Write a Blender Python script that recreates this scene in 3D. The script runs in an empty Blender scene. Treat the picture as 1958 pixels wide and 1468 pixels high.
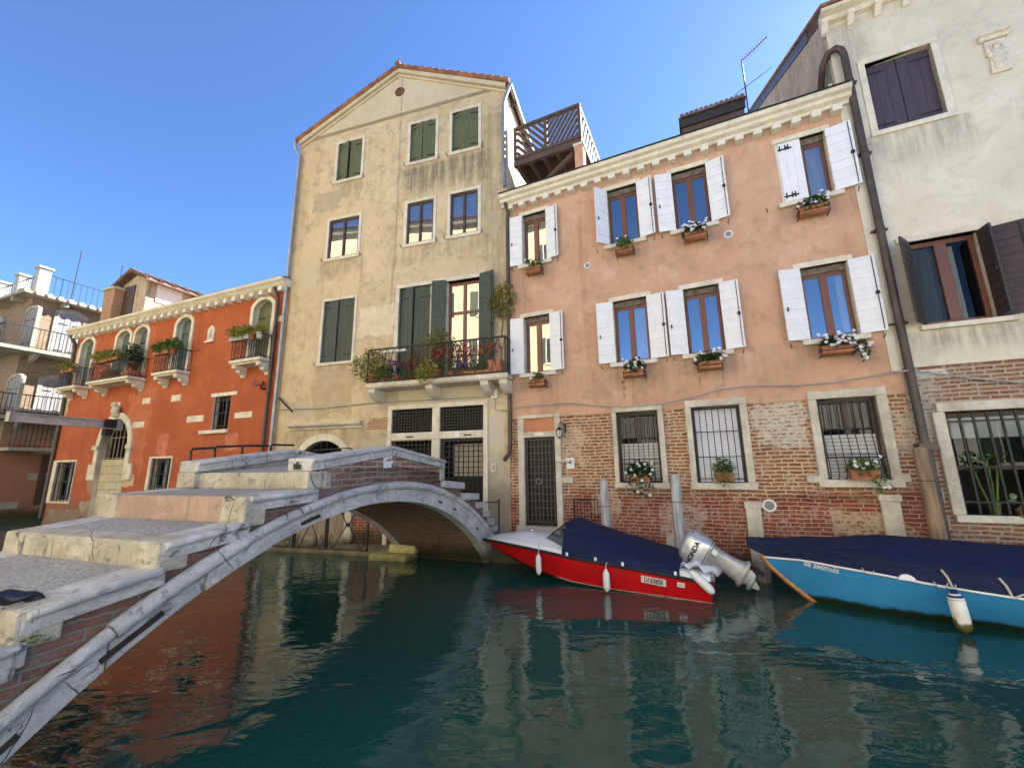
import bpy, bmesh, math, random
from mathutils import Vector, Matrix
from mathutils.geometry import tessellate_polygon
sin, cos, pi, rad = math.sin, math.cos, math.pi, math.radians
scn = bpy.context.scene
COL = scn.collection
H = 2.1                                   # eye height over the water (z = 0)
# ------------------------------------------------------------------ camera
FPX, PITCH, ROLL, CX, CY = 791.7, .198665, -.0128684, 979., 734.
_r0, _u0, FW = Vector((1, 0, 0)), Vector((0, -sin(PITCH), cos(PITCH))), Vector((0, cos(PITCH), sin(PITCH)))
CR_, CU_ = cos(ROLL)*_r0 + sin(ROLL)*_u0, -sin(ROLL)*_r0 + cos(ROLL)*_u0
EYE = Vector((0, 0, H))
cam = bpy.data.cameras.new('camera')
camo = bpy.data.objects.new('camera', cam); COL.objects.link(camo)
cam.sensor_width = 36; cam.lens = FPX/1958*36; cam.clip_end = 2000; cam.clip_start = .05
camo.matrix_world = Matrix(((CR_.x, CU_.x, -FW.x, 0), (CR_.y, CU_.y, -FW.y, 0), (CR_.z, CU_.z, -FW.z, H), (0, 0, 0, 1)))
scn.camera = camo
def ray(x, y): return FW + CR_*((x-CX)/FPX) - CU_*((y-CY)/FPX)
def ground(x, y, z=0.):
    d = ray(x, y); return EYE + d*((z-H)/d.z)
class Fac:
    """vertical facade plane: u along it to the right, d into it, z up; measured lengths come from the photograph"""
    def __init__(s, P, an):
        s.P = Vector((P[0], P[1], 0)); s.an = an; s.e = Vector((sin(an), -cos(an), 0)); s.n = Vector((cos(an), sin(an), 0)); s.rot = an - pi/2
    def uv(s, x, y, d=0.):
        r = ray(x, y); t = (s.P + s.n*d - EYE).dot(s.n)/r.dot(s.n); q = EYE + r*t
        return (q-s.P).dot(s.e), q.z
    def side(s, x, y, u):
        r = ray(x, y); t = (s.P + s.e*u - EYE).dot(s.e)/r.dot(s.e); q = EYE + r*t
        return (q-s.P).dot(s.n), q.z
    def w(s, u, d, z): return s.P + s.e*u + s.n*d + Vector((0, 0, z))
    def rect(s, x0, y0, x1, y1, d=0.):
        a = s.uv(x0, y0, d); b = s.uv(x1, y1, d)
        return a[0], b[0], b[1], a[1]
PINK = Fac(Vector((cos(1.1327), sin(1.1327), 0))*9.742, 1.1327)
E_ = PINK.w(PINK.uv(973, 800)[0], 0, 0)
YEL = Fac(E_, 1.28364)
RED = Fac(YEL.w(YEL.uv(540, 700)[0], 0, 0), 1.1896)
CRE = Fac(PINK.w(PINK.uv(1691, 520)[0], 0, 0), 1.14771)
# ------------------------------------------------------------------ objects
def tag(o, label, cat, group=None, kind=None):
    if label: o['label'] = label
    if cat: o['category'] = cat
    if group: o['group'] = group
    if kind: o['kind'] = kind
    return o
def thing(name, label, cat, loc=(0, 0, 0), rot=0., group=None):
    o = bpy.data.objects.new(name, None); COL.objects.link(o)
    o.location = loc; o.rotation_euler = (0, 0, rot); o.empty_display_size = .2
    return tag(o, label, cat, group)
def fthing(F, name, label, cat, u=0., d=0., z=0., group=None): return thing(name, label, cat, F.w(u, d, z), F.rot, group)
class MB:
    def __init__(s): s.v = []; s.f = []; s.m = []; s.s = []
    def add(s, vs, fs, m=0, sm=False, M=None):
        o = len(s.v)
        s.v += [tuple(M @ Vector(p)) if M else tuple(p) for p in vs]
        for f in fs: s.f.append(tuple(i+o for i in f)); s.m.append(m); s.s.append(sm)
    def box(s, x0, x1, y0, y1, z0, z1, m=0, M=None):
        vs = [(x, y, z) for z in (z0, z1) for y in (y0, y1) for x in (x0, x1)]
        s.add(vs, [(0, 2, 3, 1), (4, 5, 7, 6), (0, 1, 5, 4), (2, 6, 7, 3), (0, 4, 6, 2), (1, 3, 7, 5)], m, False, M)
    def quad(s, a, b, c, d, m=0): s.add([a, b, c, d], [(0, 1, 2, 3)], m)
    def prism(s, pts, a0, a1, axis='y', m=0, M=None):
        """polygon pts extruded along axis: 'y': pts=(x,z); 'x': pts=(y,z); 'z': pts=(x,y)"""
        n = len(pts)
        mk = {'y': lambda p, a: (p[0], a, p[1]), 'x': lambda p, a: (a, p[0], p[1]), 'z': lambda p, a: (p[0], p[1], a)}[axis]
        vs = [mk(p, a0) for p in pts] + [mk(p, a1) for p in pts]
        tris = tessellate_polygon([[Vector((p[0], p[1], 0)) for p in pts]])
        fs = [tuple(t) for t in tris] + [tuple(i+n for i in reversed(t)) for t in tris]
        fs += [(i, (i+1) % n, n+(i+1) % n, n+i) for i in range(n)]
        s.add(vs, fs, m, False, M)
    def tube(s, pts, r, n=6, m=0, close=False, M=None, caps=True):
        pts = [Vector(p) for p in pts]; k = len(pts); vs = []; fs = []
        rs = r if isinstance(r, (list, tuple)) else [r]*k
        up = None
        for i, p in enumerate(pts):
            a = pts[(i-1) % k] if (i > 0 or close) else p; b = pts[(i+1) % k] if (i < k-1 or close) else p
            t = (b-a).normalized() if (b-a).length > 1e-9 else Vector((0, 0, 1))
            if up is None: up = Vector((0, 0, 1)) if abs(t.z) < .9 else Vector((0, 1, 0))
            sx = t.cross(up).normalized(); sy = sx.cross(t).normalized(); up = sy if sy.length > .1 else up
            vs += [p + (sx*cos(2*pi*j/n) + sy*sin(2*pi*j/n))*rs[i] for j in range(n)]
        for i in range(k if close else k-1):
            for j in range(n):
                a = i*n+j; b = i*n+(j+1) % n; c = ((i+1) % k)*n+(j+1) % n; d = ((i+1) % k)*n+j
                fs.append((a, b, c, d))
        s.add(vs, fs, m, True, M)
        if caps and not close: s.add([vs[j] for j in range(n)] + [vs[(k-1)*n+j] for j in range(n)], [tuple(range(n-1, -1, -1)), tuple(range(n, 2*n))], m, False, M)
    def lathe(s, prof, n=12, m=0, M=None, c=(0, 0)):
        vs = [(c[0]+r*cos(2*pi*j/n), c[1]+r*sin(2*pi*j/n), z) for r, z in prof for j in range(n)]
        fs = [(i*n+j, i*n+(j+1) % n, (i+1)*n+(j+1) % n, (i+1)*n+j) for i in range(len(prof)-1) for j in range(n)]
        s.add(vs, fs, m, True, M)
    def bar(s, a, b, w, h, m=0):
        """square bar between two points"""
        a, b = Vector(a), Vector(b); t = (b-a).normalized(); up = Vector((0, 0, 1)) if abs(t.z) < .9 else Vector((0, 1, 0))
        x = t.cross(up).normalized()*w/2; y = x.normalized().cross(t)*h/2
        vs = [a-x-y, a+x-y, a+x+y, a-x+y, b-x-y, b+x-y, b+x+y, b-x+y]
        s.add(vs, [(0, 1, 2, 3), (7, 6, 5, 4), (0, 4, 5, 1), (1, 5, 6, 2), (2, 6, 7, 3), (3, 7, 4, 0)], m)
    def loft(s, secs, m=0, sm=True, capa=False, capb=False):
        n = len(secs[0]); vs = [p for q in secs for p in q]
        s.add(vs, [(i*n+j, i*n+j+1, (i+1)*n+j+1, (i+1)*n+j) for i in range(len(secs)-1) for j in range(n-1)], m, sm)
        if capa: s.add(secs[0], [tuple(range(n))], m)
        if capb: s.add(secs[-1], [tuple(range(n-1, -1, -1))], m)
    def mesh(s, name, mats):
        me = bpy.data.meshes.new(name); me.from_pydata(s.v, [], s.f)
        for mt in (mats if isinstance(mats, (list, tuple)) else [mats]): me.materials.append(mt)
        me.polygons.foreach_set('material_index', s.m); me.polygons.foreach_set('use_smooth', s.s)
        return me
    def build(s, name, mats, parent=None, bevel=0., label=None, fix=False, loc=None, sub=0):
        me = s.mesh(name, mats)
        if fix or bevel or sub:
            bm = bmesh.new(); bm.from_mesh(me)
            if bevel or sub: bmesh.ops.remove_doubles(bm, verts=bm.verts, dist=1e-5)
            bmesh.ops.recalc_face_normals(bm, faces=bm.faces); bm.to_mesh(me); bm.free()
        me.update()
        o = bpy.data.objects.new(name, me); COL.objects.link(o)
        if parent: o.parent = parent
        if loc: o.location = loc
        if label: o['label'] = label
        if bevel:
            b = o.modifiers.new('bevel', 'BEVEL'); b.width = bevel; b.segments = 2; b.limit_method = 'ANGLE'; b.angle_limit = rad(40)
        if sub:
            b = o.modifiers.new('sub', 'SUBSURF'); b.levels = sub; b.render_levels = sub
        return o
def islands(mb, gap=.02):
    """the pieces of a builder that stand apart from one another, each as a builder of its own"""
    par = list(range(len(mb.v)))
    def find(i):
        while par[i] != i: par[i] = par[par[i]]; i = par[i]
        return i
    for f in mb.f:
        for j in f[1:]: par[find(j)] = find(f[0])
    boxes = {}
    for i, p in enumerate(mb.v):
        r = find(i); b = boxes.setdefault(r, [list(p), list(p)])
        for k in range(3): b[0][k] = min(b[0][k], p[k]); b[1][k] = max(b[1][k], p[k])
    keys = list(boxes); grp = {k: k for k in keys}
    def g(k):
        while grp[k] != k: k = grp[k]
        return k
    for i, a in enumerate(keys):
        for b in keys[:i]:
            A, B = boxes[a], boxes[b]
            if all(A[0][k] <= B[1][k]+gap and B[0][k] <= A[1][k]+gap for k in range(3)): grp[g(a)] = g(b)
    out = {}
    for fi, f in enumerate(mb.f): out.setdefault(g(find(f[0])), []).append(fi)
    res = []
    for fs in out.values():
        m = MB(); ix = {}
        for fi in fs:
            nf = []
            for i in mb.f[fi]:
                if i not in ix: ix[i] = len(m.v); m.v.append(mb.v[i])
                nf.append(ix[i])
            m.f.append(tuple(nf)); m.m.append(mb.m[fi]); m.s.append(mb.s[fi])
        res.append(m)
    return res
def build_each(mb, name, mats, parent=None, **k): return [m.build(name, mats, parent, **k) for m in islands(mb)]
def inst(src, parent, loc, rotz=0., name=None):
    o = src.copy(); COL.objects.link(o); o.parent = parent; o.location = loc; o.rotation_euler = (0, 0, rotz)
    return o
def text_mesh(name, body, size, mat, parent, M, bold=0., extrude=.002, shear=0., align='CENTER'):
    cu = bpy.data.curves.new(name, 'FONT'); cu.body = body; cu.size = size; cu.offset = bold; cu.extrude = extrude; cu.shear = shear
    cu.align_x = align; cu.align_y = 'CENTER'
    t = bpy.data.objects.new(name, cu); COL.objects.link(t)
    dg = bpy.context.evaluated_depsgraph_get(); me = bpy.data.meshes.new_from_object(t.evaluated_get(dg))
    bpy.data.objects.remove(t); bpy.data.curves.remove(cu)
    me.transform(M); me.materials.clear(); me.materials.append(mat)
    o = bpy.data.objects.new(name, me); COL.objects.link(o); o.parent = parent
    return o
TXT = Matrix(((1, 0, 0, 0), (0, 0, -1, 0), (0, 1, 0, 0), (0, 0, 0, 1)))      # text stands up facing -y
# ------------------------------------------------------------------ materials
class NT:
    def __init__(s, name):
        s.m = bpy.data.materials.new(name); s.m.use_nodes = True; s.t = s.m.node_tree; s.t.nodes.clear()
        s.out = s.n('ShaderNodeOutputMaterial'); s.b = s.n('ShaderNodeBsdfPrincipled'); s.t.links.new(s.b.outputs[0], s.out.inputs[0])
        s.oc = s.n('ShaderNodeTexCoord').outputs['Object']
    def n(s, ty, **k):
        nd = s.t.nodes.new(ty)
        for a, v in k.items(): setattr(nd, a, v)
        return nd
    def put(s, sock, v):
        if isinstance(v, bpy.types.NodeSocket): s.t.links.new(v, sock)
        elif isinstance(v, (tuple, list)) and len(v) == 3 and sock.type == 'RGBA': sock.default_value = (*v, 1)
        else: sock.default_value = v
    def set(s, **k):
        for a, v in k.items(): s.put(s.b.inputs[a.replace('_', ' ')], v)
        return s
    def map(s, scale, loc=(0, 0, 0), v=None, rot=(0, 0, 0)):
        nd = s.n('ShaderNodeMapping'); s.put(nd.inputs[0], v or s.oc); nd.inputs['Scale'].default_value = scale; nd.inputs['Location'].default_value = loc; nd.inputs['Rotation'].default_value = rot
        return nd.outputs[0]
    def noise(s, scale, v=None, det=4., rough=.55, dist=0., col=False):
        nd = s.n('ShaderNodeTexNoise'); s.put(nd.inputs['Vector'], v or s.oc)
        nd.inputs['Scale'].default_value = scale; nd.inputs['Detail'].default_value = det; nd.inputs['Roughness'].default_value = rough; nd.inputs['Distortion'].default_value = dist
        return nd.outputs['Color' if col else 'Fac']
    def ramp(s, f, lo, hi, a=0., b=1., smooth=True):
        nd = s.n('ShaderNodeMapRange'); nd.interpolation_type = 'SMOOTHSTEP' if smooth else 'LINEAR'
        s.put(nd.inputs[0], f); 
        for i, v in enumerate((lo, hi, a, b)): nd.inputs[i+1].default_value = v
        return nd.outputs[0]
    def mix(s, f, a, b, mode='MIX'):
        nd = s.n('ShaderNodeMix', data_type='RGBA', blend_type=mode); s.put(nd.inputs[0], f); s.put(nd.inputs[6], a); s.put(nd.inputs[7], b)
        return nd.outputs[2]
    def math(s, op, a, b=0., c=0.):
        nd = s.n('ShaderNodeMath', operation=op); s.put(nd.inputs[0], a); s.put(nd.inputs[1], b); s.put(nd.inputs[2], c)
        return nd.outputs[0]
    def xyz(s, v=None):
        nd = s.n('ShaderNodeSeparateXYZ'); s.put(nd.inputs[0], v or s.oc); return nd.outputs
    def comb(s, x, y, z):
        nd = s.n('ShaderNodeCombineXYZ'); s.put(nd.inputs[0], x); s.put(nd.inputs[1], y); s.put(nd.inputs[2], z); return nd.outputs[0]
    def bump(s, h, st=.3, dist=.02, nrm=None):
        nd = s.n('ShaderNodeBump'); nd.inputs['Strength'].default_value = st; nd.inputs['Distance'].default_value = dist; s.put(nd.inputs['Height'], h)
        if nrm: s.put(nd.inputs['Normal'], nrm)
        return nd.outputs[0]
    def voro(s, scale, v=None, out='Distance', feat='F1'):
        nd = s.n('ShaderNodeTexVoronoi', feature=feat); s.put(nd.inputs['Vector'], v or s.oc); nd.inputs['Scale'].default_value = scale
        return nd.outputs[out]
    def boxmask(s, x, z, u0, u1, z0, z1, soft=.15):
        a = s.ramp(x, u0-soft, u0+soft); b = s.ramp(x, u1-soft, u1+soft, 1, 0); c = s.ramp(z, z0, z0+(z1-z0)*.75); d = s.ramp(z, z1-.02, z1+.02, 1, 0)
        return s.math('MULTIPLY', s.math('MULTIPLY', a, b), s.math('MULTIPLY', c, d))
    def blobmask(s, x, z, u0, u1, z0, z1):
        """irregular patch round a rectangle"""
        n = s.noise(2.6, det=5)
        dx = s.math('DIVIDE', s.math('ABSOLUTE', s.math('SUBTRACT', x, (u0+u1)/2)), (u1-u0)/2)
        dz = s.math('DIVIDE', s.math('ABSOLUTE', s.math('SUBTRACT', z, (z0+z1)/2)), (z1-z0)/2)
        d = s.math('ADD', s.math('MAXIMUM', dx, dz), s.math('MULTIPLY', s.math('SUBTRACT', n, .5), 1.5))
        return s.ramp(d, .92, 1.0, 1, 0)
def brick_nodes(k, c1, c2, mortar, mort=.012, bw=.25, rh=.068, jitter=.02, xo=0.):
    x, y, z = k.xyz()
    v = k.comb(k.math('ADD', k.math('ADD', x, y), xo), z, 0)
    for sc, am in ((1.3, jitter*3.0), (6., jitter*1.3), (22., jitter*.7)):
        nz = k.n('ShaderNodeVectorMath', operation='SCALE'); k.put(nz.inputs[0], k.noise(sc, det=2, col=True)); nz.inputs[3].default_value = am
        va = k.n('ShaderNodeVectorMath', operation='ADD'); k.put(va.inputs[0], v); k.put(va.inputs[1], nz.outputs[0]); v = va.outputs[0]
    b = k.n('ShaderNodeTexBrick'); k.put(b.inputs['Vector'], v); b.squash = 1.5; b.squash_frequency = 3; b.offset_frequency = 2
    k.brickvec = v
    b.inputs['Scale'].default_value = 1; b.inputs['Brick Width'].default_value = bw; b.inputs['Row Height'].default_value = rh
    b.inputs['Mortar Size'].default_value = mort; b.inputs['Mortar Smooth'].default_value = .3; b.inputs['Bias'].default_value = 0
    k.put(b.inputs['Color1'], c1); k.put(b.inputs['Color2'], c2); k.put(b.inputs['Mortar'], mortar)
    return b.outputs['Color'], b.outputs['Fac']
def plaster(name, base, dark, light, streak=(.25, .22, .17), streak_amt=.5, stains=(), peels=(), grime_z=None, grain=.06, algae=(), low=None, seed=0., mott=1.):
    k = NT(name); x, y, z = k.xyz()
    off = k.map((1, 1, 1), (seed*7.3, seed*3.1, seed*1.7))
    c = k.mix(k.ramp(k.noise(.7, off, 6, .6), .3, .7), dark, base)
    c = k.mix(k.ramp(k.noise(1.9, off, 6, .65), .5, .78), c, light)
    if low:                                            # paint of the lower storey, worn to another tone
        c = k.mix(k.ramp(k.math('ADD', z, k.math('MULTIPLY', k.noise(.9, det=5), 1.6)), low[0]+1.3, low[0]+.3), c, low[1])
    bl = k.ramp(k.noise(2.7, off, 9, .72, .6), .47, .66)
    c = k.mix(k.math('MULTIPLY', bl, .55*mott), c, tuple(v*.55+.03 for v in dark))
    wh = k.ramp(k.noise(3.6, k.map((1, 1, 1), (seed*2+4, 0, 3)), 8, .7), .58, .72)
    c = k.mix(k.math('MULTIPLY', wh, .30*mott), c, tuple(min(.75, v*1.1+.05) for v in light))
    cr = k.ramp(k.voro(.9, k.map((1, 1, 1), (seed, 0, 0), k.mix(.12, off, k.noise(3., off, 4, .6, col=True))), 'Distance', 'DISTANCE_TO_EDGE'), .0, .006, 1, 0)
    c = k.mix(k.math('MULTIPLY', k.math('MULTIPLY', cr, k.ramp(k.noise(.8, off), .5, .62)), .5*mott), c, tuple(v*.35 for v in dark))
    fine = k.noise(9., off, 5, .7)
    c = k.mix(k.math('MULTIPLY', k.ramp(fine, .3, .75), .5*mott), c, dark)
    st = k.noise(1., k.map((2.6, 2.6, .22), (seed, 0, 0)), 5, .6)
    sm = k.math('MULTIPLY', k.ramp(st, .55, .8), streak_amt)
    c = k.mix(sm, c, streak, 'MULTIPLY')
    sn = k.ramp(k.noise(1., k.map((7, 7, .5)), 5, .7), .3, .65)
    sp = k.ramp(k.noise(3.0, det=6, rough=.7), .35, .65)
    for (u0, u1, z0, z1, amt) in stains:               # rain dirt washed down below sills
        mk = k.math('MULTIPLY', k.math('MULTIPLY', k.boxmask(x, z, u0, u1, z0, z1), k.math('ADD', k.math('MULTIPLY', sn, .75), k.math('MULTIPLY', sp, .25))), amt)
        c = k.mix(mk, c, (.085, .078, .062))
    for (u0, u1, z0, z1) in algae:
        mk = k.math('MULTIPLY', k.boxmask(x, z, u0, u1, z0, z1, .03), k.ramp(sp, .1, .6))
        c = k.mix(k.math('MULTIPLY', mk, .85), c, (.10, .095, .02))
    h = k.math('ADD', k.math('MULTIPLY', k.noise(1/grain, det=4, rough=.7), .5), k.math('MULTIPLY', k.noise(3., off, 4), .7))
    for (u0, u1, z0, z1, col) in peels:
        mk = k.blobmask(x, z, u0, u1, z0, z1)
        if col == 'brick':
            bc, bf = brick_nodes(k, (.27, .095, .045), (.40, .17, .075), (.46, .37, .26))
            c = k.mix(mk, c, k.mix(k.math('MULTIPLY', sp, .7), bc, (.30, .24, .17)))
        else: c = k.mix(mk, c, k.mix(k.math('MULTIPLY', sp, .6), col, dark))
        h = k.math('SUBTRACT', h, k.math('MULTIPLY', mk, .5))
    if grime_z is not None:
        g = k.ramp(k.math('ADD', z, k.math('MULTIPLY', k.noise(2.2, det=6, rough=.65), -1.2)), grime_z-.6, grime_z+.5, 1, 0)
        c = k.mix(k.math('MULTIPLY', g, .75), c, (.13, .115, .085))
    k.set(Base_Color=c, Roughness=.92, Normal=k.bump(h, .55, .02)); k.b.inputs['Specular IOR Level'].default_value = .15
    return k.m
def stone(name, base, dark, dirt=.5, por=26., alg=None, blue=None, streaks=.35, bst=.5):
    k = NT(name); x, y, z = k.xyz()
    c = k.mix(k.ramp(k.noise(2.2, det=6, rough=.65), .3, .7), dark, base)
    if blue: c = k.mix(k.ramp(k.noise(1.1, det=5), .4, .65), c, blue)
    pits = k.ramp(k.noise(por, k.map((1, 1, 1.8)), 7, .78, .5), .59, .72)
    c = k.mix(k.math('MULTIPLY', k.ramp(k.noise(11., det=7, rough=.75), .42, .68), .5*dirt), c, tuple(v*.5 for v in dark))
    big = k.ramp(k.noise(5., k.map((1, 1, 1.6)), 6, .75), .58, .74)
    c = k.mix(k.math('MULTIPLY', big, dirt), c, (.10, .095, .08)); c = k.mix(k.math('MULTIPLY', pits, dirt), c, (.06, .057, .05))
    c = k.mix(k.math('MULTIPLY', k.ramp(k.noise(1., k.map((9, 9, 1.2)), 5, .7), .5, .75), streaks), c, (.16, .15, .12))
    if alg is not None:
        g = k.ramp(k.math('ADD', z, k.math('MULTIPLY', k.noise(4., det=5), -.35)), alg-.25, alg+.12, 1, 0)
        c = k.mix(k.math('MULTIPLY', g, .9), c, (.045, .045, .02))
    h = k.math('SUBTRACT', k.math('MULTIPLY', k.noise(18., det=6, rough=.7), .6), k.math('MULTIPLY', k.math('ADD', pits, big), .5))
    k.set(Base_Color=c, Roughness=.85, Normal=k.bump(h, bst, .022)); k.b.inputs['Specular IOR Level'].default_value = .25
    return k.m
def rough_stone(name, base, mid, dark, alg=None, lich=.8, bst=1.):
    """old chipped limestone: mottled, lichen spotted, cracked"""
    k = NT(name); x, y, z = k.xyz()
    c = k.mix(k.ramp(k.noise(2.6, det=10, rough=.72), .40, .64), mid, base)
    c = k.mix(k.math('MULTIPLY', k.ramp(k.noise(1.0, k.map((5, 5, 16), rot=(0, .25, 0)), 8, .75, .4), .50, .70), .6), c, dark)
    li = k.ramp(k.noise(6.5, det=10, rough=.80, dist=.9), .555, .645)
    c = k.mix(k.math('MULTIPLY', k.math('MULTIPLY', li, k.ramp(k.noise(.9, det=3), .38, .6)), lich), c, (.055, .052, .046))
    c = k.mix(k.math('MULTIPLY', k.ramp(k.noise(70., det=3, rough=.7), .56, .70), .55), c, dark)
    wp = k.mix(.10, k.oc, k.noise(4., det=5, col=True))
    cr = k.ramp(k.voro(2.3, wp, 'Distance', 'DISTANCE_TO_EDGE'), .0, .012, 1, 0)
    cr = k.math('MULTIPLY', cr, k.ramp(k.noise(1.3, det=3), .5, .6))
    c = k.mix(k.math('MULTIPLY', cr, .75), c, (.05, .045, .04))
    c = k.mix(k.math('MULTIPLY', k.ramp(k.noise(4.2, det=6), .6, .75), .35), c, (.36, .27, .16))
    if alg is not None:
        g = k.ramp(k.math('ADD', z, k.math('MULTIPLY', k.noise(4., det=5), -.35)), alg-.25, alg+.12, 1, 0)
        c = k.mix(k.math('MULTIPLY', g, .9), c, (.045, .045, .02))
    h = k.math('ADD', k.noise(8., det=10, rough=.75), k.math('MULTIPLY', k.noise(50., det=4, rough=.7), .25))
    h = k.math('SUBTRACT', h, k.math('ADD', k.math('MULTIPLY', cr, .6), k.math('MULTIPLY', li, .25)))
    k.set(Base_Color=c, Roughness=.88, Normal=k.bump(h, bst, .04)); k.b.inputs['Specular IOR Level'].default_value = .25
    return k.m
def bricks(name, c1, c2, mortar, mort=.012, worn=(.5, .4, .3), worn_amt=.3, tint=None, alg=None, pale=None, xo=0., bst=.8, bw=.25, rh=.068, low=None):
    k = NT(name); x, y, z = k.xyz()
    zone = None
    if low:                                               # the damp courses low on the wall: deeper red, thinner pinkish joints
        zone = k.ramp(k.math('ADD', z, k.math('MULTIPLY', k.noise(.8, det=5), 1.1)), low[0]+.45, low[0]+.65, 1, 0)
        lc, lf = brick_nodes(k, low[1], low[2], low[3], mort*.62, bw, rh, .02, xo)
    bc, bf = brick_nodes(k, c1, c2, mortar, mort, bw, rh, .02, xo)
    if low:
        bc = k.mix(zone, bc, lc); nf = k.n('ShaderNodeMix', data_type='FLOAT'); k.put(nf.inputs[0], zone); k.put(nf.inputs[2], bf); k.put(nf.inputs[3], lf); bf = nf.outputs[0]
        mortar = k.mix(zone, mortar, low[3])
    pc = k.noise(1., k.map((5.2, 5.2, 14.7)), 2, .5)            # brick to brick colour
    c = bc
    for bias, col, amt in ((-.55, tuple(v*.28 for v in c1), .8), (-.62, tuple(min(.62, v*1.25+.09) for v in c2), .75)):   # some burnt, some pale bricks
        b2 = k.n('ShaderNodeTexBrick'); sh = k.n('ShaderNodeVectorMath', operation='ADD'); k.put(sh.inputs[0], k.brickvec); sh.inputs[1].default_value = (2.5*2*3 if bias > -.6 else 5*2*3*.25, rh*(12 if bias > -.6 else 36), 0)
        k.put(b2.inputs['Vector'], sh.outputs[0]); b2.squash = 1.5; b2.squash_frequency = 3
        for a_, v_ in (('Scale', 1), ('Brick Width', bw), ('Row Height', rh), ('Mortar Size', 0), ('Bias', bias)): b2.inputs[a_].default_value = v_
        k.put(b2.inputs['Color1'], (0, 0, 0)); k.put(b2.inputs['Color2'], (1, 1, 1))
        c = k.mix(k.math('MULTIPLY', k.math('MULTIPLY', k.ramp(b2.outputs['Color'], .35, .75), amt), k.math('SUBTRACT', 1, bf)), c, col)
    c = k.mix(k.math('MULTIPLY', k.ramp(k.noise(16., det=5, rough=.7), .35, .7), .35), c, tuple(v*.45 for v in c1))
    c = k.mix(bf, c, mortar)
    sm = k.math('MULTIPLY', k.ramp(k.noise(3.1, det=3), .42, .62), k.ramp(k.noise(19., det=6, rough=.7), .47, .6))     # mortar smeared over the brick faces
    c = k.mix(k.math('MULTIPLY', sm, .75), c, mortar)
    wn = k.ramp(k.noise(2.4, det=7, rough=.7), .52, .72)
    c = k.mix(k.math('MULTIPLY', wn, worn_amt), c, worn)
    if tint:                                              # a reddish washed zone low down
        g = k.ramp(k.math('ADD', z, k.math('MULTIPLY', k.noise(1.5, det=5), .9)), tint[0]+.25, tint[0]+.65, 1, 0)
        c = k.mix(k.math('MULTIPLY', g, .8), c, k.mix(.6, c, tint[1]))
    if pale:
        for (u0, u1, z0, z1, col) in pale: c = k.mix(k.math('MULTIPLY', k.blobmask(x, z, u0, u1, z0, z1), k.math('MAXIMUM', k.ramp(k.noise(13., k.map((1, 1, 2.2)), 6, .7), .44, .54, .08, .92), k.math('MULTIPLY', bf, .9))), c, col)
    d = k.ramp(k.noise(1.1, det=6, rough=.6), .5, .8)
    c = k.mix(k.math('MULTIPLY', d, .45), c, (.10, .075, .055))
    if alg is not None:
        g = k.ramp(k.math('ADD', z, k.math('MULTIPLY', k.noise(4., det=5), -.4)), alg-.3, alg+.15, 1, 0)
        c = k.mix(k.math('MULTIPLY', g, .9), c, (.04, .042, .02))
    h = k.math('ADD', k.math('MULTIPLY', bf, -1.), k.math('MULTIPLY', k.noise(30., det=5, rough=.7), .9)); h = k.math('ADD', h, k.math('MULTIPLY', k.noise(6., det=4), .5))
    k.set(Base_Color=c, Roughness=.93, Normal=k.bump(h, bst, .02)); k.b.inputs['Specular IOR Level'].default_value = .15
    return k.m
def simple(name, col, rough=.5, metal=0., var=.15, sc=6., spec=.5, dirt=None, bst=.0, grain=None, coat=0.):
    k = NT(name)
    dk = tuple(v*(1-var*2) for v in col)
    v = k.map(grain) if grain else None
    c = k.mix(k.ramp(k.noise(sc, v, 5, .6), .3, .7), dk, col)
    if dirt: c = k.mix(k.math('MULTIPLY', k.ramp(k.noise(sc*1.7, det=6, rough=.7), .55, .75), dirt[0]), c, dirt[1])
    k.set(Base_Color=c, Roughness=rough, Metallic=metal); k.b.inputs['Specular IOR Level'].default_value = spec
    if coat: k.b.inputs['Coat Weight'].default_value = coat; k.b.inputs['Coat Roughness'].default_value = .08
    if bst: k.set(Normal=k.bump(k.noise(sc*4, v, 5, .6), bst, .01))
    return k.m
def leafmat(name, cols, trans=.25):
    k = NT(name); g = k.n('ShaderNodeNewGeometry').outputs['Random Per Island']
    r = k.n('ShaderNodeValToRGB'); k.put(r.inputs[0], g); el = r.color_ramp.elements
    while len(el) < len(cols): el.new(.5)
    for i, c in enumerate(cols): el[i].position = i/(len(cols)-1); el[i].color = (*c, 1)
    k.set(Base_Color=r.outputs[0], Roughness=.55)
    tr = k.n('ShaderNodeBsdfTranslucent'); k.put(tr.inputs[0], r.outputs[0]); mx = k.n('ShaderNodeMixShader'); mx.inputs[0].default_value = trans
    k.t.links.new(k.b.outputs[0], mx.inputs[1]); k.t.links.new(tr.outputs[0], mx.inputs[2]); k.t.links.new(mx.outputs[0], k.out.inputs[0])
    return k.m
def glassmat(name, refl=.42, tint=(1, 1, 1), rough=.0, wob=.02, ior=1.5):
    k = NT(name); tr = k.n('ShaderNodeBsdfTransparent'); tr.inputs[0].default_value = (.55, .58, .56, 1)
    gl = k.n('ShaderNodeBsdfGlossy'); gl.inputs[0].default_value = (*tint, 1); gl.inputs[1].default_value = rough
    k.put(gl.inputs['Normal'], k.bump(k.noise(1.7, det=1), wob, .05))
    fr = k.n('ShaderNodeFresnel'); fr.inputs[0].default_value = ior
    f = k.math('MINIMUM', k.math('ADD', fr.outputs[0], refl), 1.)
    mx = k.n('ShaderNodeMixShader'); k.put(mx.inputs[0], f); k.t.links.new(tr.outputs[0], mx.inputs[1]); k.t.links.new(gl.outputs[0], mx.inputs[2]); k.t.links.new(mx.outputs[0], k.out.inputs[0])
    return k.m
M = {}
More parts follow.
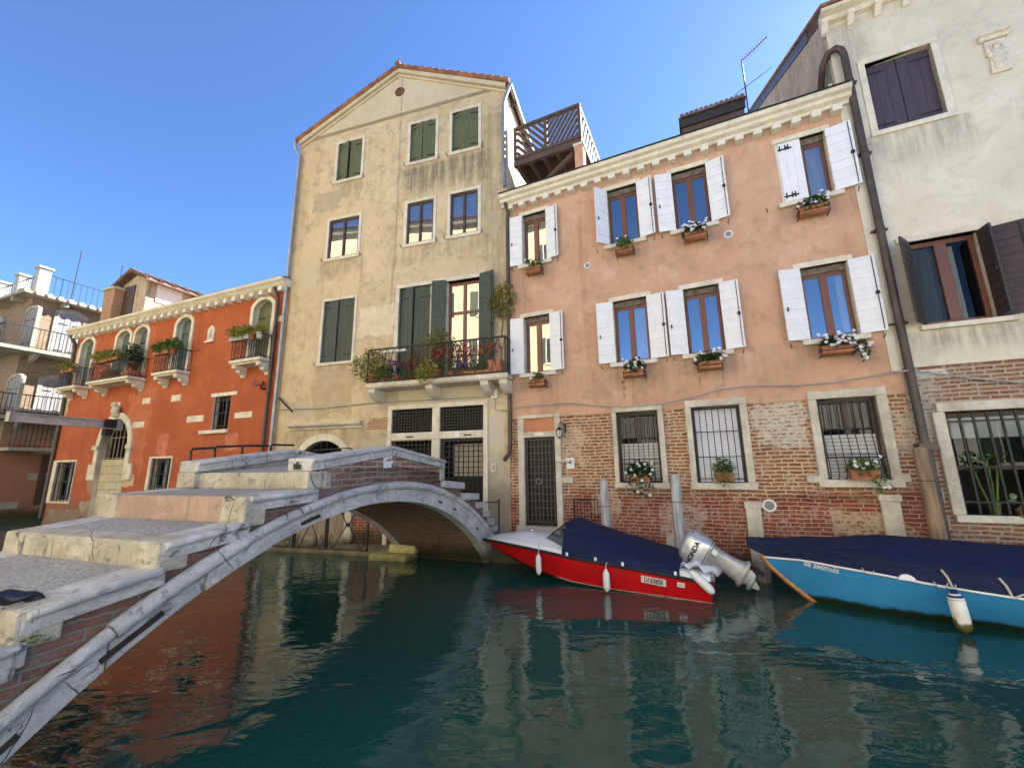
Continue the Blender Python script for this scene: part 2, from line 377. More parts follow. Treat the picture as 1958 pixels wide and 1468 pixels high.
M['stone'] = stone('istrian_stone', (.72, .67, .55), (.55, .50, .40), .30, 30, streaks=.3)
M['stone_low'] = stone('weathered_stone', (.66, .61, .50), (.45, .40, .31), .55, 22, alg=.15)
M['bridge_stone'] = stone('bridge_stone', (.62, .61, .59), (.40, .39, .37), .72, 21, alg=.12, blue=(.52, .55, .60), streaks=.4, bst=.8)
M['step_stone'] = stone('step_stone', (.57, .53, .43), (.38, .34, .27), .65, 21, streaks=.55, bst=.8)
M['bridge_stone'] = rough_stone('bridge_stone', (.64, .625, .595), (.47, .46, .44), (.22, .215, .20), .12, .95)
M['step_stone'] = rough_stone('step_stone', (.58, .535, .44), (.43, .39, .31), (.20, .18, .135), None, .85)
M['step_pink'] = stone('pink_step_stone', (.42, .29, .23), (.30, .22, .17), .6, 40, streaks=.5)
M['bridge_brick'] = bricks('bridge_brick', (.17, .075, .055), (.27, .14, .105), (.20, .175, .15), .013, (.32, .29, .26), .6, alg=.1, rh=.075, bw=.30)
M['parapet_brick'] = bricks('parapet_brick', (.24, .095, .07), (.34, .17, .13), (.40, .36, .31), .014, (.45, .42, .38), .45, alg=.1, rh=.078, bw=.28)
M['soffit_brick'] = bricks('soffit_brick', (.20, .10, .06), (.26, .14, .08), (.28, .23, .17), .012, (.20, .17, .12), .6, alg=.25)
def treadmat():
    k = NT('pebble_tread'); c = k.mix(k.ramp(k.voro(70., out='Distance'), .1, .7), (.36, .355, .345), (.11, .108, .10))
    r = k.n('ShaderNodeTexVoronoi'); r.inputs['Scale'].default_value = 70; k.put(r.inputs['Vector'], k.oc)
    rv = k.xyz(r.outputs['Color'])[0]; c = k.mix(k.ramp(rv, .0, .9, .1, .65), c, (.44, .43, .41)); c = k.mix(k.ramp(rv, .12, .0, 0, .7), c, (.06, .058, .055)); c = k.mix(k.math('MULTIPLY', k.ramp(k.noise(1.5, det=5), .4, .7), .4), c, (.2, .19, .18))
    k.set(Base_Color=c, Roughness=.9, Normal=k.bump(k.voro(70.), .6, .006)); return k.m
M['tread'] = treadmat()
M['iron_grey'] = simple('worn_grey_iron', (.10, .09, .08), .6, .2, .2, 20, dirt=(.5, (.12, .075, .05)))
M['lintel_shade'] = simple('shaded_lintel_mortar', (.20, .165, .125), .95, 0, .3, 9, bst=.5)  # rough mortar, darkened with the shade of the recess under the lintel
M['iron'] = simple('black_iron', (.022, .021, .02), .55, .3, .2, 20, dirt=(.5, (.07, .04, .025)))
M['rust'] = simple('rusty_iron', (.05, .028, .02), .8, .2, .3, 12, dirt=(.6, (.14, .06, .03)), bst=.3)
M['zinc'] = simple('grey_zinc', (.36, .38, .40), .45, .5, .15, 3, dirt=(.4, (.2, .19, .18)))
M['pipe_brown'] = simple('brown_pipe', (.085, .06, .045), .5, .1, .25, 2.5, dirt=(.5, (.16, .13, .11)))
M['white_paint'] = simple('white_shutter_paint', (.74, .75, .77), .55, 0, .05, 5, dirt=(.2, (.5, .49, .46)))
M['green_paint'] = simple('dark_green_paint', (.045, .065, .05), .6, 0, .2, 4, dirt=(.3, (.09, .10, .07)), grain=(8, 8, 1))
M['olive_paint'] = simple('olive_shutter_paint', (.12, .14, .06), .65, 0, .2, 4, dirt=(.4, (.06, .07, .04)), grain=(8, 8, 1))
M['brown_paint'] = simple('brown_shutter_paint', (.055, .035, .032), .6, 0, .25, 4, dirt=(.35, (.12, .08, .07)), grain=(2, 2, 6))
M['purple_paint'] = simple('aubergine_shutter_paint', (.062, .045, .058), .6, 0, .15, 4, grain=(8, 8, 1))
M['grey_paint'] = simple('grey_shutter_paint', (.42, .42, .44), .7, 0, .15, 5, dirt=(.4, (.25, .25, .25)), grain=(9, 9, 1))
M['sash'] = simple('brown_sash_wood', (.17, .065, .032), .45, 0, .2, 5, grain=(14, 14, 2), coat=.2)
M['sash_dark'] = simple('dark_sash_wood', (.07, .04, .025), .5, 0, .2, 5, grain=(14, 14, 2))
M['wood_old'] = simple('weathered_wood', (.36, .29, .21), .85, 0, .25, 3, grain=(9, 9, .8), bst=.6, dirt=(.4, (.18, .15, .12)))
M['wood_post'] = simple('brown_mooring_wood', (.33, .22, .13), .85, 0, .25, 3, grain=(9, 9, .7), bst=.6, dirt=(.4, (.18, .12, .08)))
M['post_grey'] = simple('grey_mooring_wood', (.50, .50, .49), .8, 0, .28, 3, grain=(9, 9, .6), bst=.8, dirt=(.7, (.22, .21, .19)))
M['wood_terrace'] = simple('brown_terrace_wood', (.11, .075, .06), .8, 0, .25, 5, grain=(3, 3, 3), bst=.3)
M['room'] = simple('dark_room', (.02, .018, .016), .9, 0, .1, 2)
M['curtain'] = simple('white_curtain', (.78, .74, .66), .9, 0, .12, 7, grain=(9, 9, .3))
M['curtain_yellow'] = simple('cream_curtain', (.85, .74, .48), .9, 0, .1, 7, grain=(9, 9, .3))
M['blind_dim'] = simple('dull_blind', (.50, .49, .45), .6, 0, .05, 5)
M['blind'] = simple('white_blind', (.86, .87, .92), .6, 0, .03, 5)
M['glass'] = glassmat('window_glass', .30)
M['glass_low'] = glassmat('ground_floor_glass', .015, ior=1.25)
M['terracotta'] = simple('terracotta', (.42, .165, .075), .8, 0, .2, 8, dirt=(.35, (.5, .38, .28)), bst=.2)
M['pot_green'] = simple('green_pot', (.20, .24, .10), .4, 0, .15, 8)
M['tile'] = simple('roof_tile', (.36, .16, .09), .9, 0, .3, 4, dirt=(.6, (.17, .12, .09)), bst=.4)
M['tile_side'] = simple('brown_roof_tile', (.20, .12, .09), .9, 0, .3, 4, dirt=(.6, (.10, .085, .07)), bst=.4)
M['leaf'] = leafmat('green_leaves', [(.045, .11, .03), (.09, .18, .035), (.17, .25, .045), (.07, .14, .04)])
M['leaf_dark'] = leafmat('dark_glossy_leaves', [(.015, .04, .018), (.03, .065, .025), (.05, .09, .03)])
M['leaf_yellow'] = leafmat('yellow_green_leaves', [(.18, .22, .04), (.32, .32, .06), (.42, .37, .08), (.14, .18, .05)])
M['leaf_olive'] = leafmat('olive_leaves', [(.14, .18, .05), (.23, .25, .07), (.32, .30, .09), (.38, .28, .09)])
M['leaf_red'] = leafmat('red_creeper_leaves', [(.22, .02, .015), (.35, .04, .02), (.42, .09, .03), (.15, .02, .02)])
M['leaf_grey'] = leafmat('succulent_leaves', [(.16, .22, .14), (.25, .30, .22), (.12, .2, .1)])
M['petal'] = leafmat('white_petals', [(.8, .8, .78), (.85, .85, .82)])
M['petal_purple'] = leafmat('purple_petals', [(.07, .03, .13), (.12, .06, .2)])
M['stem'] = simple('plant_stems', (.10, .09, .035), .8, 0, .2, 9)
M['navy'] = None
def clothmat(name, col):
    k = NT(name); c = k.mix(k.ramp(k.noise(1.6, det=5), .3, .7), tuple(v*.8 for v in col), col)
    c = k.mix(k.math('MULTIPLY', k.ramp(k.noise(7., det=6, rough=.75), .6, .8), .2), c, (.04, .045, .08))
    h = k.math('ADD', k.math('MULTIPLY', k.noise(1., k.map((1.1, 5.5, 5.5), rot=(0, .2, .1)), 3, .5, .8), 1.6), k.noise(3.2, k.map((1, 2.2, 1)), 4))
    h = k.math('ADD', h, k.math('MULTIPLY', k.noise(11., k.map((1, 1.5, 1)), 3), .25))
    k.set(Base_Color=c, Roughness=.72, Normal=k.bump(h, .5, .06)); k.b.inputs['Specular IOR Level'].default_value = .3; return k.m
M['navy'] = clothmat('navy_canvas', (.0035, .0095, .050))
M['hull_red'] = simple('red_gelcoat', (.56, .006, .008), .32, 0, .09, 2.5, dirt=(.35, (.36, .03, .025)), coat=.2)
def bluehull():
    k = NT('blue_hull_paint'); x, y, z = k.xyz()
    c = k.mix(k.ramp(k.noise(2., det=5), .35, .7), (.036, .235, .50), (.046, .28, .58))
    c = k.mix(k.math('MULTIPLY', k.ramp(k.noise(14., k.map((1, 1, 2)), 6, .75), .66, .72), .5), c, (.02, .1, .2))
    g = k.ramp(k.math('ADD', z, k.math('MULTIPLY', k.noise(6., det=5), -.14)), -.01, .07, 1, 0)
    c = k.mix(g, c, (.015, .026, .012)); k.set(Base_Color=c, Roughness=.4); return k.m
M['hull_blue'] = bluehull()
M['hull_white'] = simple('white_gelcoat', (.78, .78, .77), .3, 0, .04, 3, dirt=(.2, (.5, .48, .43)), coat=.3)
M['antifoul'] = simple('dark_hull_bottom', (.02, .02, .022), .6, 0, .3, 6, dirt=(.5, (.2, .17, .13)))
M['rubber'] = simple('black_rubber', (.012, .012, .013), .6, 0, .2, 6)
M['silver'] = simple('silver_motor_paint', (.52, .54, .55), .28, .55, .06, 3, dirt=(.25, (.35, .35, .33)), coat=.4)
M['silver_dull'] = simple('dull_motor_metal', (.40, .41, .41), .45, .5, .15, 9, dirt=(.5, (.22, .2, .16)))
M['varnish'] = simple('varnished_stem', (.45, .20, .05), .4, 0, .2, 5, grain=(3, 3, 9), coat=.3)
def fendermat():
    k = NT('fender_vinyl'); z = k.xyz()[2]
    c = k.mix(k.ramp(k.noise(9., det=5), .4, .75), (.78, .76, .7), (.62, .58, .48))
    g = k.ramp(k.math('ADD', z, k.math('MULTIPLY', k.noise(9., det=4), -.25)), -.02, .04, 1, 0)
    c = k.mix(g, c, (.11, .09, .02)); k.set(Base_Color=c, Roughness=.5); return k.m
M['fender'] = simple('white_fender_vinyl', (.76, .75, .72), .4, 0, .06, 6, dirt=(.3, (.5, .47, .4)))
M['fender_old'] = fendermat()
M['fender_blue'] = simple('navy_fender_cap', (.015, .02, .10), .5, 0, .1, 6)
M['ink'] = simple('black_lettering', (.012, .012, .013), .5, 0, .05, 4)
M['white_ink'] = simple('white_lettering', (.8, .8, .8), .5, 0, .05, 4)
M['rope'] = simple('pale_rope', (.55, .52, .45), .9, 0, .15, 30)
M['chrome'] = simple('chrome', (.7, .7, .7), .15, 1, .05, 4)
M['cable'] = simple('grey_cable', (.42, .38, .33), .8, 0, .15, 3)
M['plate'] = simple('white_plate', (.75, .74, .7), .5, 0, .06, 4, dirt=(.2, (.5, .47, .4)))
M['beam'] = simple('rusty_white_beam', (.50, .49, .47), .7, .1, .12, 3, dirt=(.7, (.22, .09, .03)), bst=.2)
M['redplate'] = simple('red_vent', (.25, .03, .02), .6, 0, .1, 4)
M['pinkstucco'] = plaster('over_door_panel', (.55, .24, .13), (.45, .19, .10), (.6, .32, .2), seed=3)
M['brick_chim'] = bricks('chimney_brick', (.40, .19, .10), (.5, .27, .15), (.45, .36, .27), .01)
M['side_plaster'] = plaster('stained_side_plaster', (.48, .40, .30), (.32, .27, .2), (.55, .48, .38), (.12, .10, .08), .9, seed=5)
# ------------------------------------------------------------------ shape helpers
def arc_rect(u0, u1, z0, zs, rise, n=10):
    """opening outline with a segmental arch: (u,z) counter-clockwise; spring at zs"""
    w = (u1-u0)/2; c = (u0+u1)/2
    if rise >= w*.99: pts = [(c + w*cos(pi*i/n), zs + rise*sin(pi*i/n)) for i in range(n+1)]
    else:
        R = (w*w + rise*rise)/(2*rise); a = math.asin(w/R); zc = zs + rise - R
        pts = [(c + R*sin(a - 2*a*i/n), zc + R*cos(a - 2*a*i/n)) for i in range(n+1)]
    return [(u0, z0), (u1, z0)] + pts
def rect_pts(u0, u1, z0, z1): return [(u0, z0), (u1, z0), (u1, z1), (u0, z1)]
def wall(root, name, outline, holes, mats, reveal=.22, d=0., room=.9, thick=0., rev_m=1):
    """front face with openings, their reveals and a dark room behind each; mats = wall, reveal, room"""
    mb = MB(); loops = [outline] + [h for h in holes]
    flat = [p for l in loops for p in l]
    tris = tessellate_polygon([[Vector((p[0], p[1], 0)) for p in l] for l in loops])
    fs = []
    for t in tris:
        a, b, c = (flat[i] for i in t)
        cr = (b[0]-a[0])*(c[1]-a[1]) - (b[1]-a[1])*(c[0]-a[0])
        if abs(cr) < 1e-9: continue
        fs.append(tuple(t) if cr > 0 else tuple(reversed(t)))
    mb.add([(p[0], d, p[1]) for p in flat], fs, 0)
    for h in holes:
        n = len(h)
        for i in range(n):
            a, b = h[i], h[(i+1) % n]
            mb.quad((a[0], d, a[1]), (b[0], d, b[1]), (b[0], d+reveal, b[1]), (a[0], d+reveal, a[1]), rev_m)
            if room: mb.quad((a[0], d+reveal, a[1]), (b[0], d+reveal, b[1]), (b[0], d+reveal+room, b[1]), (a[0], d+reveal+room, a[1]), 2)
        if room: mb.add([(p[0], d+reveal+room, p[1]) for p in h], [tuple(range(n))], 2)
    if thick:
        n = len(outline)
        for i in range(n):
            a, b = outline[i], outline[(i+1) % n]
            mb.quad((a[0], d, a[1]), (a[0], d+thick, a[1]), (b[0], d+thick, b[1]), (b[0], d, b[1]), 0)
    return mb.build(name, mats, root)
def surround(mb, out, inn, y0, y1):
    """stone band between two outlines of equal length, open at the bottom edge, from y0 (front) to y1"""
    n = len(out)
    for i in range(1, n):
        j = (i+1) % n
        a, b, c, e = out[i], out[j], inn[j], inn[i]
        mb.add([(a[0], y0, a[1]), (b[0], y0, b[1]), (c[0], y0, c[1]), (e[0], y0, e[1]), (a[0], y1, a[1]), (b[0], y1, b[1]), (c[0], y1, c[1]), (e[0], y1, e[1])],
               [(0, 1, 2, 3), (0, 4, 5, 1), (3, 2, 6, 7), (1, 5, 6, 2), (0, 3, 7, 4)])
def shutter_mesh(name, w, h, mat, planks='h', hinges=True, right=False, n=7):
    """leaf along +x from its hinge, outside face -y when closed"""
    mb = MB(); t = .036; sg = -1 if right else 1
    if planks == 'h':
        for i in range(n):
            z0, z1 = h*i/n + .005, h*(i+1)/n - .005
            mb.box(.0, w, -t/2, t/2, z0, z1)
        mb.box(.02, w-.02, -t/2+.012, t/2-.012, .006, h-.006)
    else:
        k = max(2, round(w/.16))
        for i in range(k): mb.box(w*i/k + .003, w*(i+1)/k - .003, -t/2, t/2, 0, h)
        mb.box(.01, w-.01, -t/2+.008, t/2-.008, .004, h-.004)
    if hinges:
        def fit(x0, x1, d0, d1, z0, z1): mb.box(x0, x1, min(sg*d0, sg*d1), max(sg*d0, sg*d1), z0, z1, 1)
        for z in (.1*h, .88*h): fit(-.01, w*.62, -t/2-.008, -t/2-.001, z, z+.035)
        if right: fit(w*.86, w*.89, t/2+.001, t/2+.016, .02*h, .98*h); fit(w*.80, w*.95, t/2+.001, t/2+.04, .47*h, .47*h+.06)
        else: fit(w*.80, w*.86, t/2+.001, t/2+.02, .40*h, .40*h+.09)
    return mb.mesh(name, [mat, M['iron']])
_sh = {}
def shutter(parent, hinge, w, h, ang, side, mat, planks='h', d=-.02, hinges=True, n=7):
    """ang 0 = closed, 180 = folded back; side -1 left leaf, +1 right leaf"""
    key = (round(w, 3), round(h, 3), mat.name, planks, side)
    if key not in _sh: _sh[key] = shutter_mesh('shutter', w, h, mat, planks, hinges, side > 0, n)
    o = bpy.data.objects.new('shutter', _sh[key]); COL.objects.link(o); o.parent = parent
    o.location = (hinge[0], d, hinge[1]); a = rad(ang)
    o.rotation_euler = (0, 0, -a if side < 0 else pi + a)
    return o
def sash(parent, u0, u1, z0, z1, d, mat, glass, fw=.055, mull=True, mw=.1, trans=None, name='sash', bars=0):
    mb = MB(); y0, y1 = d, d+.06; c = (u0+u1)/2
    mb.box(u0, u0+fw, y0, y1, z0, z1); mb.box(u1-fw, u1, y0, y1, z0, z1); mb.box(u0+fw, u1-fw, y0+.001, y1-.001, z0, z0+fw*1.2); mb.box(u0+fw, u1-fw, y0+.001, y1-.001, z1-fw*1.2, z1)
    if mull: mb.box(c-mw/2, c+mw/2, y0-.012, y1-.004, z0+fw*1.2, z1-fw*1.2)
    if trans: mb.box(u0+fw, u1-fw, y0-.006, y1-.006, trans, trans+.07)
    o = mb.build(name, mat, parent, bevel=.006)
    parts = [(u0+fw, c-mw/2), (c+mw/2, u1-fw)] if mull else [(u0+fw, u1-fw)]
    for a, b in parts:
        g = MB(); g.quad((a, d+.03, z0+fw), (b, d+.03, z0+fw), (b, d+.03, z1-fw), (a, d+.03, z1-fw)); g.build('pane', glass, parent)
    return o
def curtain(parent, u0, u1, z0, z1, d, mat, amp=.025, per=.11, name='curtain'):
    n = 40; mb = MB(); vs = []; 
    for i in range(n+1):
        t = i/n; x = u0 + (u1-u0)*t; y = d + amp*sin(x/per*2*pi) + amp*.4*sin(x/per*5)
        vs += [(x, y, z0), (x, y, z1)]
    mb.add(vs, [(2*i, 2*i+2, 2*i+3, 2*i+1) for i in range(n)], 0, True)
    return mb.build(name, mat, parent)
def blind(parent, u0, u1, z0, z1, d, mat, pitch=.042):
    mb = MB(); z = z1
    while z > z0:
        mb.quad((u0, d, z-pitch*.95), (u1, d, z-pitch*.95), (u1, d+.02, z-.004), (u0, d+.02, z-.004)); z -= pitch
    return mb.build('blind', mat, parent)
def grille(parent, u0, u1, z0, z1, d, nv, nh, w=.016, bow=0., name='grille', mat=None, hz=None):
    mb = MB()
    for i in range(nv):
        u = u0 + (u1-u0)*i/(nv-1)
        if bow: mb.tube([(u, d, z1), (u, d-bow*.15, z0+(z1-z0)*.55), (u, d-bow*.7, z0+(z1-z0)*.28), (u, d-bow, z0+(z1-z0)*.12), (u, d-bow*.8, z0+.01), (u, d-bow*.2, z0-.02), (u, d, z0)], w/2, 5)
        else: mb.box(u-w/2, u+w/2, d-w/2, d+w/2, z0, z1)
    zs = hz if hz else [z0 + (z1-z0)*j/(nh-1) for j in range(nh)]
    for z in zs: mb.box(u0, u1, d-w*.45-.002, d+w*.45+.002, z-w*.45, z+w*.45)
    if bow:
        z = z0+(z1-z0)*.25; mb.tube([(u0, d, z), (u0, d-bow*.75, z), (u1, d-bow*.75, z), (u1, d, z)], w*.6, 5)
    return mb.build(name, mat or M['iron'], parent)
def leaves(mb, c, rx, ry, rz, n, size, rng, m=0, droop=0., shell=.35):
    for _ in range(n):
        while True:
            p = Vector((rng.uniform(-1, 1), rng.uniform(-1, 1), rng.uniform(-1, 1)))
            if shell < p.length <= 1: break
        q = Vector((c[0]+p.x*rx, c[1]+p.y*ry, c[2]+p.z*rz))
        leaf(mb, q, size*rng.uniform(.6, 1.25), rng, m, droop)
def leaf(mb, q, s, rng, m=0, droop=0.):
    a = rng.uniform(0, 2*pi); el = rng.uniform(-.9, .7) - droop
    t = Vector((cos(a)*cos(el), sin(a)*cos(el), sin(el))); w = t.cross(Vector((rng.uniform(-.4, .4), rng.uniform(-.4, .4), 1))).normalized()*s*.32
    up = w.normalized().cross(t)*s*.1
    mb.add([q, q+t*s*.45+w+up, q+t*s, q+t*s*.45-w+up], [(0, 1, 2, 3)], m)
def flower(mb, q, s, rng, m=0):
    n = Vector((rng.uniform(-.4, .4), -1, rng.uniform(0, .6))).normalized(); x = n.cross(Vector((0, 0, 1))).normalized(); y = x.cross(n)
    for i in range(5):
        a = 2*pi*i/5 + rng.uniform(-.1, .1); t = x*cos(a)+y*sin(a); w = x*-sin(a)+y*cos(a)
        mb.add([q, q+t*s*.6+w*s*.33+n*.004, q+t*s, q+t*s*.6-w*s*.33+n*.004], [(0, 1, 2, 3)], m)
def rail_posts(mb, pts, z0, z1, n_per_m, w=.014, top=.03):
    """railing along a polyline pts [(x,y)]"""
    for (a, b) in zip(pts[:-1], pts[1:]):
        L = math.dist(a, b); n = max(1, round(L*n_per_m))
        for i in range(n+1):
            t = i/n; x, y = a[0]+(b[0]-a[0])*t, a[1]+(b[1]-a[1])*t
            mb.box(x-w/2, x+w/2, y-w/2, y+w/2, z0, z1-.004)
        mb.bar((a[0], a[1], z1), (b[0], b[1], z1), top, top); mb.bar((a[0], a[1], z0+.06), (b[0], b[1], z0+.06), top*.7, top*.7)
def profile_run(mb, prof, u0, u1, m=0):
    """moulding profile [(d,z)] extruded along u"""
    mb.prism(prof, u0, u1, 'x', m)
def tube_thing(F, name, label, cat, pts, r, mat, n=6):
    mb = MB(); mb.tube(pts, r, n); root = fthing(F, name, label, cat); mb.build(name, mat, root); return root
#@@PARTS
def solo(F, name, label, cat, mb, mats, u=0., d=0., z=0., group=None, bevel=0., sub=0):
    o = mb.build(name, mats, None, bevel=bevel, sub=sub)
    o.location = F.w(u, d, z); o.rotation_euler = (0, 0, F.rot)
    return tag(o, label, cat, group)
# ------------------------------------------------------------------ setting: water, quays
def watermat():
    k = NT('canal_water')
    a = k.noise(1., k.map((.55, 1.1, 1), rot=(0, 0, .5)), 3, .5, .6); b = k.noise(1., k.map((2.2, 4.0, 1), rot=(0, 0, .35)), 3, .55, .4); c = k.noise(1., k.map((9, 16, 1), rot=(0, 0, .2)), 2, .5)
    ca = k.ramp(k.noise(.28, det=3), .35, .7, .25, 1.)       # calmer and more ruffled patches
    h = k.math('ADD', k.math('MULTIPLY', a, 1.), k.math('MULTIPLY', b, .22)); h = k.math('ADD', h, k.math('MULTIPLY', k.math('MULTIPLY', c, ca), .03))
    col = k.mix(k.ramp(k.noise(.22, det=4), .3, .7), (.009, .052, .041), (.014, .066, .050))
    k.set(Base_Color=col, Roughness=.015, IOR=1.333, Normal=k.bump(h, .30, .12))
    k.b.inputs['Specular IOR Level'].default_value = .95
    return k.m
M['water'] = watermat()
mb = MB(); mb.quad((-260, -60, 0), (260, -60, 0), (260, 320, 0), (-260, 320, 0))
tag(mb.build('canal_water', M['water']), None, None, kind='structure')
QZ = PINK.uv(1003, 1018)[1]                                    # quay level beside the doors
M['paving'] = stone('quay_paving', (.50, .45, .37), (.32, .28, .22), .6, 25, alg=.36, streaks=0)  # high algae band, also darkening the quay side for its shade
UL = PINK.uv(973, 800)[0]
def quay_block(name, pts, z0, z1):
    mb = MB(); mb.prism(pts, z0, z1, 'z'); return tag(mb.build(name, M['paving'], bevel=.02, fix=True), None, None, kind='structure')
p = [PINK.w(u, d, 0) for u, d in ((UL-.75, .4), (UL-.75, -.95), (-3.25, -.72), (-3.25, .4))]
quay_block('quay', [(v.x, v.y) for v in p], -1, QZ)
# the near quay the photograph is taken from
p = [PINK.w(u, d, 0) for u, d in ((-6.4, -14), (-5.6, -9.15), (14, -9.15), (14, -14))]
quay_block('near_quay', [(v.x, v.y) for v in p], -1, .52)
# ------------------------------------------------------------------ pink house
F = PINK
UR = 3.34
ZB = (F.uv(1080, 796)[1] + F.uv(1428, 771)[1])/2
ZC = (F.uv(963, 366, -.32)[1] + F.uv(1612, 164, -.32)[1])/2     # top of the cornice
house = pk = fthing(F, 'pink_house', 'salmon pink plastered house with white shutters over a worn brick ground floor', 'house')
WPX = {'t1': (999, 414, 1047, 497), 't2': (1159.7, 365, 1225, 458), 't3': (1282.7, 333, 1361.7, 428.6), 't4': (1485, 279, 1596, 367),
       'm1': (1002.3, 608.5, 1055, 710.7), 'm2': (1171.7, 578, 1245.7, 687.7), 'm3': (1305.5, 555, 1388.7, 669.8), 'm4': (1527.4, 514, 1644.5, 639.5)}
WR = {k: F.rect(*v) for k, v in WPX.items()}
for row, ks in (('t', 't1 t2 t3 t4'), ('m', 'm1 m2 m3 m4')):     # windows of a floor line up
    zs0 = sum(WR[k][2] for k in ks.split())/4; zs1 = sum(WR[k][3] for k in ks.split())/4
    for k in ks.split():
        r = WR[k]; WR[k] = (r[0], r[1], .5*r[2]+.5*zs0, .5*r[3]+.5*zs1)
GPX = {'g1': (1177.7, 789, 1267.7, 922.6), 'g2': (1320.4, 779.2, 1430.7, 922.6), 'g3': (1559.6, 764, 1703.5, 916.6)}
GR = {k: F.rect(*v) for k, v in GPX.items()}
DR = F.rect(1003, 837, 1067, 1006); DR = (DR[0], DR[1], DR[2], DR[3])
PN = F.rect(999.2, 802.5, 1065, 823.4)
stains = [(WR[k][0]-.2, WR[k][1]+.25, WR[k][2]-.75, WR[k][2]-.1, .32) for k in WR]
algae = []
for x0, y0, x1, y1 in ((1188, 728, 1198, 772), (1231, 700, 1239, 738), (1335, 718, 1342, 750), (1380, 712, 1386, 742)):
    a = F.rect(x0, y0, x1, y1); algae.append(a)
a = F.rect(1630, 390, 1668, 600)
M['pink_plaster'] = plaster('salmon_plaster', (.57, .365, .255), (.49, .295, .19), (.62, .43, .32), (.5, .4, .33), .5, stains + [(UL, UL+.7, 2.9, 9.8, .28), (2.2, 3.3, 7.0, 8.5, .15), (-3.8, 1.9, ZB-.2, ZB+1.2, .22)], [], None, .05, algae, seed=1)
z4 = F.rect(1434, 762, 1545, 850)
M['pink_brick'] = bricks('old_red_brick', (.215, .085, .042), (.40, .165, .078), (.57, .44, .30), .0165, (.56, .45, .32), .4, None, alg=.3, low=(1.5, (.19, .042, .024), (.31, .082, .044), (.47, .33, .25)), rh=.075, bw=.225,
                         pale=[(z4[0], z4[1], z4[2], z4[3], (.62, .55, .44)), (-3.6, -2.7, 2.15, 3.05, (.60, .47, .32)), (-2.6, -1.9, 1.0, 1.5, (.55, .42, .30)), (-1.1, -.2, .6, 1.3, (.5, .38, .30)), (1.9, 3.0, .55, 1.25, (.50, .38, .24)), (2.9, 3.4, 2.2, 3.0, (.56, .46, .33))], bst=1.)
RECTS = [WR[k] for k in WR]
out = [(UL, ZB)]
for k in ('g1', 'g2', 'g3'):
    r = GR[k]; out += [(r[0]-.02, ZB), (r[0]-.02, r[3]+.01), (r[1]+.02, r[3]+.01), (r[1]+.02, ZB)]
out += [(UR, ZB), (UR, ZC-.28), (UL, ZC-.28)]
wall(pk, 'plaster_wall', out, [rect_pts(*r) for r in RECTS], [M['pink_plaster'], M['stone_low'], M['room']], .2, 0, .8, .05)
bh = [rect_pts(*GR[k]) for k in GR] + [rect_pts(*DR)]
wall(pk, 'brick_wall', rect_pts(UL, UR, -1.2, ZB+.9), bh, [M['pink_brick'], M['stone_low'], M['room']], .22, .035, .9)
mb = MB(); mb.quad((UL, .06, -1), (UL, 8, -1), (UL, 8, ZC-.1), (UL, .06, ZC-.1)); mb.quad((UR, .06, -1), (UR, 8, -1), (UR, 8, ZC-.1), (UR, .06, ZC-.1)); mb.quad((UL, 8, -1), (UR, 8, -1), (UR, 8, ZC), (UL, 8, ZC))
mb.build('side_wall', M['side_plaster'], pk)
mb = MB(); mb.add([(UL, -.2, ZC+.01), (UR, -.2, ZC+.01), (UR, 4, ZC+1.25), (UL, 4, ZC+1.25), (UR, 8, ZC), (UL, 8, ZC)], [(0, 1, 2, 3), (3, 2, 4, 5)])
mb.build('roof', M['tile_side'], pk)
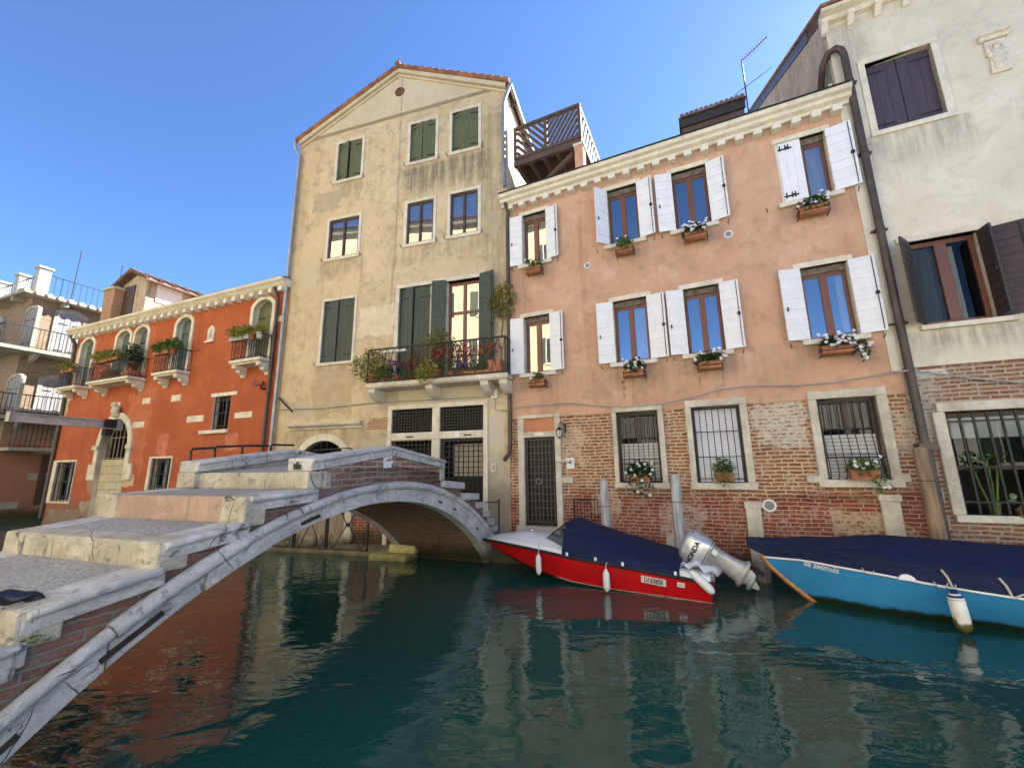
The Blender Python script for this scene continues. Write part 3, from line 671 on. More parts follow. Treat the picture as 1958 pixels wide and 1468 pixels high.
# cornice with its block corbels
mb = MB(); profile_run(mb, [(0, ZC-.30), (-.09, ZC-.30), (-.11, ZC-.24), (-.20, ZC-.20), (-.22, ZC-.13), (-.30, ZC-.10), (-.32, ZC-.03), (-.32, ZC), (.1, ZC)], UL-.12, UR+.02)
cor = mb.build('cornice', M['stone'], pk, fix=True)
mb = MB(); mb.box(-.085, .085, -.21, .02, -.085, .06); cb = mb.build('corbel', M['stone'], cor, bevel=.008)
u0 = F.uv(975, 386, -.15)[0]; u1 = F.uv(1597, 195, -.15)[0]
for i in range(22):
    loc = (u0+(u1-u0)*i/21, 0, ZC-.385)
    if i == 0: cb.location = loc
    else: inst(cb, cor, loc)
mb = MB(); mb.tube([(UL-.1, -.33, ZC+.012), (UR, -.33, ZC+.012)], .022, 8); mb.build('gutter', M['iron'], pk)
def upper_window(key, al, ar, cur=None, closed_left=False):
    u0, u1, z0, z1 = WR[key]; w = u1-u0
    mb = MB(); mb.box(u0-.10, u1+.10, -.035, .1, z1, z1+.115); mb.box(u0-.14, u1+.14, -.10, .2, z0-.10, z0)
    mb.box(u0-.05, u0-.001, -.012, .12, z0, z1); mb.box(u1+.001, u1+.05, -.012, .12, z0, z1)
    wn = mb.build('window', M['stone'], pk, bevel=.012)
    sash(wn, u0+.01, u1-.01, z0+.005, z1-.13, .13, M['sash'], M['glass'], .06, True, .13)
    mb = MB(); mb.box(u0, u1, .1, .2, z1-.13, z1-.001); mb.build('shaded_mortar_strip', M['lintel_shade'], wn)  # mortar strip under the lintel, the recess shade put into its colour
    if cur:
        a, b, mat = cur; curtain(wn, u0+(u1-u0)*a, u0+(u1-u0)*b, z0+.03, z1-.16, .24, M[mat], .015, .13)
    h = z1-z0-.01
    shutter(wn, (u0-.005, z0+.005), w/2, h, 0 if closed_left else al, -1, M['white_paint'], 'v' if closed_left else 'h', .02 if closed_left else -.05)
    shutter(wn, (u1+.005, z0+.005), w/2, h, ar, 1, M['white_paint'], 'h', -.05)
    mb = MB()                                                    # hold-back hooks in the wall
    for s, u in ((-1, u0-w*.42), (1, u1+w*.42)): mb.tube([(u, 0, z0-.1), (u, -.07, z0-.1), (u+.02*s, -.08, z0-.03)], .009, 5)
    build_each(mb, 'hook', M['rust'], wn)
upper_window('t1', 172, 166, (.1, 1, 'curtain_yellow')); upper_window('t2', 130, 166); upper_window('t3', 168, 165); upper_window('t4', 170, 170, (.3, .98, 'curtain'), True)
wn4 = [o for o in pk.children if o.name.startswith('window')][-1]; u0, u1, z0, z1 = WR['t4']
mb = MB()
for zc in (z0+.12, z1-.2):
    for q in (u0+.03, u0+.13):
        mb.box(q, q+.022, -.012, .001, zc, zc+.13)
        if q > u0+.1: mb.box(q+.0221, q+.055, -.011, .001, zc+.055, zc+.078); mb.box(q+.0551, q+.077, -.012, .001, zc, zc+.13)
build_each(mb, 'hinge', M['ink'], wn4)
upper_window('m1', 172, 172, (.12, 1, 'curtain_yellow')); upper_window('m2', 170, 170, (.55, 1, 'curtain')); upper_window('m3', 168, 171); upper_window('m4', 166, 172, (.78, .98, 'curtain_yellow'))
def low_window(key, fr, nv, hz, bow, kind):
    u0, u1, z0, z1 = GR[key]; l, r, t, b = fr
    mb = MB(); mb.box(u0-l, u1+r, -.05, .2, z1, z1+t); mb.box(u0-l, u0, -.045, .2, z0, z1); mb.box(u1, u1+r, -.045, .2, z0, z1)
    mb.box(u0-l-.02, u1+r+.02, -.06, .24, z0-b, z0)
    wn = mb.build('barred_window', M['stone_low'], pk, bevel=.014)
    sash(wn, u0+.01, u1-.01, z0+.01, z1-.01, .16, M['sash_dark'], M['glass_low'], .06, True, .1)
    if kind == 'blind': blind(wn, u0+.06, u1-.06, z0+.05, z1-.06, .10, M['blind'])
    elif kind == 'half': blind(wn, u0+.06, u1-.06, z0+.05, z0+(z1-z0)*.55, .13, M['blind_dim'], .07)
    else: blind(wn, u0+.06, u1-.06, z0+.05, z0+(z1-z0)*.45, .13, M['blind_dim'], .07)
    grille(wn, u0+.03, u1-.03, z0+.03, z1-.02, .02, nv, 0, .017, bow, hz=[z0+(z1-z0)*q for q in hz])
low_window('g1', (.10, .12, .14, .12), 9, (.05, .32, .62, .95), .10, 'half')
low_window('g2', (.12, .14, .15, .14), 8, (.05, .33, .66, .96), 0, 'blind')
low_window('g3', (.14, .16, .16, .14), 8, (.30, .62, .96), .16, 'half')
# street door
u0, u1, z0, z1 = DR
mb = MB(); mb.box(u0-.17, u0, -.05, .22, z0-.1, PN[3]+.01); mb.box(u1, u1+.15, -.05, .22, z0-.1, PN[3]+.01); mb.box(u0-.15, u1+.13, -.046, .2, z1, PN[2]); mb.box(u0-.17, u1+.15, -.06, .2, PN[3]+.01, PN[3]+.10)
mb.box(u0-.2, u1+.18, -.14, .22, z0-.16, z0-.02); mb.box(u1+.15, u1+.42, -.04, .1, z0+1.0, z0+1.14); mb.box(u1+.03, u1+.42, -.10, .1, z1-.62, z1-.58)
dw = mb.build('door_surround', M['stone_low'], pk, bevel=.012)
mb = MB(); mb.box(u0, u1, -.01, .1, PN[2], PN[3]+.005); mb.build('panel', M['pinkstucco'], dw)
mb = MB(); cx = (u0+u1)/2; mb.box(cx-.13, cx+.13, -.052, -.03, z1+.035, PN[2]-.03); mb.build('number_plate', M['plate'], dw)
mb = MB(); mb.box(u0, u0+.06, .03, .1, z0, z1); mb.box(u1-.06, u1, .03, .1, z0, z1); mb.box(u0+.06, u1-.06, .031, .099, z1-.06, z1); mb.box(u0+.06, u1-.06, .031, .099, z0, z0+.08); mb.box(u0+.06, u1-.06, .12, .14, z0+.05, z1-.05)
door = mb.build('door', M['iron'], pk)
grille(door, u0+.06, u1-.06, z0+.08, z1-.06, .02, 8, 13, .022, mat=M['iron_grey'])
mb = MB(); mb.tube([(cx-.06+.07*cos(a*pi/8), .03, (z0+z1)/2-.02+.07*sin(a*pi/8)) for a in range(16)], .01, 5, close=True); mb.build('door_knocker', M['silver_dull'], door)
# small fittings of the wall
def round_vent(root, px, py, r, F=PINK):
    u, z = F.uv(px, py); mb = MB()
    vs = [(u+rr*cos(2*pi*j/24), dd, z+rr*sin(2*pi*j/24)) for rr, dd in ((r, .01), (r, -.03), (r*.72, -.03), (r*.72, .01)) for j in range(24)]
    mb.add(vs, [(i*24+j, i*24+(j+1) % 24, (i+1)*24+(j+1) % 24, (i+1)*24+j) for i in range(3) for j in range(24)], 0)
    mb.add(vs[72:], [tuple(range(24))], 1)
    for q in range(-3, 4): 
        hw = math.sqrt(max(0, (r*.7)**2-(q*r*.2)**2)); mb.box(u-hw, u+hw, -.012, -.002, z+q*r*.2-.006, z+q*r*.2+.006, 2)
    mb.build('round_vent', [M['plate'], M['room'], M['zinc']], root)
round_vent(pk, 1123.5, 508.5, .085); round_vent(pk, 1392.5, 449, .09); round_vent(pk, 1471, 966, .12)
u, z = F.uv(1082.6, 895.7); u2, z2 = F.uv(1097.8, 874.8)
mb = MB(); mb.box(u, u2, .005, .05, z, z2); mb.box(u+.015, u2-.015, -.004, .008, z+.015, z2-.015); pl = mb.build('intercom_plate', M['plate'], pk, bevel=.004)
mb = MB(); c = (u+u2)/2; mb.prism([(c-.055, z2-.08), (c-.03, z2-.05), (c, z2-.045), (c+.03, z2-.05), (c+.055, z2-.08), (c+.03, z2-.10), (c+.02, z2-.13), (c, z2-.145), (c-.02, z2-.13), (c-.03, z2-.10)], -.009, -.003, 'y'); mb.build('emblem', M['ink'], pl)
for (x0, y0, x1, y1) in ((1424, 959, 1453, 1130), (1680, 945, 1718, 1060)):
    a = (F.uv(x0, y0)[0], F.uv(x1, y0)[0], 0, F.uv(x0, y0)[1]); mb = MB(); mb.box(a[0], a[1], -.035, .1, -.4, a[3]-.12); mb.box(a[0]-.02, a[1]+.03, -.05, .1, a[3]-.12, a[3]); mb.build('stone_pier', M['stone_low'], pk, bevel=.015)
a = F.rect(1273, 1022, 1290, 1046); mb = MB(); mb.box(a[0], a[1], .0, .08, a[2], a[3]); mb.build('stone_block', M['stone_low'], pk, bevel=.01)
a = F.rect(1541, 909, 1578, 923); mb = MB(); mb.box(a[0], a[1], -.052, .1, a[2], a[3]); b = F.rect(1705, 907, 1742, 921); mb.box(b[0], b[1], -.052, .1, b[2], b[3]); build_each(mb, 'sill_stone', M['stone_low'], pk, bevel=.01)
# brick relieving course over the blocked water window
a = F.rect(1452, 944, 1690, 956); mb = MB(); n = 46
for i in range(n):
    q = a[0]+(a[1]-a[0])*i/n; mb.box(q+.008, q+(a[1]-a[0])/n-.008, .012, .07, a[2], a[3])
mb.build('soldier_course', M['pink_brick'], pk)
# low iron grille on the brick
a = F.rect(1098, 953, 1146, 1015); root = fthing(F, 'iron_grille', 'low rusty iron grille standing against the brick beside the barred door', 'grille', (a[0]+a[1])/2, 0, a[2]); w2 = (a[1]-a[0])/2
mb = MB(); mb.bar((-w2, -.03, a[3]-a[2]), (w2, -.03, a[3]-a[2]), .025, .025); mb.bar((-w2, -.03, .05), (w2, -.03, .05), .025, .025); mb.bar((-w2, -.03, 0), (-w2, -.03, a[3]-a[2]), .03, .03); mb.build('frame', M['rust'], root)
mb = MB(); [mb.tube([(-w2+2*w2*i/7, -.03, 0), (-w2+2*w2*i/7, -.03, a[3]-a[2])], .009, 5) for i in range(1, 8)]; mb.build('bars', M['rust'], root)
# wall lantern
u, z = F.uv(1081, 818); root = fthing(F, 'wall_lantern', 'small black wrought iron lantern on a scrolled bracket beside the barred door', 'lantern', u, 0, z)
mb = MB(); mb.box(-.015, .015, -.02, .02, -.12, .1); mb.tube([(0, -.02, .04), (-.02, -.12, .12), (-.06, -.2, .13), (-.09, -.22, .06), (-.09, -.22, .0)], .01, 6); mb.tube([(0, -.02, -.08), (-.03, -.10, -.02), (-.01, -.13, .05), (.0, -.08, .06)], .008, 6); mb.build('bracket', M['iron'], root)
mb = MB(); mb.lathe([(0, .02), (.03, .0), (.085, -.06), (.09, -.065), (.075, -.07)], 6, 0, None, (-.09, -.22)); mb.lathe([(.05, -.23), (.02, -.26), (0, -.27)], 6, 0, None, (-.09, -.22))
for j in range(6):
    a = 2*pi*j/6; mb.bar((-.09+.075*cos(a), -.22+.075*sin(a), -.07), (-.09+.05*cos(a), -.22+.05*sin(a), -.23), .009, .009)
mb.build('lantern_frame', M['iron'], root)
mb = MB(); mb.lathe([(.07, -.07), (.046, -.23)], 6, 0, None, (-.09, -.22)); mb.build('lantern_glass', M['plate'], root)
# big downpipes
def pipe_pts(F, pts, d): return [(*[F.uv(x, y, d)[0]], d, F.uv(x, y, d)[1]) for x, y in pts]
mb = MB(); mb.tube([(UL+.1, -.3, ZC-.3), (UL+.1, -.12, ZC-.5), (UL+.07, -.09, ZC-.75), (UL+.07, -.09, 2.7), (UL+.05, -.1, 2.45), (UL-.02, -.24, 2.28)], .055, 8)
for z in (8.2, 6.4, 4.6, 3.2): mb.tube([(UL+.07, -.09, z), (UL+.07, -.09, z+.05)], .064, 8)
mb.build('drainpipe', M['pipe_brown'], pk)
# roof dormer over the cornice
a = F.rect(1300, 228, 1425, 200, .6); root_d = MB(); zt = a[3]
root_d.box(a[0]+.03, a[1]-.03, .62, 2.4, ZC-.2, zt-.26); dm = root_d.build('dormer', M['wood_terrace'], pk)
mb = MB(); mb.box(a[0], a[1], .56, .61, zt-.30, zt-.06); mb.build('fascia', simple('dark_fascia', (.03, .025, .025), .6), dm)
mb = MB(); mb.add([(a[0]-.03, .5, zt-.05), (a[1]+.03, .5, zt-.05), (a[1]+.03, 2.6, zt+.28), (a[0]-.03, 2.6, zt+.28)], [(0, 1, 2, 3)])
for i in range(13):
    q = a[0]+(a[1]-a[0])*(i+.5)/13; mb.tube([(q, .48, zt-.02), (q, 2.6, zt+.31)], .055, 7)
mb.build('dormer_roof', M['tile_side'], dm)
# roof terrace
TA = F.uv(975, 312, .3); TB = F.uv(1112, 264, .3); TT = F.uv(1110, 196, .3); tz0 = TB[1]; tz1 = TT[1]; ua, ub = UL+.12, TB[0]
tdp = max(2.0, min(4.5, F.side(1153, 300, ub)[0]))
ter = fthing(F, 'roof_terrace', 'brown wooden roof terrace with slatted diagonal railing above the pink house', 'roof terrace', 0, .3, 0)
mb = MB(); mb.box(ua, ub, .02, tdp, tz0-.02, tz0+.04); mb.build('deck', M['wood_terrace'], ter)
mb = MB()
for i in range(5): mb.box(ua+(ub-ua)*(i+.1)/5, ua+(ub-ua)*(i+.1)/5+.1, .1, tdp, tz0-.2, tz0-.03)
mb.box(ua, ub, .0, .12, tz0-.18, tz0-.021); mb.bar((ua, .9, tz0-.75), (ub-.3, .15, tz0-.3), .1, .14); mb.build('beams', M['wood_terrace'], ter)
mb = MB(); mb.box(ub-.22, ub+.02, .0, .3, ZC-.1, tz0-.2); mb.build('brick_pier', M['pink_plaster'], ter); mb = MB(); mb.box(ub-.25, ub+.05, -.03, .33, tz0-.2, tz0-.13); mb.build('pier_cap', M['stone'], ter)
mb = MB(); um = ua+(ub-ua)*.49
for q in (ua+.05, um, ub-.05): mb.box(q-.05, q+.05, .0, .08, tz0+.04, tz1-.03)
mb.box(ua, ub, -.01, .09, tz1-.08, tz1); mb.box(ua, ub, -.008, .088, tz0+.04, tz0+.14)
hh = tz1-tz0-.2
for side, (p, q) in ((-1, (ua+.1, um-.05)), (1, (um+.05, ub-.1))):
    for i in range(-7, 7):
        zz = tz0+.14+hh*(i*.24)
        if side < 0: a_, b_ = (p, zz+1.1), (q, zz)
        else: a_, b_ = (p, zz-.15), (q, zz+1.3)
        # clip the slat to the frame
        (x1, y1), (x2, y2) = a_, b_
        ts = [0, 1]; lo, hi = tz0+.14, tz1-.08
        dy = y2-y1; t0, t1 = 0., 1.
        ta, tb = sorted(((lo-y1)/dy, (hi-y1)/dy)); t0, t1 = max(t0, ta), min(t1, tb)
        if t1-t0 > .03: mb.bar((x1+(x2-x1)*t0, .04, y1+dy*t0), (x1+(x2-x1)*t1, .04, y1+dy*t1), .03, .085)
mb.build('front_railing', M['wood_terrace'], ter)
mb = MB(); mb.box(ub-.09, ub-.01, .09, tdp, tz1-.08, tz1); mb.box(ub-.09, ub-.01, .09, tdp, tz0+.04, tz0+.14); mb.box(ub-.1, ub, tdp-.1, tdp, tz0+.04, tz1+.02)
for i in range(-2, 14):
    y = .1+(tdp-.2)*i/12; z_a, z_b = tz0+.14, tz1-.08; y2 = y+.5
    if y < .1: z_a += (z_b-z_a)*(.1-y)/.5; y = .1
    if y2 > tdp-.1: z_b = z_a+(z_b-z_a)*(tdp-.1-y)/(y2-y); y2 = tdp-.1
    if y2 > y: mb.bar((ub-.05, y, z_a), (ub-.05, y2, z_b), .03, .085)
mb.build('side_railing', simple('sunlit_terrace_wood', (.5, .44, .38), .8, 0, .15, 5), ter)  # side railing wood coloured pale for the sun that falls on it
# aerial
u, z = F.uv(1428, 205, 1.6); ut, zt = F.uv(1418, 115, 1.6)
an = fthing(F, 'roof_aerial', 'thin television aerial on a mast behind the pink house cornice', 'aerial', u, 1.6, ZC-.2)
hz_ = zt-ZC+.2
mb = MB(); mb.tube([(0, 0, 0), (ut-u, 0, hz_)], .018, 6); mb.build('mast', M['iron_grey'], an)
mb = MB(); b_ = (ut-u+.02, 0, hz_-.02); e_ = F.uv(1467, 70, 1.4); e_ = (e_[0]-u, -.2, e_[1]-ZC+.2); mb.tube([b_, e_], .012, 5)
for i in range(12):
    t = i/11; c = Vector(b_).lerp(Vector(e_), t); s = .16-.06*t; mb.tube([c+Vector((-s*.3, s, -s*.4)), c+Vector((s*.3, -s, s*.4))], .007, 4)
mb.build('yagi', M['iron_grey'], an)
mb = MB(); c0 = F.uv(1405, 182, 1.6); c1 = F.uv(1455, 150, 1.6)
mb.tube([(c0[0]-u, 0, c0[1]-ZC+.2), (c1[0]-u, -.1, c1[1]-ZC+.2)], .01, 5)
for t in (.1, .45, .75, 1):
    c = Vector((c0[0]-u, 0, c0[1]-ZC+.2)).lerp(Vector((c1[0]-u, -.1, c1[1]-ZC+.2)), t); mb.tube([c+Vector((-.2, .3, .14)), c+Vector((.2, -.3, -.14))], .008, 4)
mb.build('crossed_dipoles', M['iron_grey'], an)
# cable slung along the walls
pts = [(900, 772), (946, 764), (958, 783), (975, 787), (990, 778), (1040, 773), (1090, 770), (1130, 774), (1190, 778), (1260, 772), (1320, 760), (1380, 744), (1440, 737), (1520, 737), (1600, 730), (1660, 720), (1710, 711)]
mb = MB(); mb.tube([(F.uv(x, y, -.07)[0], -.07, F.uv(x, y, -.07)[1]) for x, y in pts[2:]], .016, 5)
solo(F, 'cable', 'pale cable sagging across the pink house wall above the ground floor windows', 'cable', mb, M['cable'])
# ------------------------------------------------------------------ cream house on the right
F = CRE
cr = fthing(F, 'cream_house', 'tall cream plastered house with brown and aubergine shutters and a stone relief', 'house')
CU0, CU1 = -.16, 5.5
ZE = F.uv(1568, 20, -.25)[1]
ZP = (F.uv(1745, 702)[1] + F.uv(1950, 686)[1])/2
W1 = F.rect(1659, 118, 1797, 245); W1 = (F.uv(1664, 180)[0], F.uv(1797, 160)[0], F.uv(1684, 251)[1], F.uv(1660, 122)[1])
W2 = (F.uv(1752, 540)[0], F.uv(1893, 540)[0], F.uv(1782, 622)[1], F.uv(1742, 463)[1])
W3 = (F.uv(1825, 880)[0], F.uv(1825, 880)[0]+1.45, F.uv(1852, 984)[1], F.uv(1812, 787)[1])
M['cream_plaster'] = plaster('cream_plaster', (.665, .62, .50), (.575, .53, .415), (.71, .67, .56), (.5, .47, .4), .35,
    [(W1[0]-.3, W1[1]+.3, W1[2]-1.2, W1[2]-.08, .55), (W2[0]-.3, W2[1]+.4, W2[2]-.7, W2[2]-.1, .6), (CU0, CU0+.7, ZE-2.2, ZE-.3, .35)], [], None, .04, seed=2, mott=.6)
M['cream_brick'] = bricks('brown_red_brick', (.21, .08, .05), (.36, .16, .09), (.42, .36, .28), .017, (.42, .36, .29), .5, alg=.3, rh=.074, xo=3.1, pale=[(CU0, CU0+.55, ZP-1.2, ZP-.1, (.45, .41, .34)), (F.uv(1757, 735)[0], F.uv(1815, 735)[0], ZP-.2, ZP-.05, (.66, .62, .54))], bst=1.)
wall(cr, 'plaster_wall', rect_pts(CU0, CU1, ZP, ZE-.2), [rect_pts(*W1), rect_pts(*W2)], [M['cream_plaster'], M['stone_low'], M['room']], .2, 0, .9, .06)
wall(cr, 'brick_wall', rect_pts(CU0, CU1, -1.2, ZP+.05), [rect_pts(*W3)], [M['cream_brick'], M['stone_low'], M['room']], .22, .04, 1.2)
# left gable side over the neighbour's roof
v1 = F.side(1500, 130, CU0); v2 = F.side(1450, 205, CU0)
sl = (v2[1]-ZE)/max(v2[0], 1)
D_ = 9.
mb = MB(); mb.prism([(.061, -1), (.061, ZE-.05), (D_, ZE-.05+sl*D_), (D_, -1)], CU0-.02, CU0+.1, 'x'); mb.prism([(.061, -1), (.061, ZE-.05), (D_, ZE-.05+sl*D_), (D_, -1)], CU1-.1, CU1, 'x'); mb.build('side_wall', M['side_plaster'], cr, fix=True)
mb = MB(); mb.prism([(-.35, ZE-.02), (-.35, ZE+.05), (D_, ZE+.07+sl*(D_+.35)), (D_, ZE+sl*(D_+.35))], CU0-.12, CU1, 'x'); rf = mb.build('roof', M['tile'], cr, fix=True)
mb = MB(); mb.prism([(.9, ZE-.3+sl*1.25), (.9, ZE+.0+sl*1.25), (D_, ZE+.0+sl*(D_+.35)), (D_, ZE-.3+sl*(D_+.35))], CU0-.06, CU0-.03, 'x'); mb.build('verge_board', simple('blue_grey_verge', (.09, .095, .13), .6), rf, fix=True)
mb = MB(); mb.box(CU0-.10, CU0-.03, .1, 8, ZE-1.75, ZE-1.6); mb.build('side_ledge', M['stone_low'], cr)
mb = MB(); profile_run(mb, [(.0, ZE-.22), (-.1, ZE-.2), (-.14, ZE-.12), (-.28, ZE-.08), (-.3, ZE-.021), (0, ZE-.021)], CU0-.1, CU1); co = mb.build('cornice', M['stone'], cr, fix=True)
mb = MB(); mb.prism([(.01, -.24), (-.05, -.22), (-.13, -.10), (-.2, -.05), (-.2, .02), (.01, .02)], -.055, .055, 'x'); c0 = mb.build('corbel', M['stone'], co, fix=True)
for i in range(9):
    lc = (F.uv(1578, 58, -.1)[0]+i*.46, 0, ZE-.22)
    if i == 0: c0.location = lc
    else: inst(c0, co, lc)
# windows
M['net'] = simple('grey_net_curtain', (.16, .17, .155), .9, 0, .15, 7, grain=(9, 9, .3))
u0, u1, z0, z1 = W1
mb = MB(); fw = .12; mb.box(u0-fw, u1+fw, -.03, .15, z1, z1+fw); mb.box(u0-fw, u0, -.028, .15, z0, z1); mb.box(u1, u1+fw, -.028, .15, z0, z1); mb.box(u0-fw-.01, u1+fw+.01, -.05, .15, z0-fw*.9, z0)
wn = mb.build('window', M['stone'], cr, bevel=.01)
for s, hx in ((-1, u0+.005), (1, u1-.005)): shutter(wn, (hx, z0+.01), (u1-u0)/2-.01, z1-z0-.02, 0, s, M['purple_paint'], 'v', .12)
u0, u1, z0, z1 = W2
mb = MB(); mb.box(u0-.18, u1+.05, -.035, .15, z1, z1+.11); wn = mb.build('window', M['stone'], cr, bevel=.012); mb = MB(); mb.box(u0-.1, u1+.22, -.10, .2, z0-.09, z0); mb.build('sill', M['stone'], wn, bevel=.012)
sash(wn, u0+.01, u1-.01, z0+.01, z1-.01, .12, M['sash'], M['glass_low'], .07, True, .17); curtain(wn, u0+.62, u0+.72, z0+.05, z1-.1, .3, M['curtain'], .02, .09); curtain(wn, u0+.06, u0+.42, z0+.03, z1-.08, .22, M['net'], .012, .13, 'net_curtain')
shutter(wn, (u0-.01, z0+.01), .44, z1-z0-.02, 125, -1, M['brown_paint'], 'h', -.04, n=11)
shutter(wn, (u1+.01, z0+.01), .52, z1-z0-.02, 163, 1, M['brown_paint'], 'h', -.04, n=11); shutter(wn, (u1-.0, z0+.012), .3, z1-z0-.024, 95, 1, M['brown_paint'], 'h', -.0, n=11)
u0, u1, z0, z1 = W3
mb = MB(); mb.box(u0-.10, u1+.15, -.04, .2, z1, z1+.16); mb.box(u0-.17, u0, -.035, .2, z0, z1-.001); mb.box(u1, u1+.17, -.035, .2, z0, z1-.001); mb.box(u0-.15, u1+.2, -.07, .28, z0-.12, z0)
wn = mb.build('barred_window', M['stone_low'], cr, bevel=.015)
sash(wn, u0+.01, u1-.01, z0+(z1-z0)*.42, z1-.01, .2, M['sash_dark'], M['glass_low'], .06, False); grille(wn, u0+.02, u1-.02, z0+.02, z1-.02, .04, 9, 0, .03, 0, hz=[z0+(z1-z0)*q for q in (.12, .45, .9)])
mb = MB(); mb.box(u0+.1, u1-.1, .3, .34, z1-.45, z1-.1); mb.build('blind', M['blind'], wn)
# stone relief under its little ledge
a = F.rect(1868, 82, 1932, 135); a = (F.uv(1874, 110)[0], F.uv(1936, 100)[0], F.uv(1892, 146)[1], F.uv(1900, 80)[1]); uc = (a[0]+a[1])/2
rl = fthing(F, 'stone_relief', 'weathered white stone relief of a small figure under a moulded ledge on the cream wall', 'relief', uc, 0, a[2])
hh, hw = a[3]-a[2], (a[1]-a[0])/2*.82
mb = MB(); mb.prism([(-hw*.8, 0), (hw*.8, 0), (hw*.8, .05), (hw*.62, hh*.55), (hw*.8, hh*.62), (hw*.8, hh), (-hw*.8, hh), (-hw*.8, hh*.62), (-hw*.62, hh*.55), (-hw*.8, .05)], -.05, .02, 'y'); mb.build('slab', M['stone'], rl, bevel=.008, fix=True)
mb = MB()
for (cx, cz, rx, rz, ry) in ((0, hh*.76, .055, .07, .05), (0, hh*.47, .11, .16, .045), (0, hh*.22, .10, .12, .035), (-.1, hh*.58, .05, .06, .03), (.1, hh*.58, .05, .06, .03)):
    vs = [(cx+rx*sin(pi*i/8)*cos(2*pi*j/12), -.05-ry*sin(pi*i/8)*sin(2*pi*j/12), cz+rz*cos(pi*i/8)) for i in range(9) for j in range(12)]
    mb.add(vs, [(i*12+j, i*12+(j+1) % 12, (i+1)*12+(j+1) % 12, (i+1)*12+j) for i in range(8) for j in range(12)], 0, True)
mb.tube([(.075*cos(t*pi/8), -.06, hh*.76+.09*sin(t*pi/8)) for t in range(16)], .014, 6, close=True)
mb.build('figure_carving', M['stone'], rl)
mb = MB(); profile_run(mb, [(.02, hh+.01), (-.07, hh+.02), (-.10, hh+.07), (-.15, hh+.09), (-.15, hh+.12), (.02, hh+.14)], -hw*1.15, hw*1.15); mb.build('ledge', M['stone'], rl, fix=True)
# big brown downpipe between the houses
P_ = [F.uv(x, y, -.12) for x, y in ((1600, 100), (1625, 200), (1650, 300), (1691, 480), (1742, 700))]
um = F.uv(1660, 330, -.12)[0]; ztop = F.uv(1590, 98, -.12)[1]; uu = F.uv(1700, 520, -.12)[0]
mb = MB(); mb.tube([(CU0-.15, 2.0, ZE-1.3), (CU0-.15, .5, ztop-.55), (CU0-.13, .12, ztop-.08), (CU0-.05, -.06, ztop+.03), (uu-.12, -.12, ztop+.03), (uu-.03, -.12, ztop-.05), (uu, -.12, ztop-.2), (uu, -.12, 2.35)], .067, 12)
for z in (ztop-.9, ztop-2.6, ztop-4.3, ztop-6.2): mb.tube([(uu, -.12, z), (uu, -.12, z+.05)], .077, 12); mb.box(uu-.13, uu+.13, -.1, .02, z, z+.03)
mb.tube([(uu+.02, -.12, 2.45), (uu+.02, -.12, .1)], .065, 10); mb.box(uu-.11, uu+.14, -.2, .01, 2.3, 2.42)
mb.build('drainpipe', M['pipe_brown'], cr)
# corner strip where the pink plaster ends
mb = MB(); mb.box(CU0-.03, CU0+.12, -.02, .059, ZP-.05, ZE-1.9); mb.build('corner_strip', M['cream_plaster'], cr)
pts = [(1716, 711), (1735, 708), (1800, 714), (1870, 722), (1958, 730), (2060, 736)]
mb = MB(); mb.tube([(F.uv(x, y, -.16)[0], -.16 if i < 2 else -.05, F.uv(x, y, -.16 if i < 2 else -.05)[1]) for i, (x, y) in enumerate(pts)], .016, 5)
solo(F, 'cable', 'pale cable running over the brown drainpipe and along the brick of the cream house', 'cable', mb, M['cable'])
# pots inside the barred window
def pot_plant(F, name, label, cat, u, d, z, r, h, mat, plants, group=None):
    root = fthing(F, name, label, cat, u, d, z, group)
    mb = MB(); mb.lathe([(0, .002), (r*.72, .002), (r*.95, h*.85), (r*1.05, h*.86), (r*1.05, h), (r*.9, h), (r*.85, h*.9), (0, h*.9)], 14); mb.build('pot', mat, root)
    for nm, f, mt in plants:
        mb = MB(); f(mb); mb.build(nm, mt, root)
    return root
rng = random.Random(5)
zs = W3[2]
def canes(mb):
    for i in range(6):
        x = rng.uniform(-.16, .16); mb.tube([(x*.3, .0, .15), (x*.8, rng.uniform(-.04, .05), .5), (x*1.2, 0, rng.uniform(.8, .95))], [.02, .017, .012], 5)
def tops(mb):
    for i in range(46):
        q = Vector((rng.uniform(-.28, .28), rng.uniform(-.1, .1), rng.uniform(.72, 1.02))); leaf(mb, q, .11, rng)
pot_plant(F, 'potted_plant', 'tall potted plant with thick bare green stems behind the bars of the cream house', 'plant', W3[0]+.42, .13, zs, .085, .2, M['pot_green'], [('stems', canes, M['leaf']), ('foliage', tops, M['leaf'])])
def rosettes(mb):
    for i in range(7):
        c = Vector((rng.uniform(-.12, .16), rng.uniform(-.12, .0), rng.uniform(.05, .32)))
        for j in range(14):
            a = 2*pi*j/14; t = Vector((cos(a), rng.uniform(-.7, -.1), sin(a)*.9)).normalized()*.055; w = t.cross(Vector((0, 1, .3))).normalized()*.014
            mb.add([c, c+t*.6+w, c+t, c+t*.6-w], [(0, 1, 2, 3)])
def trail(mb): mb.tube([(0, -.05, .18), (-.08, -.14, .1), (-.1, -.19, .0), (0, -.2, -.06), (.08, -.21, -.12)], .012, 5)
pot_plant(F, 'potted_succulent', 'grey succulent with a pale trailing stem on the stone sill of the barred window', 'plant', W3[0]+.72, .12, zs, .07, .1, M['terracotta'], [('stems', trail, M['stem']), ('foliage', rosettes, M['leaf_grey'])])
pot_plant(F, 'potted_herb', 'bushy small leaved herb in a green pot behind the succulent on the stone sill', 'plant', W3[0]+1.05, .12, zs, .085, .19, M['pot_green'], [('foliage', lambda mb: leaves(mb, (0, -.02, .30), .2, .12, .14, 120, .05, rng), M['leaf'])])
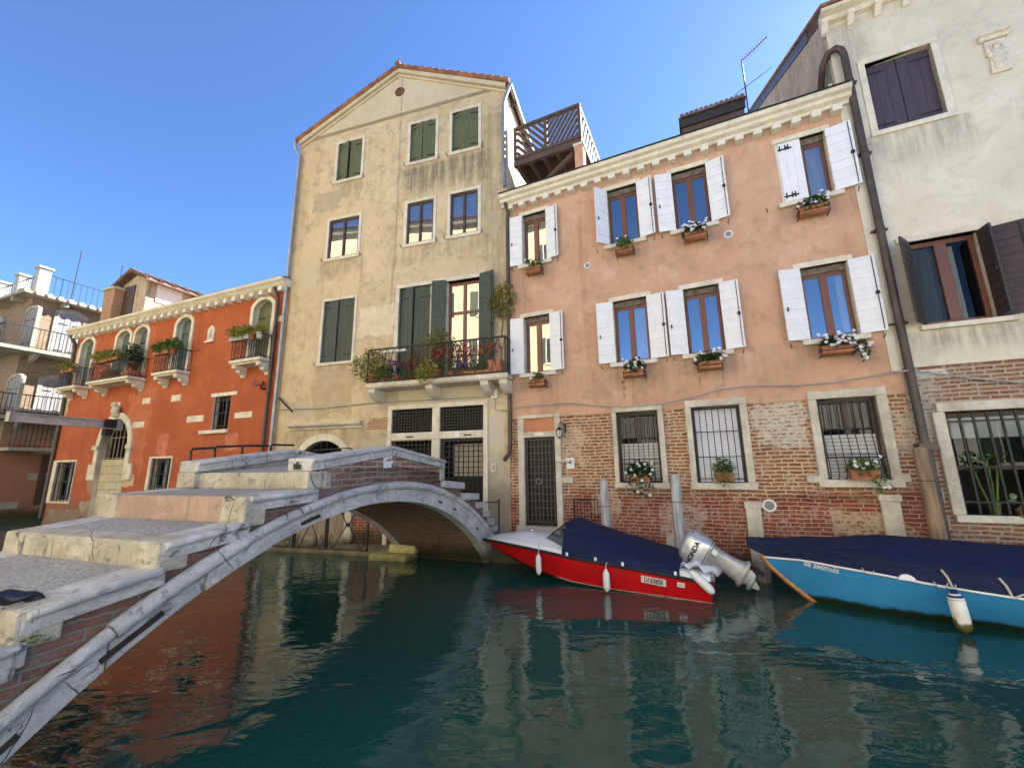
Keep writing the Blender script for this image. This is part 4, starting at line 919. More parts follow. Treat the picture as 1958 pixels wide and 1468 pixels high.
# ------------------------------------------------------------------ yellow house
F = YEL
yl = fthing(F, 'yellow_house', 'tall ochre yellow gabled house with stained plaster and dark green shutters', 'house')
YL, YR = F.uv(560, 500)[0]-.13, .02
EL, ER, AP = F.uv(580, 264, -.12), F.uv(975, 147, -.12), F.uv(762, 124, -.12)
ZEV = (EL[1]+ER[1])/2; ZAP = AP[1]; UM = AP[0]
f4 = [F.rect(649, 277, 689.3, 338.4), F.rect(786.5, 240.3, 832, 301.6), F.rect(865.5, 217.1, 914.6, 279.8)]
f3 = [F.rect(631.3, 425.5, 683, 486.8), F.rect(779.7, 390.1, 827.4, 459.6), F.rect(862, 371, 913.7, 441.9)]
def level(rs):
    a = sum(r[2] for r in rs)/len(rs); b = sum(r[3] for r in rs)/len(rs); return [(r[0], r[1], .4*r[2]+.6*a, .4*r[3]+.6*b) for r in rs]
f4 = level(f4); f3 = level(f3)
c1 = F.rect(621.3, 577.7, 671.7, 689.4)
c2 = F.rect(765, 553, 917, 690.7); cz = F.uv(917, 537)[1]; 
SLZ = F.uv(850, 722, -.55)[1]                                # balcony slab top
c2 = (c2[0], c2[1], SLZ, (F.uv(770, 552)[1]+F.uv(915, 530)[1])/2)
gA = F.rect(750.7, 784.7, 826.4, 825.6); gB = F.rect(842, 778, 924.5, 821.5)
gz0 = (gA[2]+gB[2])/2; gz1 = (gA[3]+gB[3])/2; gA = (gA[0], gA[1], gz0, gz1); gB = (gB[0], gB[1], gz0, gz1)
dB = F.rect(851.5, 838.6, 923.7, 957); dB = (gB[0]+.02, gB[1], QZ+.05, dB[3]); dA = (gA[0], gA[1], dB[3]-1.1, dB[3]-.02)
ax0, ax1 = F.uv(559, 990)[0], F.uv(661, 990)[0]; azt = F.uv(619, 842)[1]; ar = (ax1-ax0)/2
arch = arc_rect(ax0, ax1, .12, azt-ar, ar*.995, 16)
tri = lambda r: (r[0]-.15, r[1]+.2, r[2]-1.0, r[2]-.12, .55)
st = [(r[0]-.2, r[1]+.35, r[2]-1.5, r[2]-.12, .62) for r in f4[1:]] + [(f4[0][0]-.1, f4[0][1]+.1, f4[0][2]-.8, f4[0][2]-.1, .4)] + [(f4[1][0]-.2, f4[2][1]+.4, f4[1][2]-1.7, f4[1][2]-.2, .5)]
st += [(r[0]-.2, r[1]+.3, r[2]-.9, r[2]-.1, .4) for r in f3] + [(c1[0]-.3, c1[1]+.1, c1[2]-.5, c1[2]-.1, .5), (-.8, .1, 2.5, ZEV-1, .45), (gA[0]-.9, .1, gB[3]+.1, SLZ-.1, .75), (YL+.5, -3, 2.2, 3.3, .35), (YL, YL+.5, 1, ZEV-2, .2)]
pl = lambda x0, y0, x1, y1, c: (*F.rect(x0, y0, x1, y1), c)
GREYP = (.36, .32, .23)
peels = [pl(592, 715, 672, 795, (.40, .33, .21)), pl(703, 800, 742, 820, 'brick'), pl(600, 375, 650, 398, GREYP), pl(924, 410, 958, 440, GREYP), pl(583, 430, 592, 447, GREYP), pl(930, 860, 968, 1000, (.42, .39, .31)), pl(700, 735, 960, 775, (.46, .42, .32)), pl(935, 790, 965, 870, (.50, .47, .38)), pl(720, 742, 760, 790, (.36, .31, .23)), pl(545, 770, 600, 800, (.47, .41, .30)), pl(690, 838, 742, 860, (.42, .37, .28)), pl(575, 500, 605, 560, (.50, .44, .31)), pl(690, 590, 750, 640, (.66, .58, .43))]
M['yellow_plaster'] = plaster('ochre_plaster', (.62, .51, .335), (.51, .41, .26), (.67, .585, .43), (.42, .38, .30), .6, st, peels, 1.2, .05, [], (1.9, (.54, .48, .37)), seed=4, mott=1.5)
M['gable_plaster'] = plaster('gable_plaster', (.60, .52, .37), (.53, .455, .32), (.64, .57, .43), (.5, .45, .36), .3, seed=9, mott=.5)
ZG = ((F.uv(582, 268)[1])+(F.uv(969, 158)[1]))/2
holes = [rect_pts(*r) for r in f4+f3+[c1, c2, gA, gB, dB, dA]] + [arch]
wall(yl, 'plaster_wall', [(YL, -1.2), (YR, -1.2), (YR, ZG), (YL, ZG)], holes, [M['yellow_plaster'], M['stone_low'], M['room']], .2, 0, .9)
zg2 = lambda u: ZEV + (ZAP-ZEV)*(1-abs(u-UM)/((UM-YL) if u < UM else (YR-UM))) - .16
wall(yl, 'gable_wall', [(YL, ZG), (YR, ZG), (YR, zg2(YR)), (UM, ZAP-.16), (YL, zg2(YL))], [], [M['gable_plaster']], d=-.012)
D_ = 9.
mb = MB()
for u in (YL, YR): mb.quad((u, 0, -1), (u, D_, -1), (u, D_, ZEV-.16), (u, 0, ZEV-.16))
mb.add([(YL, D_, -1), (YR, D_, -1), (YR, D_, ZEV-.2), (UM, D_, ZAP-.2), (YL, D_, ZEV-.2)], [(0, 1, 2, 3, 4)]); mb.build('side_wall', M['gable_plaster'], yl)
# string course and raking moulding
mb = MB(); profile_run(mb, [(.0, ZG-.05), (-.025, ZG-.035), (-.03, ZG-.01), (-.03, ZG+.01), (.0, ZG+.02)], YL, YR-.0); mb.build('string_course', M['gable_plaster'], yl, fix=True)
mb = MB()
for (a, b) in (((YL-.02, ZEV-.13), (UM, ZAP-.13)), ((UM, ZAP-.13), (YR+.02, ZEV-.13))):
    mb.prism([(a[0], a[1]-.16), (b[0], b[1]-.16), b, a], -.13, .0, 'y'); mb.prism([(a[0], a[1]-.27), (b[0], b[1]-.27), (b[0], b[1]-.19), (a[0], a[1]-.19)], -.06, .0, 'y')
mb.build('raking_moulding', M['gable_plaster'], yl, fix=True)
mb = MB()
for s, (a, b) in ((-1, ((YL-.12, ZEV-.13), (UM, ZAP-.12))), (1, ((UM, ZAP-.12), (YR+.14, ZEV-.13)))):
    mb.prism([a, b, (b[0], b[1]+.05), (a[0], a[1]+.05)], -.17, D_, 'y')
    n = 15 if s < 0 else 15
    lo, hi = (a, b) if s < 0 else (b, a)
    for i in range(n):
        t0, t1 = i/n, (i+1.12)/n
        p = (lo[0]+(hi[0]-lo[0])*t0, lo[1]+(hi[1]-lo[1])*t0+.05); q = (lo[0]+(hi[0]-lo[0])*t1, lo[1]+(hi[1]-lo[1])*t1+.03)
        for y in (-.13, .1, .35, .62): mb.tube([(p[0], y, p[1]), (q[0], y, q[1])], [.085, .07], 8)
mb.tube([(UM, -.2, ZAP+.0), (UM, D_, ZAP+.0)], .1, 8)
mb.build('tile_roof', M['tile'], yl)
mb = MB(); mb.tube([(YR+.16, -.1, ZEV-.2), (YR+.16, D_, ZEV-.2)], .07, 8); mb.build('gutter', M['zinc'], yl)
mb = MB()
for i in range(9): mb.box(YR, YR+.22, .5+i*.95, .6+i*.95, ZEV-.34, ZEV-.24)
build_each(mb, 'rafter_end', M['wood_terrace'], yl)
def pipe(root, pts, r, mat, rings=(), name='drainpipe'):
    mb = MB(); mb.tube(pts, r, 10)
    for p in rings: mb.tube([p, (p[0], p[1], p[2]+.04)], r*1.18, 10)
    mb.build(name, mat, root)
pipe(yl, [(YL-.05, -.25, ZEV-.22), (YL-.05, -.2, ZEV-.45), (YL+.08, -.1, ZEV-.75), (YL+.08, -.1, .8)], .055, M['zinc'], [(YL+.08, -.1, z) for z in (3., 5.2, 7.6, 10.2)])
pipe(yl, [(YR+.14, -.08, ZEV-.25), (YR-.02, -.1, ZEV-.7), (YR-.06, -.1, ZEV-1.0), (YR-.06, -.1, 10.4), (YR-.02, -.14, 10.1)], .055, M['zinc'], [(YR-.06, -.1, z) for z in (12., 11.,)])
u, z = F.uv(765, 177); mb = MB(); r = .16
mb.add([(u+r*cos(2*pi*j/24), -.02, z+r*sin(2*pi*j/24)) for j in range(24)], [tuple(range(24))]); mb.tube([(u+r*cos(2*pi*j/24), -.02, z+r*sin(2*pi*j/24)) for j in range(24)], .02, 6, close=True)
mb.build('oculus', simple('brown_oculus', (.16, .07, .035), .9), yl)
def frame_window(r, fw=.10, sill=True, proud=.03):
    u0, u1, z0, z1 = r; mb = MB()
    mb.box(u0-fw, u1+fw, -proud, .12, z1, z1+fw); mb.box(u0-fw, u0, -proud+.002, .12, z0, z1); mb.box(u1, u1+fw, -proud+.002, .12, z0, z1); mb.box(u0-fw-.015, u1+fw+.015, -proud-.03, .12, z0-fw, z0)
    w = mb.build('window', M['stone'], yl, bevel=.01)
    mb = MB()
    for s, u in ((-1, u0-fw-.05), (1, u1+fw+.05)): mb.tube([(u, 0, z0-.06), (u, -.08, z0-.06), (u+.02*s, -.09, z0+.03)], .011, 5)
    build_each(mb, 'hook', M['iron'], w)
    return w
for r, (al, ar_) in zip(f4, ((38, 12), (34, 14), (30, 16))):
    w = frame_window(r); u0, u1, z0, z1 = r
    shutter(w, (u0+.005, z0+.01), (u1-u0)/2, z1-z0-.02, al-20, -1, M['olive_paint'], 'v', .08); shutter(w, (u1-.005, z0+.01), (u1-u0)/2, z1-z0-.02, ar_-6, 1, M['olive_paint'], 'v', .06)
for i, r in enumerate(f3):
    w = frame_window(r); u0, u1, z0, z1 = r
    sash(w, u0+.004, u1-.004, z0+.004, z1-.004, .02, M['sash_dark'], M['glass'], .05, True, .07); blind(w, u0+.06, u1-.06, z0+.4, z1-.05, .10, M['blind'], .05)
w = frame_window(c1, .09); u0, u1, z0, z1 = c1
shutter(w, (u0+.005, z0+.01), (u1-u0)/2, z1-z0-.02, 10, -1, M['green_paint'], 'v', .07); shutter(w, (u1-.005, z0+.01), (u1-u0)/2, z1-z0-.02, 4, 1, M['green_paint'], 'v', .06)
# balcony opening: closed shutters on the left, glazed door on the right
u0, u1, z0, z1 = c2; um = F.uv(855, 600)[0]; ul = F.uv(820, 600)[0]
mb = MB(); mb.box(u0-.12, u1+.13, -.04, .2, z1, z1+.12); mb.box(u0-.12, u0, -.035, .2, z0, z1-.001); mb.box(u1, u1+.12, -.035, .2, z0, z1-.001)
w = mb.build('balcony_window', M['stone'], yl, bevel=.012)
shutter(w, (u0+.005, z0+.02), (ul-u0)/2, z1-z0-.03, 14, -1, M['green_paint'], 'v', .08); shutter(w, (ul, z0+.02), (ul-u0)/2, z1-z0-.03, 4, 1, M['green_paint'], 'v', .06)
shutter(w, (um-.03, z0+.02), .42, z1-z0+.02, 172, -1, M['green_paint'], 'h', -.06, n=8); shutter(w, (u1+.02, z0+.02), .46, z1-z0+.06, 166, 1, M['green_paint'], 'h', -.06, n=8)
mb = MB(); mb.box(ul, um, .05, .2, z0, z1); mb.build('mullion', M['stone_low'], w)
sash(w, um, u1-.01, z0+.02, z1-.01, .12, M['sash'], M['glass'], .07, True, .09, z0+(z1-z0)*.67, 'door_sash'); curtain(w, um+.1, u1-.1, z0+.1, z1-.08, .24, M['curtain_yellow'], .02, .15)
mb = MB(); mb.box(um+.07, u1-.08, .115, .16, z0+.1, z0+.42); mb.build('door_panel', M['sash'], w)
# balcony
b0 = F.uv(699, 735, -.6)[0]; b1 = F.uv(970, 716, -.6)[0]; RT = F.uv(960, 643, -.58)[1]
mb = MB(); mb.box(b0+.0, b1, -.6, -.001, SLZ-.12, SLZ); mb.box(b0+.05, b1-.03, -.57, -.001, SLZ-.15, SLZ-.121); bal = mb.build('balcony', M['stone_low'], yl, bevel=.012)
cbs = [F.uv(x, 760, -.5)[0] for x in (742, 820, 926, 958)]
mb = MB(); mb.prism([(.0, -.32), (-.15, -.31), (-.30, -.26), (-.44, -.18), (-.52, -.10), (-.54, 0), (.0, 0)], -.11, .11, 'x'); cb = mb.build('corbel', M['stone'], bal, bevel=.01, fix=True)
for i, q in enumerate([b0+.22] + cbs[1:3] + [b1-.14]):
    if i == 0: cb.location = (q-.08, 0, SLZ-.151)
    else: inst(cb, bal, (q, 0, SLZ-.151))
mb = MB(); ra, rb = b0+.02, b1-.06
mb.bar((ra, -.57, RT), (rb, -.57, RT), .05, .035); mb.bar((ra, -.57, SLZ+.04), (rb, -.57, SLZ+.04), .03, .03)
for q in (ra, rb): mb.bar((q, -.57, RT), (q, 0, RT), .04, .035); mb.bar((q, -.57, SLZ+.04), (q, 0, SLZ+.04), .03, .03); mb.box(q-.015, q+.015, -.585, -.555, SLZ, RT)
n = 20
for i in range(n):
    q = ra+(rb-ra)*(i+.5)/n; s = (rb-ra)/n*.42
    mb.bar((q-s, -.57, SLZ+.05), (q, -.57, SLZ+.42), .012, .012); mb.bar((q+s, -.57, SLZ+.05), (q, -.57, SLZ+.42), .012, .012); mb.bar((q, -.57, SLZ+.42), (q-s, -.57, RT-.02), .012, .012); mb.bar((q, -.57, SLZ+.42), (q+s, -.57, RT-.02), .012, .012)
for i in range(1, 4):
    for q in (ra, rb): y = -.57+.57*i/4; mb.box(q-.007, q+.007, y-.007, y+.007, SLZ+.04, RT)
mb.build('railing', M['iron'], bal)
mb = MB(); mb.box(ra+.35, ra+1.15, -.52, -.42, RT-.10, RT-.03); mb.build('board', M['plate'], bal)
# ground floor stone frame with grilles
mb = MB(); fl, fr = gA[0]-.13, gB[1]+.13; mu0, mu1 = gA[1], gB[0]; tz0_, tz1_ = dB[3], gz0
mb.box(fl, fr, -.04, .2, gz1, gz1+.12); mb.box(fl, gA[0], -.036, .2, -.4, gz1-.001); mb.box(gB[1], fr, -.036, .2, -.4, gz1-.001); mb.box(mu0, mu1, -.032, .2, tz1_, gz1-.001); mb.box(mu0, mu1+.02, -.032, .2, -.4, tz0_-.001); mb.box(gA[0]+.001, gB[1]-.001, -.044, .2, tz0_, tz1_)
sf = mb.build('stone_frame', M['stone'], yl, bevel=.012)
grille(sf, gA[0], gA[1], gz0, gz1, .06, 15, 9, .026); grille(sf, gB[0], gB[1], gz0, gz1, .06, 16, 9, .026); grille(sf, dA[0], dA[1], dA[2], dA[3], .06, 11, 10, .024)
mb = MB()
for q in (F.uv(785, 833)[0], F.uv(895, 830)[0]): mb.box(q-.11, q+.11, -.047, -.04, tz0_+.06, tz0_+.10)
build_each(mb, 'letter_slot', M['rust'], sf)
mb = MB(); q = F.uv(880, 831)[0]; mb.box(q-.16, q+.0, -.052, -.04, tz0_+.03, tz1_-.03); mb.build('number_plate', M['plate'], sf)
mb = MB(); u0, u1, z0, z1 = dB; mb.box(u0, u0+.1, .04, .1, z0, z1); mb.box(u1-.03, u1, .04, .1, z0, z1); mb.box(u0+.1, u1-.03, .041, .099, z1-.07, z1); mb.box(u0+.1, u1-.03, .5, .52, z0, z1-.1); dr = mb.build('door', M['iron'], yl)
grille(dr, u0+.1, u1-.03, z0, z1-.07, .07, 9, 17, .024)
mb = MB(); mb.box(u0+.2, u1-.1, .46, .49, z1-1.0, z1-.12); mb.build('door_lining', M['stone_low'], dr)
# water portal with its arch and moulded hood
mb = MB(); outl = arc_rect(ax0-.2, ax1+.2, .12, azt-ar, ar+.2, 16); surround(mb, outl, arch, -.05, .2)
pt = mb.build('water_portal', M['stone'], yl)
mb = MB(); hz0 = F.uv(620, 815, -.1)[1]; h0, h1 = F.uv(552, 820, -.1)[0], F.uv(690, 810, -.1)[0]; profile_run(mb, [(0, hz0-.08), (-.05, hz0-.07), (-.07, hz0-.01), (-.15, hz0+.02), (-.18, hz0+.06), (-.18, hz0+.1), (.0, hz0+.13)], h0, h1); mb.build('hood', M['stone_low'], pt, fix=True)
mb = MB(); c = (ax0+ax1)/2; cz_ = azt-ar
for i in range(1, 12):
    a = pi*i/12; mb.tube([(c+.12*cos(a), .12, cz_+.12*sin(a)), (c+ar*cos(a), .12, cz_+ar*sin(a))], .012, 5)
for q in (.3, .6): mb.tube([(c+ar*q*cos(pi*i/16), .12, cz_+ar*q*sin(pi*i/16)) for i in range(17)], .012, 5)
mb.build('fanlight_grille', M['iron'], pt)
mb = MB(); mb.bar((c+.05, -.45, cz_+.62), (c+1.0, -.3, cz_+.66), .03, .03); mb.bar((c+1.0, -.3, cz_+.66), (c+1.0, 0, cz_+.66), .03, .03); mb.bar((c+.05, -.45, cz_+.62), (c+.05, -.45, cz_-.1), .03, .03); mb.build('lamp_bracket', M['iron'], pt)
mb = MB(); mb.box(ax1+.01, ax1+.24, -.08, .1, .12, 1.1); mb.box(ax1-.02, ax1+.28, -.11, .1, .12, .36); mb.box(ax0-.24, ax0-.01, -.08, .1, .12, 1.1); build_each(mb, 'jamb_base', M['stone_low'], pt, bevel=.015)
mb = MB(); mb.box(ax0, ax1, .10, .2, .12, .85); mb.box(ax0+.1, ax1-.1, .08, .1, .3, .36); mb.build('water_door', M['wood_old'], pt)
# brick bared low on the wall
a = F.rect(669, 975, 745, 1040); mb = MB(); mb.box(a[0]+.1, a[1]+1.4, -.02, .05, -.5, a[3]+.4); mb.build('bared_brick', M['pink_brick'], yl)
# little wall fittings
u, z = F.uv(947, 754); mb = MB(); mb.box(u-.1, u+.08, -.07, -.001, z-.11, z+.11); jb = mb.build('junction_box', M['plate'], yl, bevel=.008)
mb = MB(); mb.box(u-.05, u+.03, -.073, -.069, z-.055, z-.03); mb.build('sticker', simple('orange_sticker', (.6, .25, .03), .6), jb)
mb = MB(); mb.tube([(u, -.03, z-.11), (u, -.03, z-.42), (u+.18, -.03, z-.46)], .012, 5); mb.build('cable_drop', M['cable'], jb)
u, z = F.uv(944, 894); mb = MB(); mb.box(u-.07, u+.07, -.03, -.001, z-.1, z+.1); mb.box(u-.045, u+.045, -.036, -.03, z-.06, z+.06, 1); mb.build('doorbell_panel', [M['stone'], M['silver_dull']], yl, bevel=.004)
mb = MB(); p = [(530, 783), (620, 780), (700, 771), (800, 765), (900, 760), (944, 757)]; mb.tube([(F.uv(x, y, -.03)[0], -.03, F.uv(x, y, -.03)[1]) for x, y in p], .02, 5); solo(F, 'conduit', 'dull cable conduit running across the yellow wall under the balcony', 'cable', mb, M['cable'])
mb = MB(); a = F.uv(531, 760, -.1); b = F.uv(559, 787, -.6); mb.tube([(a[0], -.05, a[1]), (b[0], -.6, b[1])], .03, 6); mb.build('pole_bracket', M['iron'], yl)
mb = MB(); a = F.uv(770, 160); mb.tube([(a[0], -.03, ZAP-.2), (a[0]+.02, -.025, f3[1][2]-.6)], .006, 5); mb.build('lightning_wire', M['cable'], yl)
# climber on the wall beside the balcony
rng = random.Random(11)
u, z = F.uv(960, 640); top = F.uv(972, 565); cl = fthing(F, 'climbing_plant', 'leafy yellow green climber hanging on the wall between the balcony door and the pink house', 'climber', u, -.05, z)
mb = MB(); hh = top[1]-z
mb.tube([(0, -.01, -.1), (.05, -.03, hh*.3), (-.02, -.04, hh*.6), (.1, -.04, hh)], .018, 5)
for k in range(9): q = rng.uniform(.35, 1.1); mb.tube([(.03, -.03, hh*q), (rng.uniform(-.45, .4), rng.uniform(-.15, -.02), hh*q+rng.uniform(-.1, .3))], .008, 4)
mb.build('stems', M['stem'], cl)
mb = MB(); leaves(mb, (.1, -.1, hh*.85), .36, .13, .55, 520, .11, rng, 0, .3, 0); leaves(mb, (-.15, -.1, hh*.8), .3, .1, .25, 90, .09, rng, 0, .2, 0); mb.build('foliage', M['leaf_olive'], cl)
# plants on the balcony
def bpot(name, label, px, wide, parts, r=.11, h=.2, mat='terracotta', d=-.42):
    u = F.uv(px, 690, -.45)[0]; return pot_plant(F, name, label, 'plant', u, d, SLZ, r, h, M[mat], parts, 'plants on the yellow house balcony')
L = lambda c, r3, n, s, droop=0., sh=.2: (lambda mb: leaves(mb, c, *r3, n, s, rng, 0, droop, sh))
bpot('potted_shrub', 'big olive green shrub spilling through the balcony rails on the side of the red house', 715, 0, [('foliage', L((-.0, -.12, .5), (.62, .34, .5), 900, .10), M['leaf_olive'])], .16, .26)
bpot('potted_shrub', 'bright green round plant in a pot, next to the spilling shrub on the balcony', 742, 0, [('foliage', L((0, -.14, .27), (.26, .2, .19), 260, .08), M['leaf'])])
bpot('potted_flower', 'tall purple flowers in a pot before the closed green shutters on the balcony', 760, 0, [('foliage', L((0, -.1, .38), (.17, .12, .2), 110, .06), M['leaf_dark']), ('blossoms', lambda mb: [flower(mb, Vector((rng.uniform(-.16, .16), rng.uniform(-.24, -.1), rng.uniform(.38, .62))), .035, rng) for _ in range(34)], M['petal_purple'])])
bpot('potted_shrub', 'low green plant leaning through the rails beside the yellow hanging plant', 785, 0, [('foliage', L((0, -.18, .16), (.24, .14, .16), 170, .06), M['leaf'])], .1, .16)
bpot('potted_shrub', 'russet leaved plant standing behind the rails next to the yellow hanging plant', 798, 0, [('foliage', L((0, -.08, .5), (.2, .14, .36), 190, .08), leafmat('russet_leaves', [(.3, .09, .03), (.25, .14, .04), (.16, .13, .04)]))])
bpot('hanging_plant', 'yellow green plant hanging down over the balcony slab', 822, 0, [('foliage', L((0, -.2, .2), (.34, .18, .36), 460, .08, .4), M['leaf_yellow'])], .13, .2)
bpot('tall_plant', 'tall feathery yellow green plant rising above the balcony rail', 836, 0, [('stems', lambda mb: [mb.tube([(0, 0, .1), (rng.uniform(-.3, .3), rng.uniform(-.1, .05), rng.uniform(.8, 1.35))], .008, 4) for _ in range(16)], M['stem']), ('foliage', L((0, -.05, 1.0), (.5, .18, .45), 640, .085, 0, 0), M['leaf_olive'])], .14, .25)
bpot('potted_shrub', 'small green plant in a pot between the yellow hanging plant and the pansies', 862, 0, [('foliage', L((-.1, -.08, .34), (.22, .14, .18), 150, .06), M['leaf'])], .1, .18)
bpot('potted_pansies', 'purple pansies in a small clay pot below the balcony door', 886, 0, [('foliage', L((0, -.06, .26), (.15, .12, .1), 90, .05), M['leaf_dark']), ('blossoms', lambda mb: [flower(mb, Vector((rng.uniform(-.16, .16), rng.uniform(-.2, -.04), rng.uniform(.25, .36))), .04, rng) for _ in range(40)], M['petal_purple'])], .09, .17)
u = F.uv(913, 700, -.45)[0]
tr = fthing(F, 'plant_trough', 'terracotta trough of bright green herbs beside the plain planter on the balcony', 'plant', u, -.42, SLZ, 'plants on the yellow house balcony')
mb = MB(); mb.box(-.34, .34, -.09, .09, 0, .15); mb.build('trough', M['terracotta'], tr, bevel=.012); mb = MB(); leaves(mb, (0, -.04, .26), .38, .15, .17, 260, .07, rng, 0, 0, .1); mb.build('foliage', M['leaf'], tr)
u = F.uv(948, 700, -.45)[0]
tr = fthing(F, 'planter_box', 'plain square terracotta planter in the balcony corner beside the pink house', 'planter', u, -.40, SLZ)
mb = MB(); mb.box(-.19, .17, -.14, .14, 0, .36); mb.box(-.2, .18, -.15, .15, .3, .38); mb.build('box', M['terracotta'], tr, bevel=.012)
cr_ = fthing(F, 'creeper', 'red autumn creeper twined along the balcony railing', 'creeper', ra, -.57, SLZ)
mb = MB(); Lr = rb-ra; hR = RT-SLZ
mb.tube([(Lr*t, -.02+.02*sin(t*40), hR*(.72+.12*sin(t*23)+.1*sin(t*9)) if t > .35 else hR*(.3+t)) for t in [i/30*.97+.02 for i in range(31)]], .008, 4); mb.build('stem', M['stem'], cr_)
mb = MB()
for i in range(360):
    t = rng.choice((rng.uniform(.46, .98), rng.uniform(.62, .97), rng.uniform(.2, .6))); lo = .72 if t > .5 else rng.uniform(.3, .7)
    leaf(mb, Vector((Lr*t, rng.uniform(-.06, .02), hR*(lo+rng.gauss(.02, .11)))), .085*rng.uniform(.7, 1.3), rng, 0, .6)
mb.build('foliage', M['leaf_red'], cr_)
# ledge, iron water fence and mossy steps under the bridge
LD = -1.0
lz = .10
p = [F.w(u, d, 0) for u, d in ((YL+.2, .2), (YL+.2, LD), (-3.05, LD), (-3.05, .2))]
M['wet_stone'] = stone('wet_ledge_stone', (.42, .36, .24), (.28, .23, .14), .5, 20, alg=.02)
mb = MB(); mb.prism([(v.x, v.y) for v in p], -1, lz, 'z'); tag(mb.build('ledge', M['wet_stone'], fix=True), None, None, kind='structure')
wf = fthing(F, 'water_gate', 'low black scrolled iron fence on the wet ledge under the bridge', 'fence', 0, LD+.08, lz)
def scroll(cx, cz, r, s, a0=0): return [(cx+s*r*(1-t*.8)*cos(a0+t*4.4), 0, cz+r*(1-t*.8)*sin(a0+t*4.4)) for t in [i/14 for i in range(15)]]
fx = [F.uv(x, 1040, LD+.08)[0] for x in (562, 623, 702)]
pw = fx[1]-fx[0]; posts = [fx[0]-.05-pw*.0, fx[0]+.02, fx[1]-.03, fx[1]+.03, fx[2]]
mb = MB()
for q in posts: mb.box(q-.018, q+.018, -.018, .018, -.12 if abs(q-fx[1]) < .05 else 0, 1.05)
build_each(mb, 'post', M['iron'], wf); mb = MB(); mb.bar((fx[0]-1.6, -.03, .03), (fx[2], -.03, .03), .02, .02); mb.build('bottom_rail', M['iron'], wf)
mb = MB()
for (l, r) in ((fx[0]-1.25, fx[0]-.08), (fx[0]+.05, fx[1]-.06), (fx[1]+.06, fx[2]-.03)):
    c = (l+r)/2; zc = .62; w_ = (r-l)
    for s in (-1, 1):
        mb.tube([(c+s*w_*.02, 0, zc), (c+s*w_*.22, 0, zc-.32), (c+s*w_*.3, 0, .12), (c+s*w_*.37, 0, .045), (c+s*w_*.44, 0, .10), (c+s*w_*.455, 0, .25), (c+s*w_*.41, 0, .34), (c+s*w_*.36, 0, .30), (c+s*w_*.38, 0, .25)], .013, 5)
        mb.tube([(c+s*w_*.02, 0, zc), (c+s*w_*.30, 0, zc+.46)], .013, 5)
    mb.box(c-.045, c+.045, -.03, .03, zc-.045, zc+.045)
mb.build('scrollwork', M['iron'], wf)
ms = fthing(F, 'landing_steps', 'two mossy yellowish stone steps down to the water beside the bridge foot', 'steps', F.uv(728, 1045, LD)[0], LD, 0)
M['moss_stone'] = stone('mossy_stone', (.52, .46, .22), (.36, .30, .12), .4, 16, alg=-.02)
mb = MB(); mb.box(-.1, .9, -.35, .5, -.5, .13); mb.build('lower_step', M['moss_stone'], ms, bevel=.03); mb = MB(); mb.box(.3, 1.0, -.12, .6, .131, .34); mb.build('upper_step', M['moss_stone'], ms, bevel=.03)
mb = MB(); vs = []; bd = fthing(F, 'bollard', 'small worn stump of reddish stone on the ledge behind the iron fence', 'bollard', F.uv(595, 1040, LD+.3)[0], LD+.35, lz)
mb.lathe([(.1, 0), (.12, .1), (.11, .24), (.06, .31), (0, .32)], 12); mb.build('stump', M['wet_stone'], bd)
# ------------------------------------------------------------------ red house
F = RED
rd = fthing(F, 'red_house', 'terracotta red plastered house with arched balcony windows and a stone water gate', 'house')
RL, RR = -12.95, .03
ZR = (F.uv(128, 632, -.3)[1]+F.uv(551, 527, -.3)[1])/2
SB = (F.uv(116, 741, -.45)[1]+F.uv(509, 679, -.45)[1])/2      # level of the balcony slabs
def aw(x0, x1, ytop, xt):
    a, b = F.uv(x0, 700)[0], F.uv(x1, 690)[0]; return a, b, F.uv(xt, ytop)[1]
ups = [aw(151.5, 175.5, 655, 166), aw(217, 243, 634, 233), aw(251, 276, 626, 266), aw(329, 358, 608, 345), aw(475, 512, 575, 495)]
zt = sum(a[2] for a in ups)/5
ups = [(a, b) for a, b, _ in ups]
def rarch(a, b, g=0.): return arc_rect(a-g, b+g, SB, zt-.24+g*.35, .24+g*.65, 10)
r5 = F.rect(410, 759.5, 434.9, 820.5); r6 = F.rect(291.8, 876.6, 320.4, 936.8); r7 = F.rect(110.6, 883.4, 131.6, 959.7)
g0, g1 = F.uv(189, 870)[0], F.uv(243, 870)[0]; gt = F.uv(229, 800)[1]; gr = (g1-g0)/2
gate = arc_rect(g0, g1, -.2, gt-gr*1.15, gr*.995, 16)
gate = [(p[0], p[1] if i < 2 else gt-gr*1.15+(p[1]-(gt-gr*1.15))*1.15) for i, p in enumerate(gate)]
pl = lambda x0, y0, x1, y1, c: (*F.rect(x0, y0, x1, y1), c)
M['red_plaster'] = plaster('terracotta_plaster', (.42, .118, .052), (.34, .09, .038), (.46, .155, .08), (.5, .38, .32), .35, [(r5[0]-.3, r5[1]+.3, .3, r5[2]-.1, .2)],
    [pl(170, 905, 190, 945, 'brick'), pl(236, 905, 256, 930, (.55, .47, .33)), pl(92, 972, 150, 1000, (.50, .38, .30)), pl(152, 960, 178, 990, (.5, .42, .3)), pl(118, 760, 126, 800, (.55, .48, .38)), pl(132, 665, 147, 720, (.55, .40, .3)), pl(302, 830, 318, 870, (.54, .20, .13)), pl(432, 830, 452, 862, (.52, .19, .12)), pl(252, 740, 272, 900, (.45, .165, .085))], .35, .05, seed=6, mott=.7)
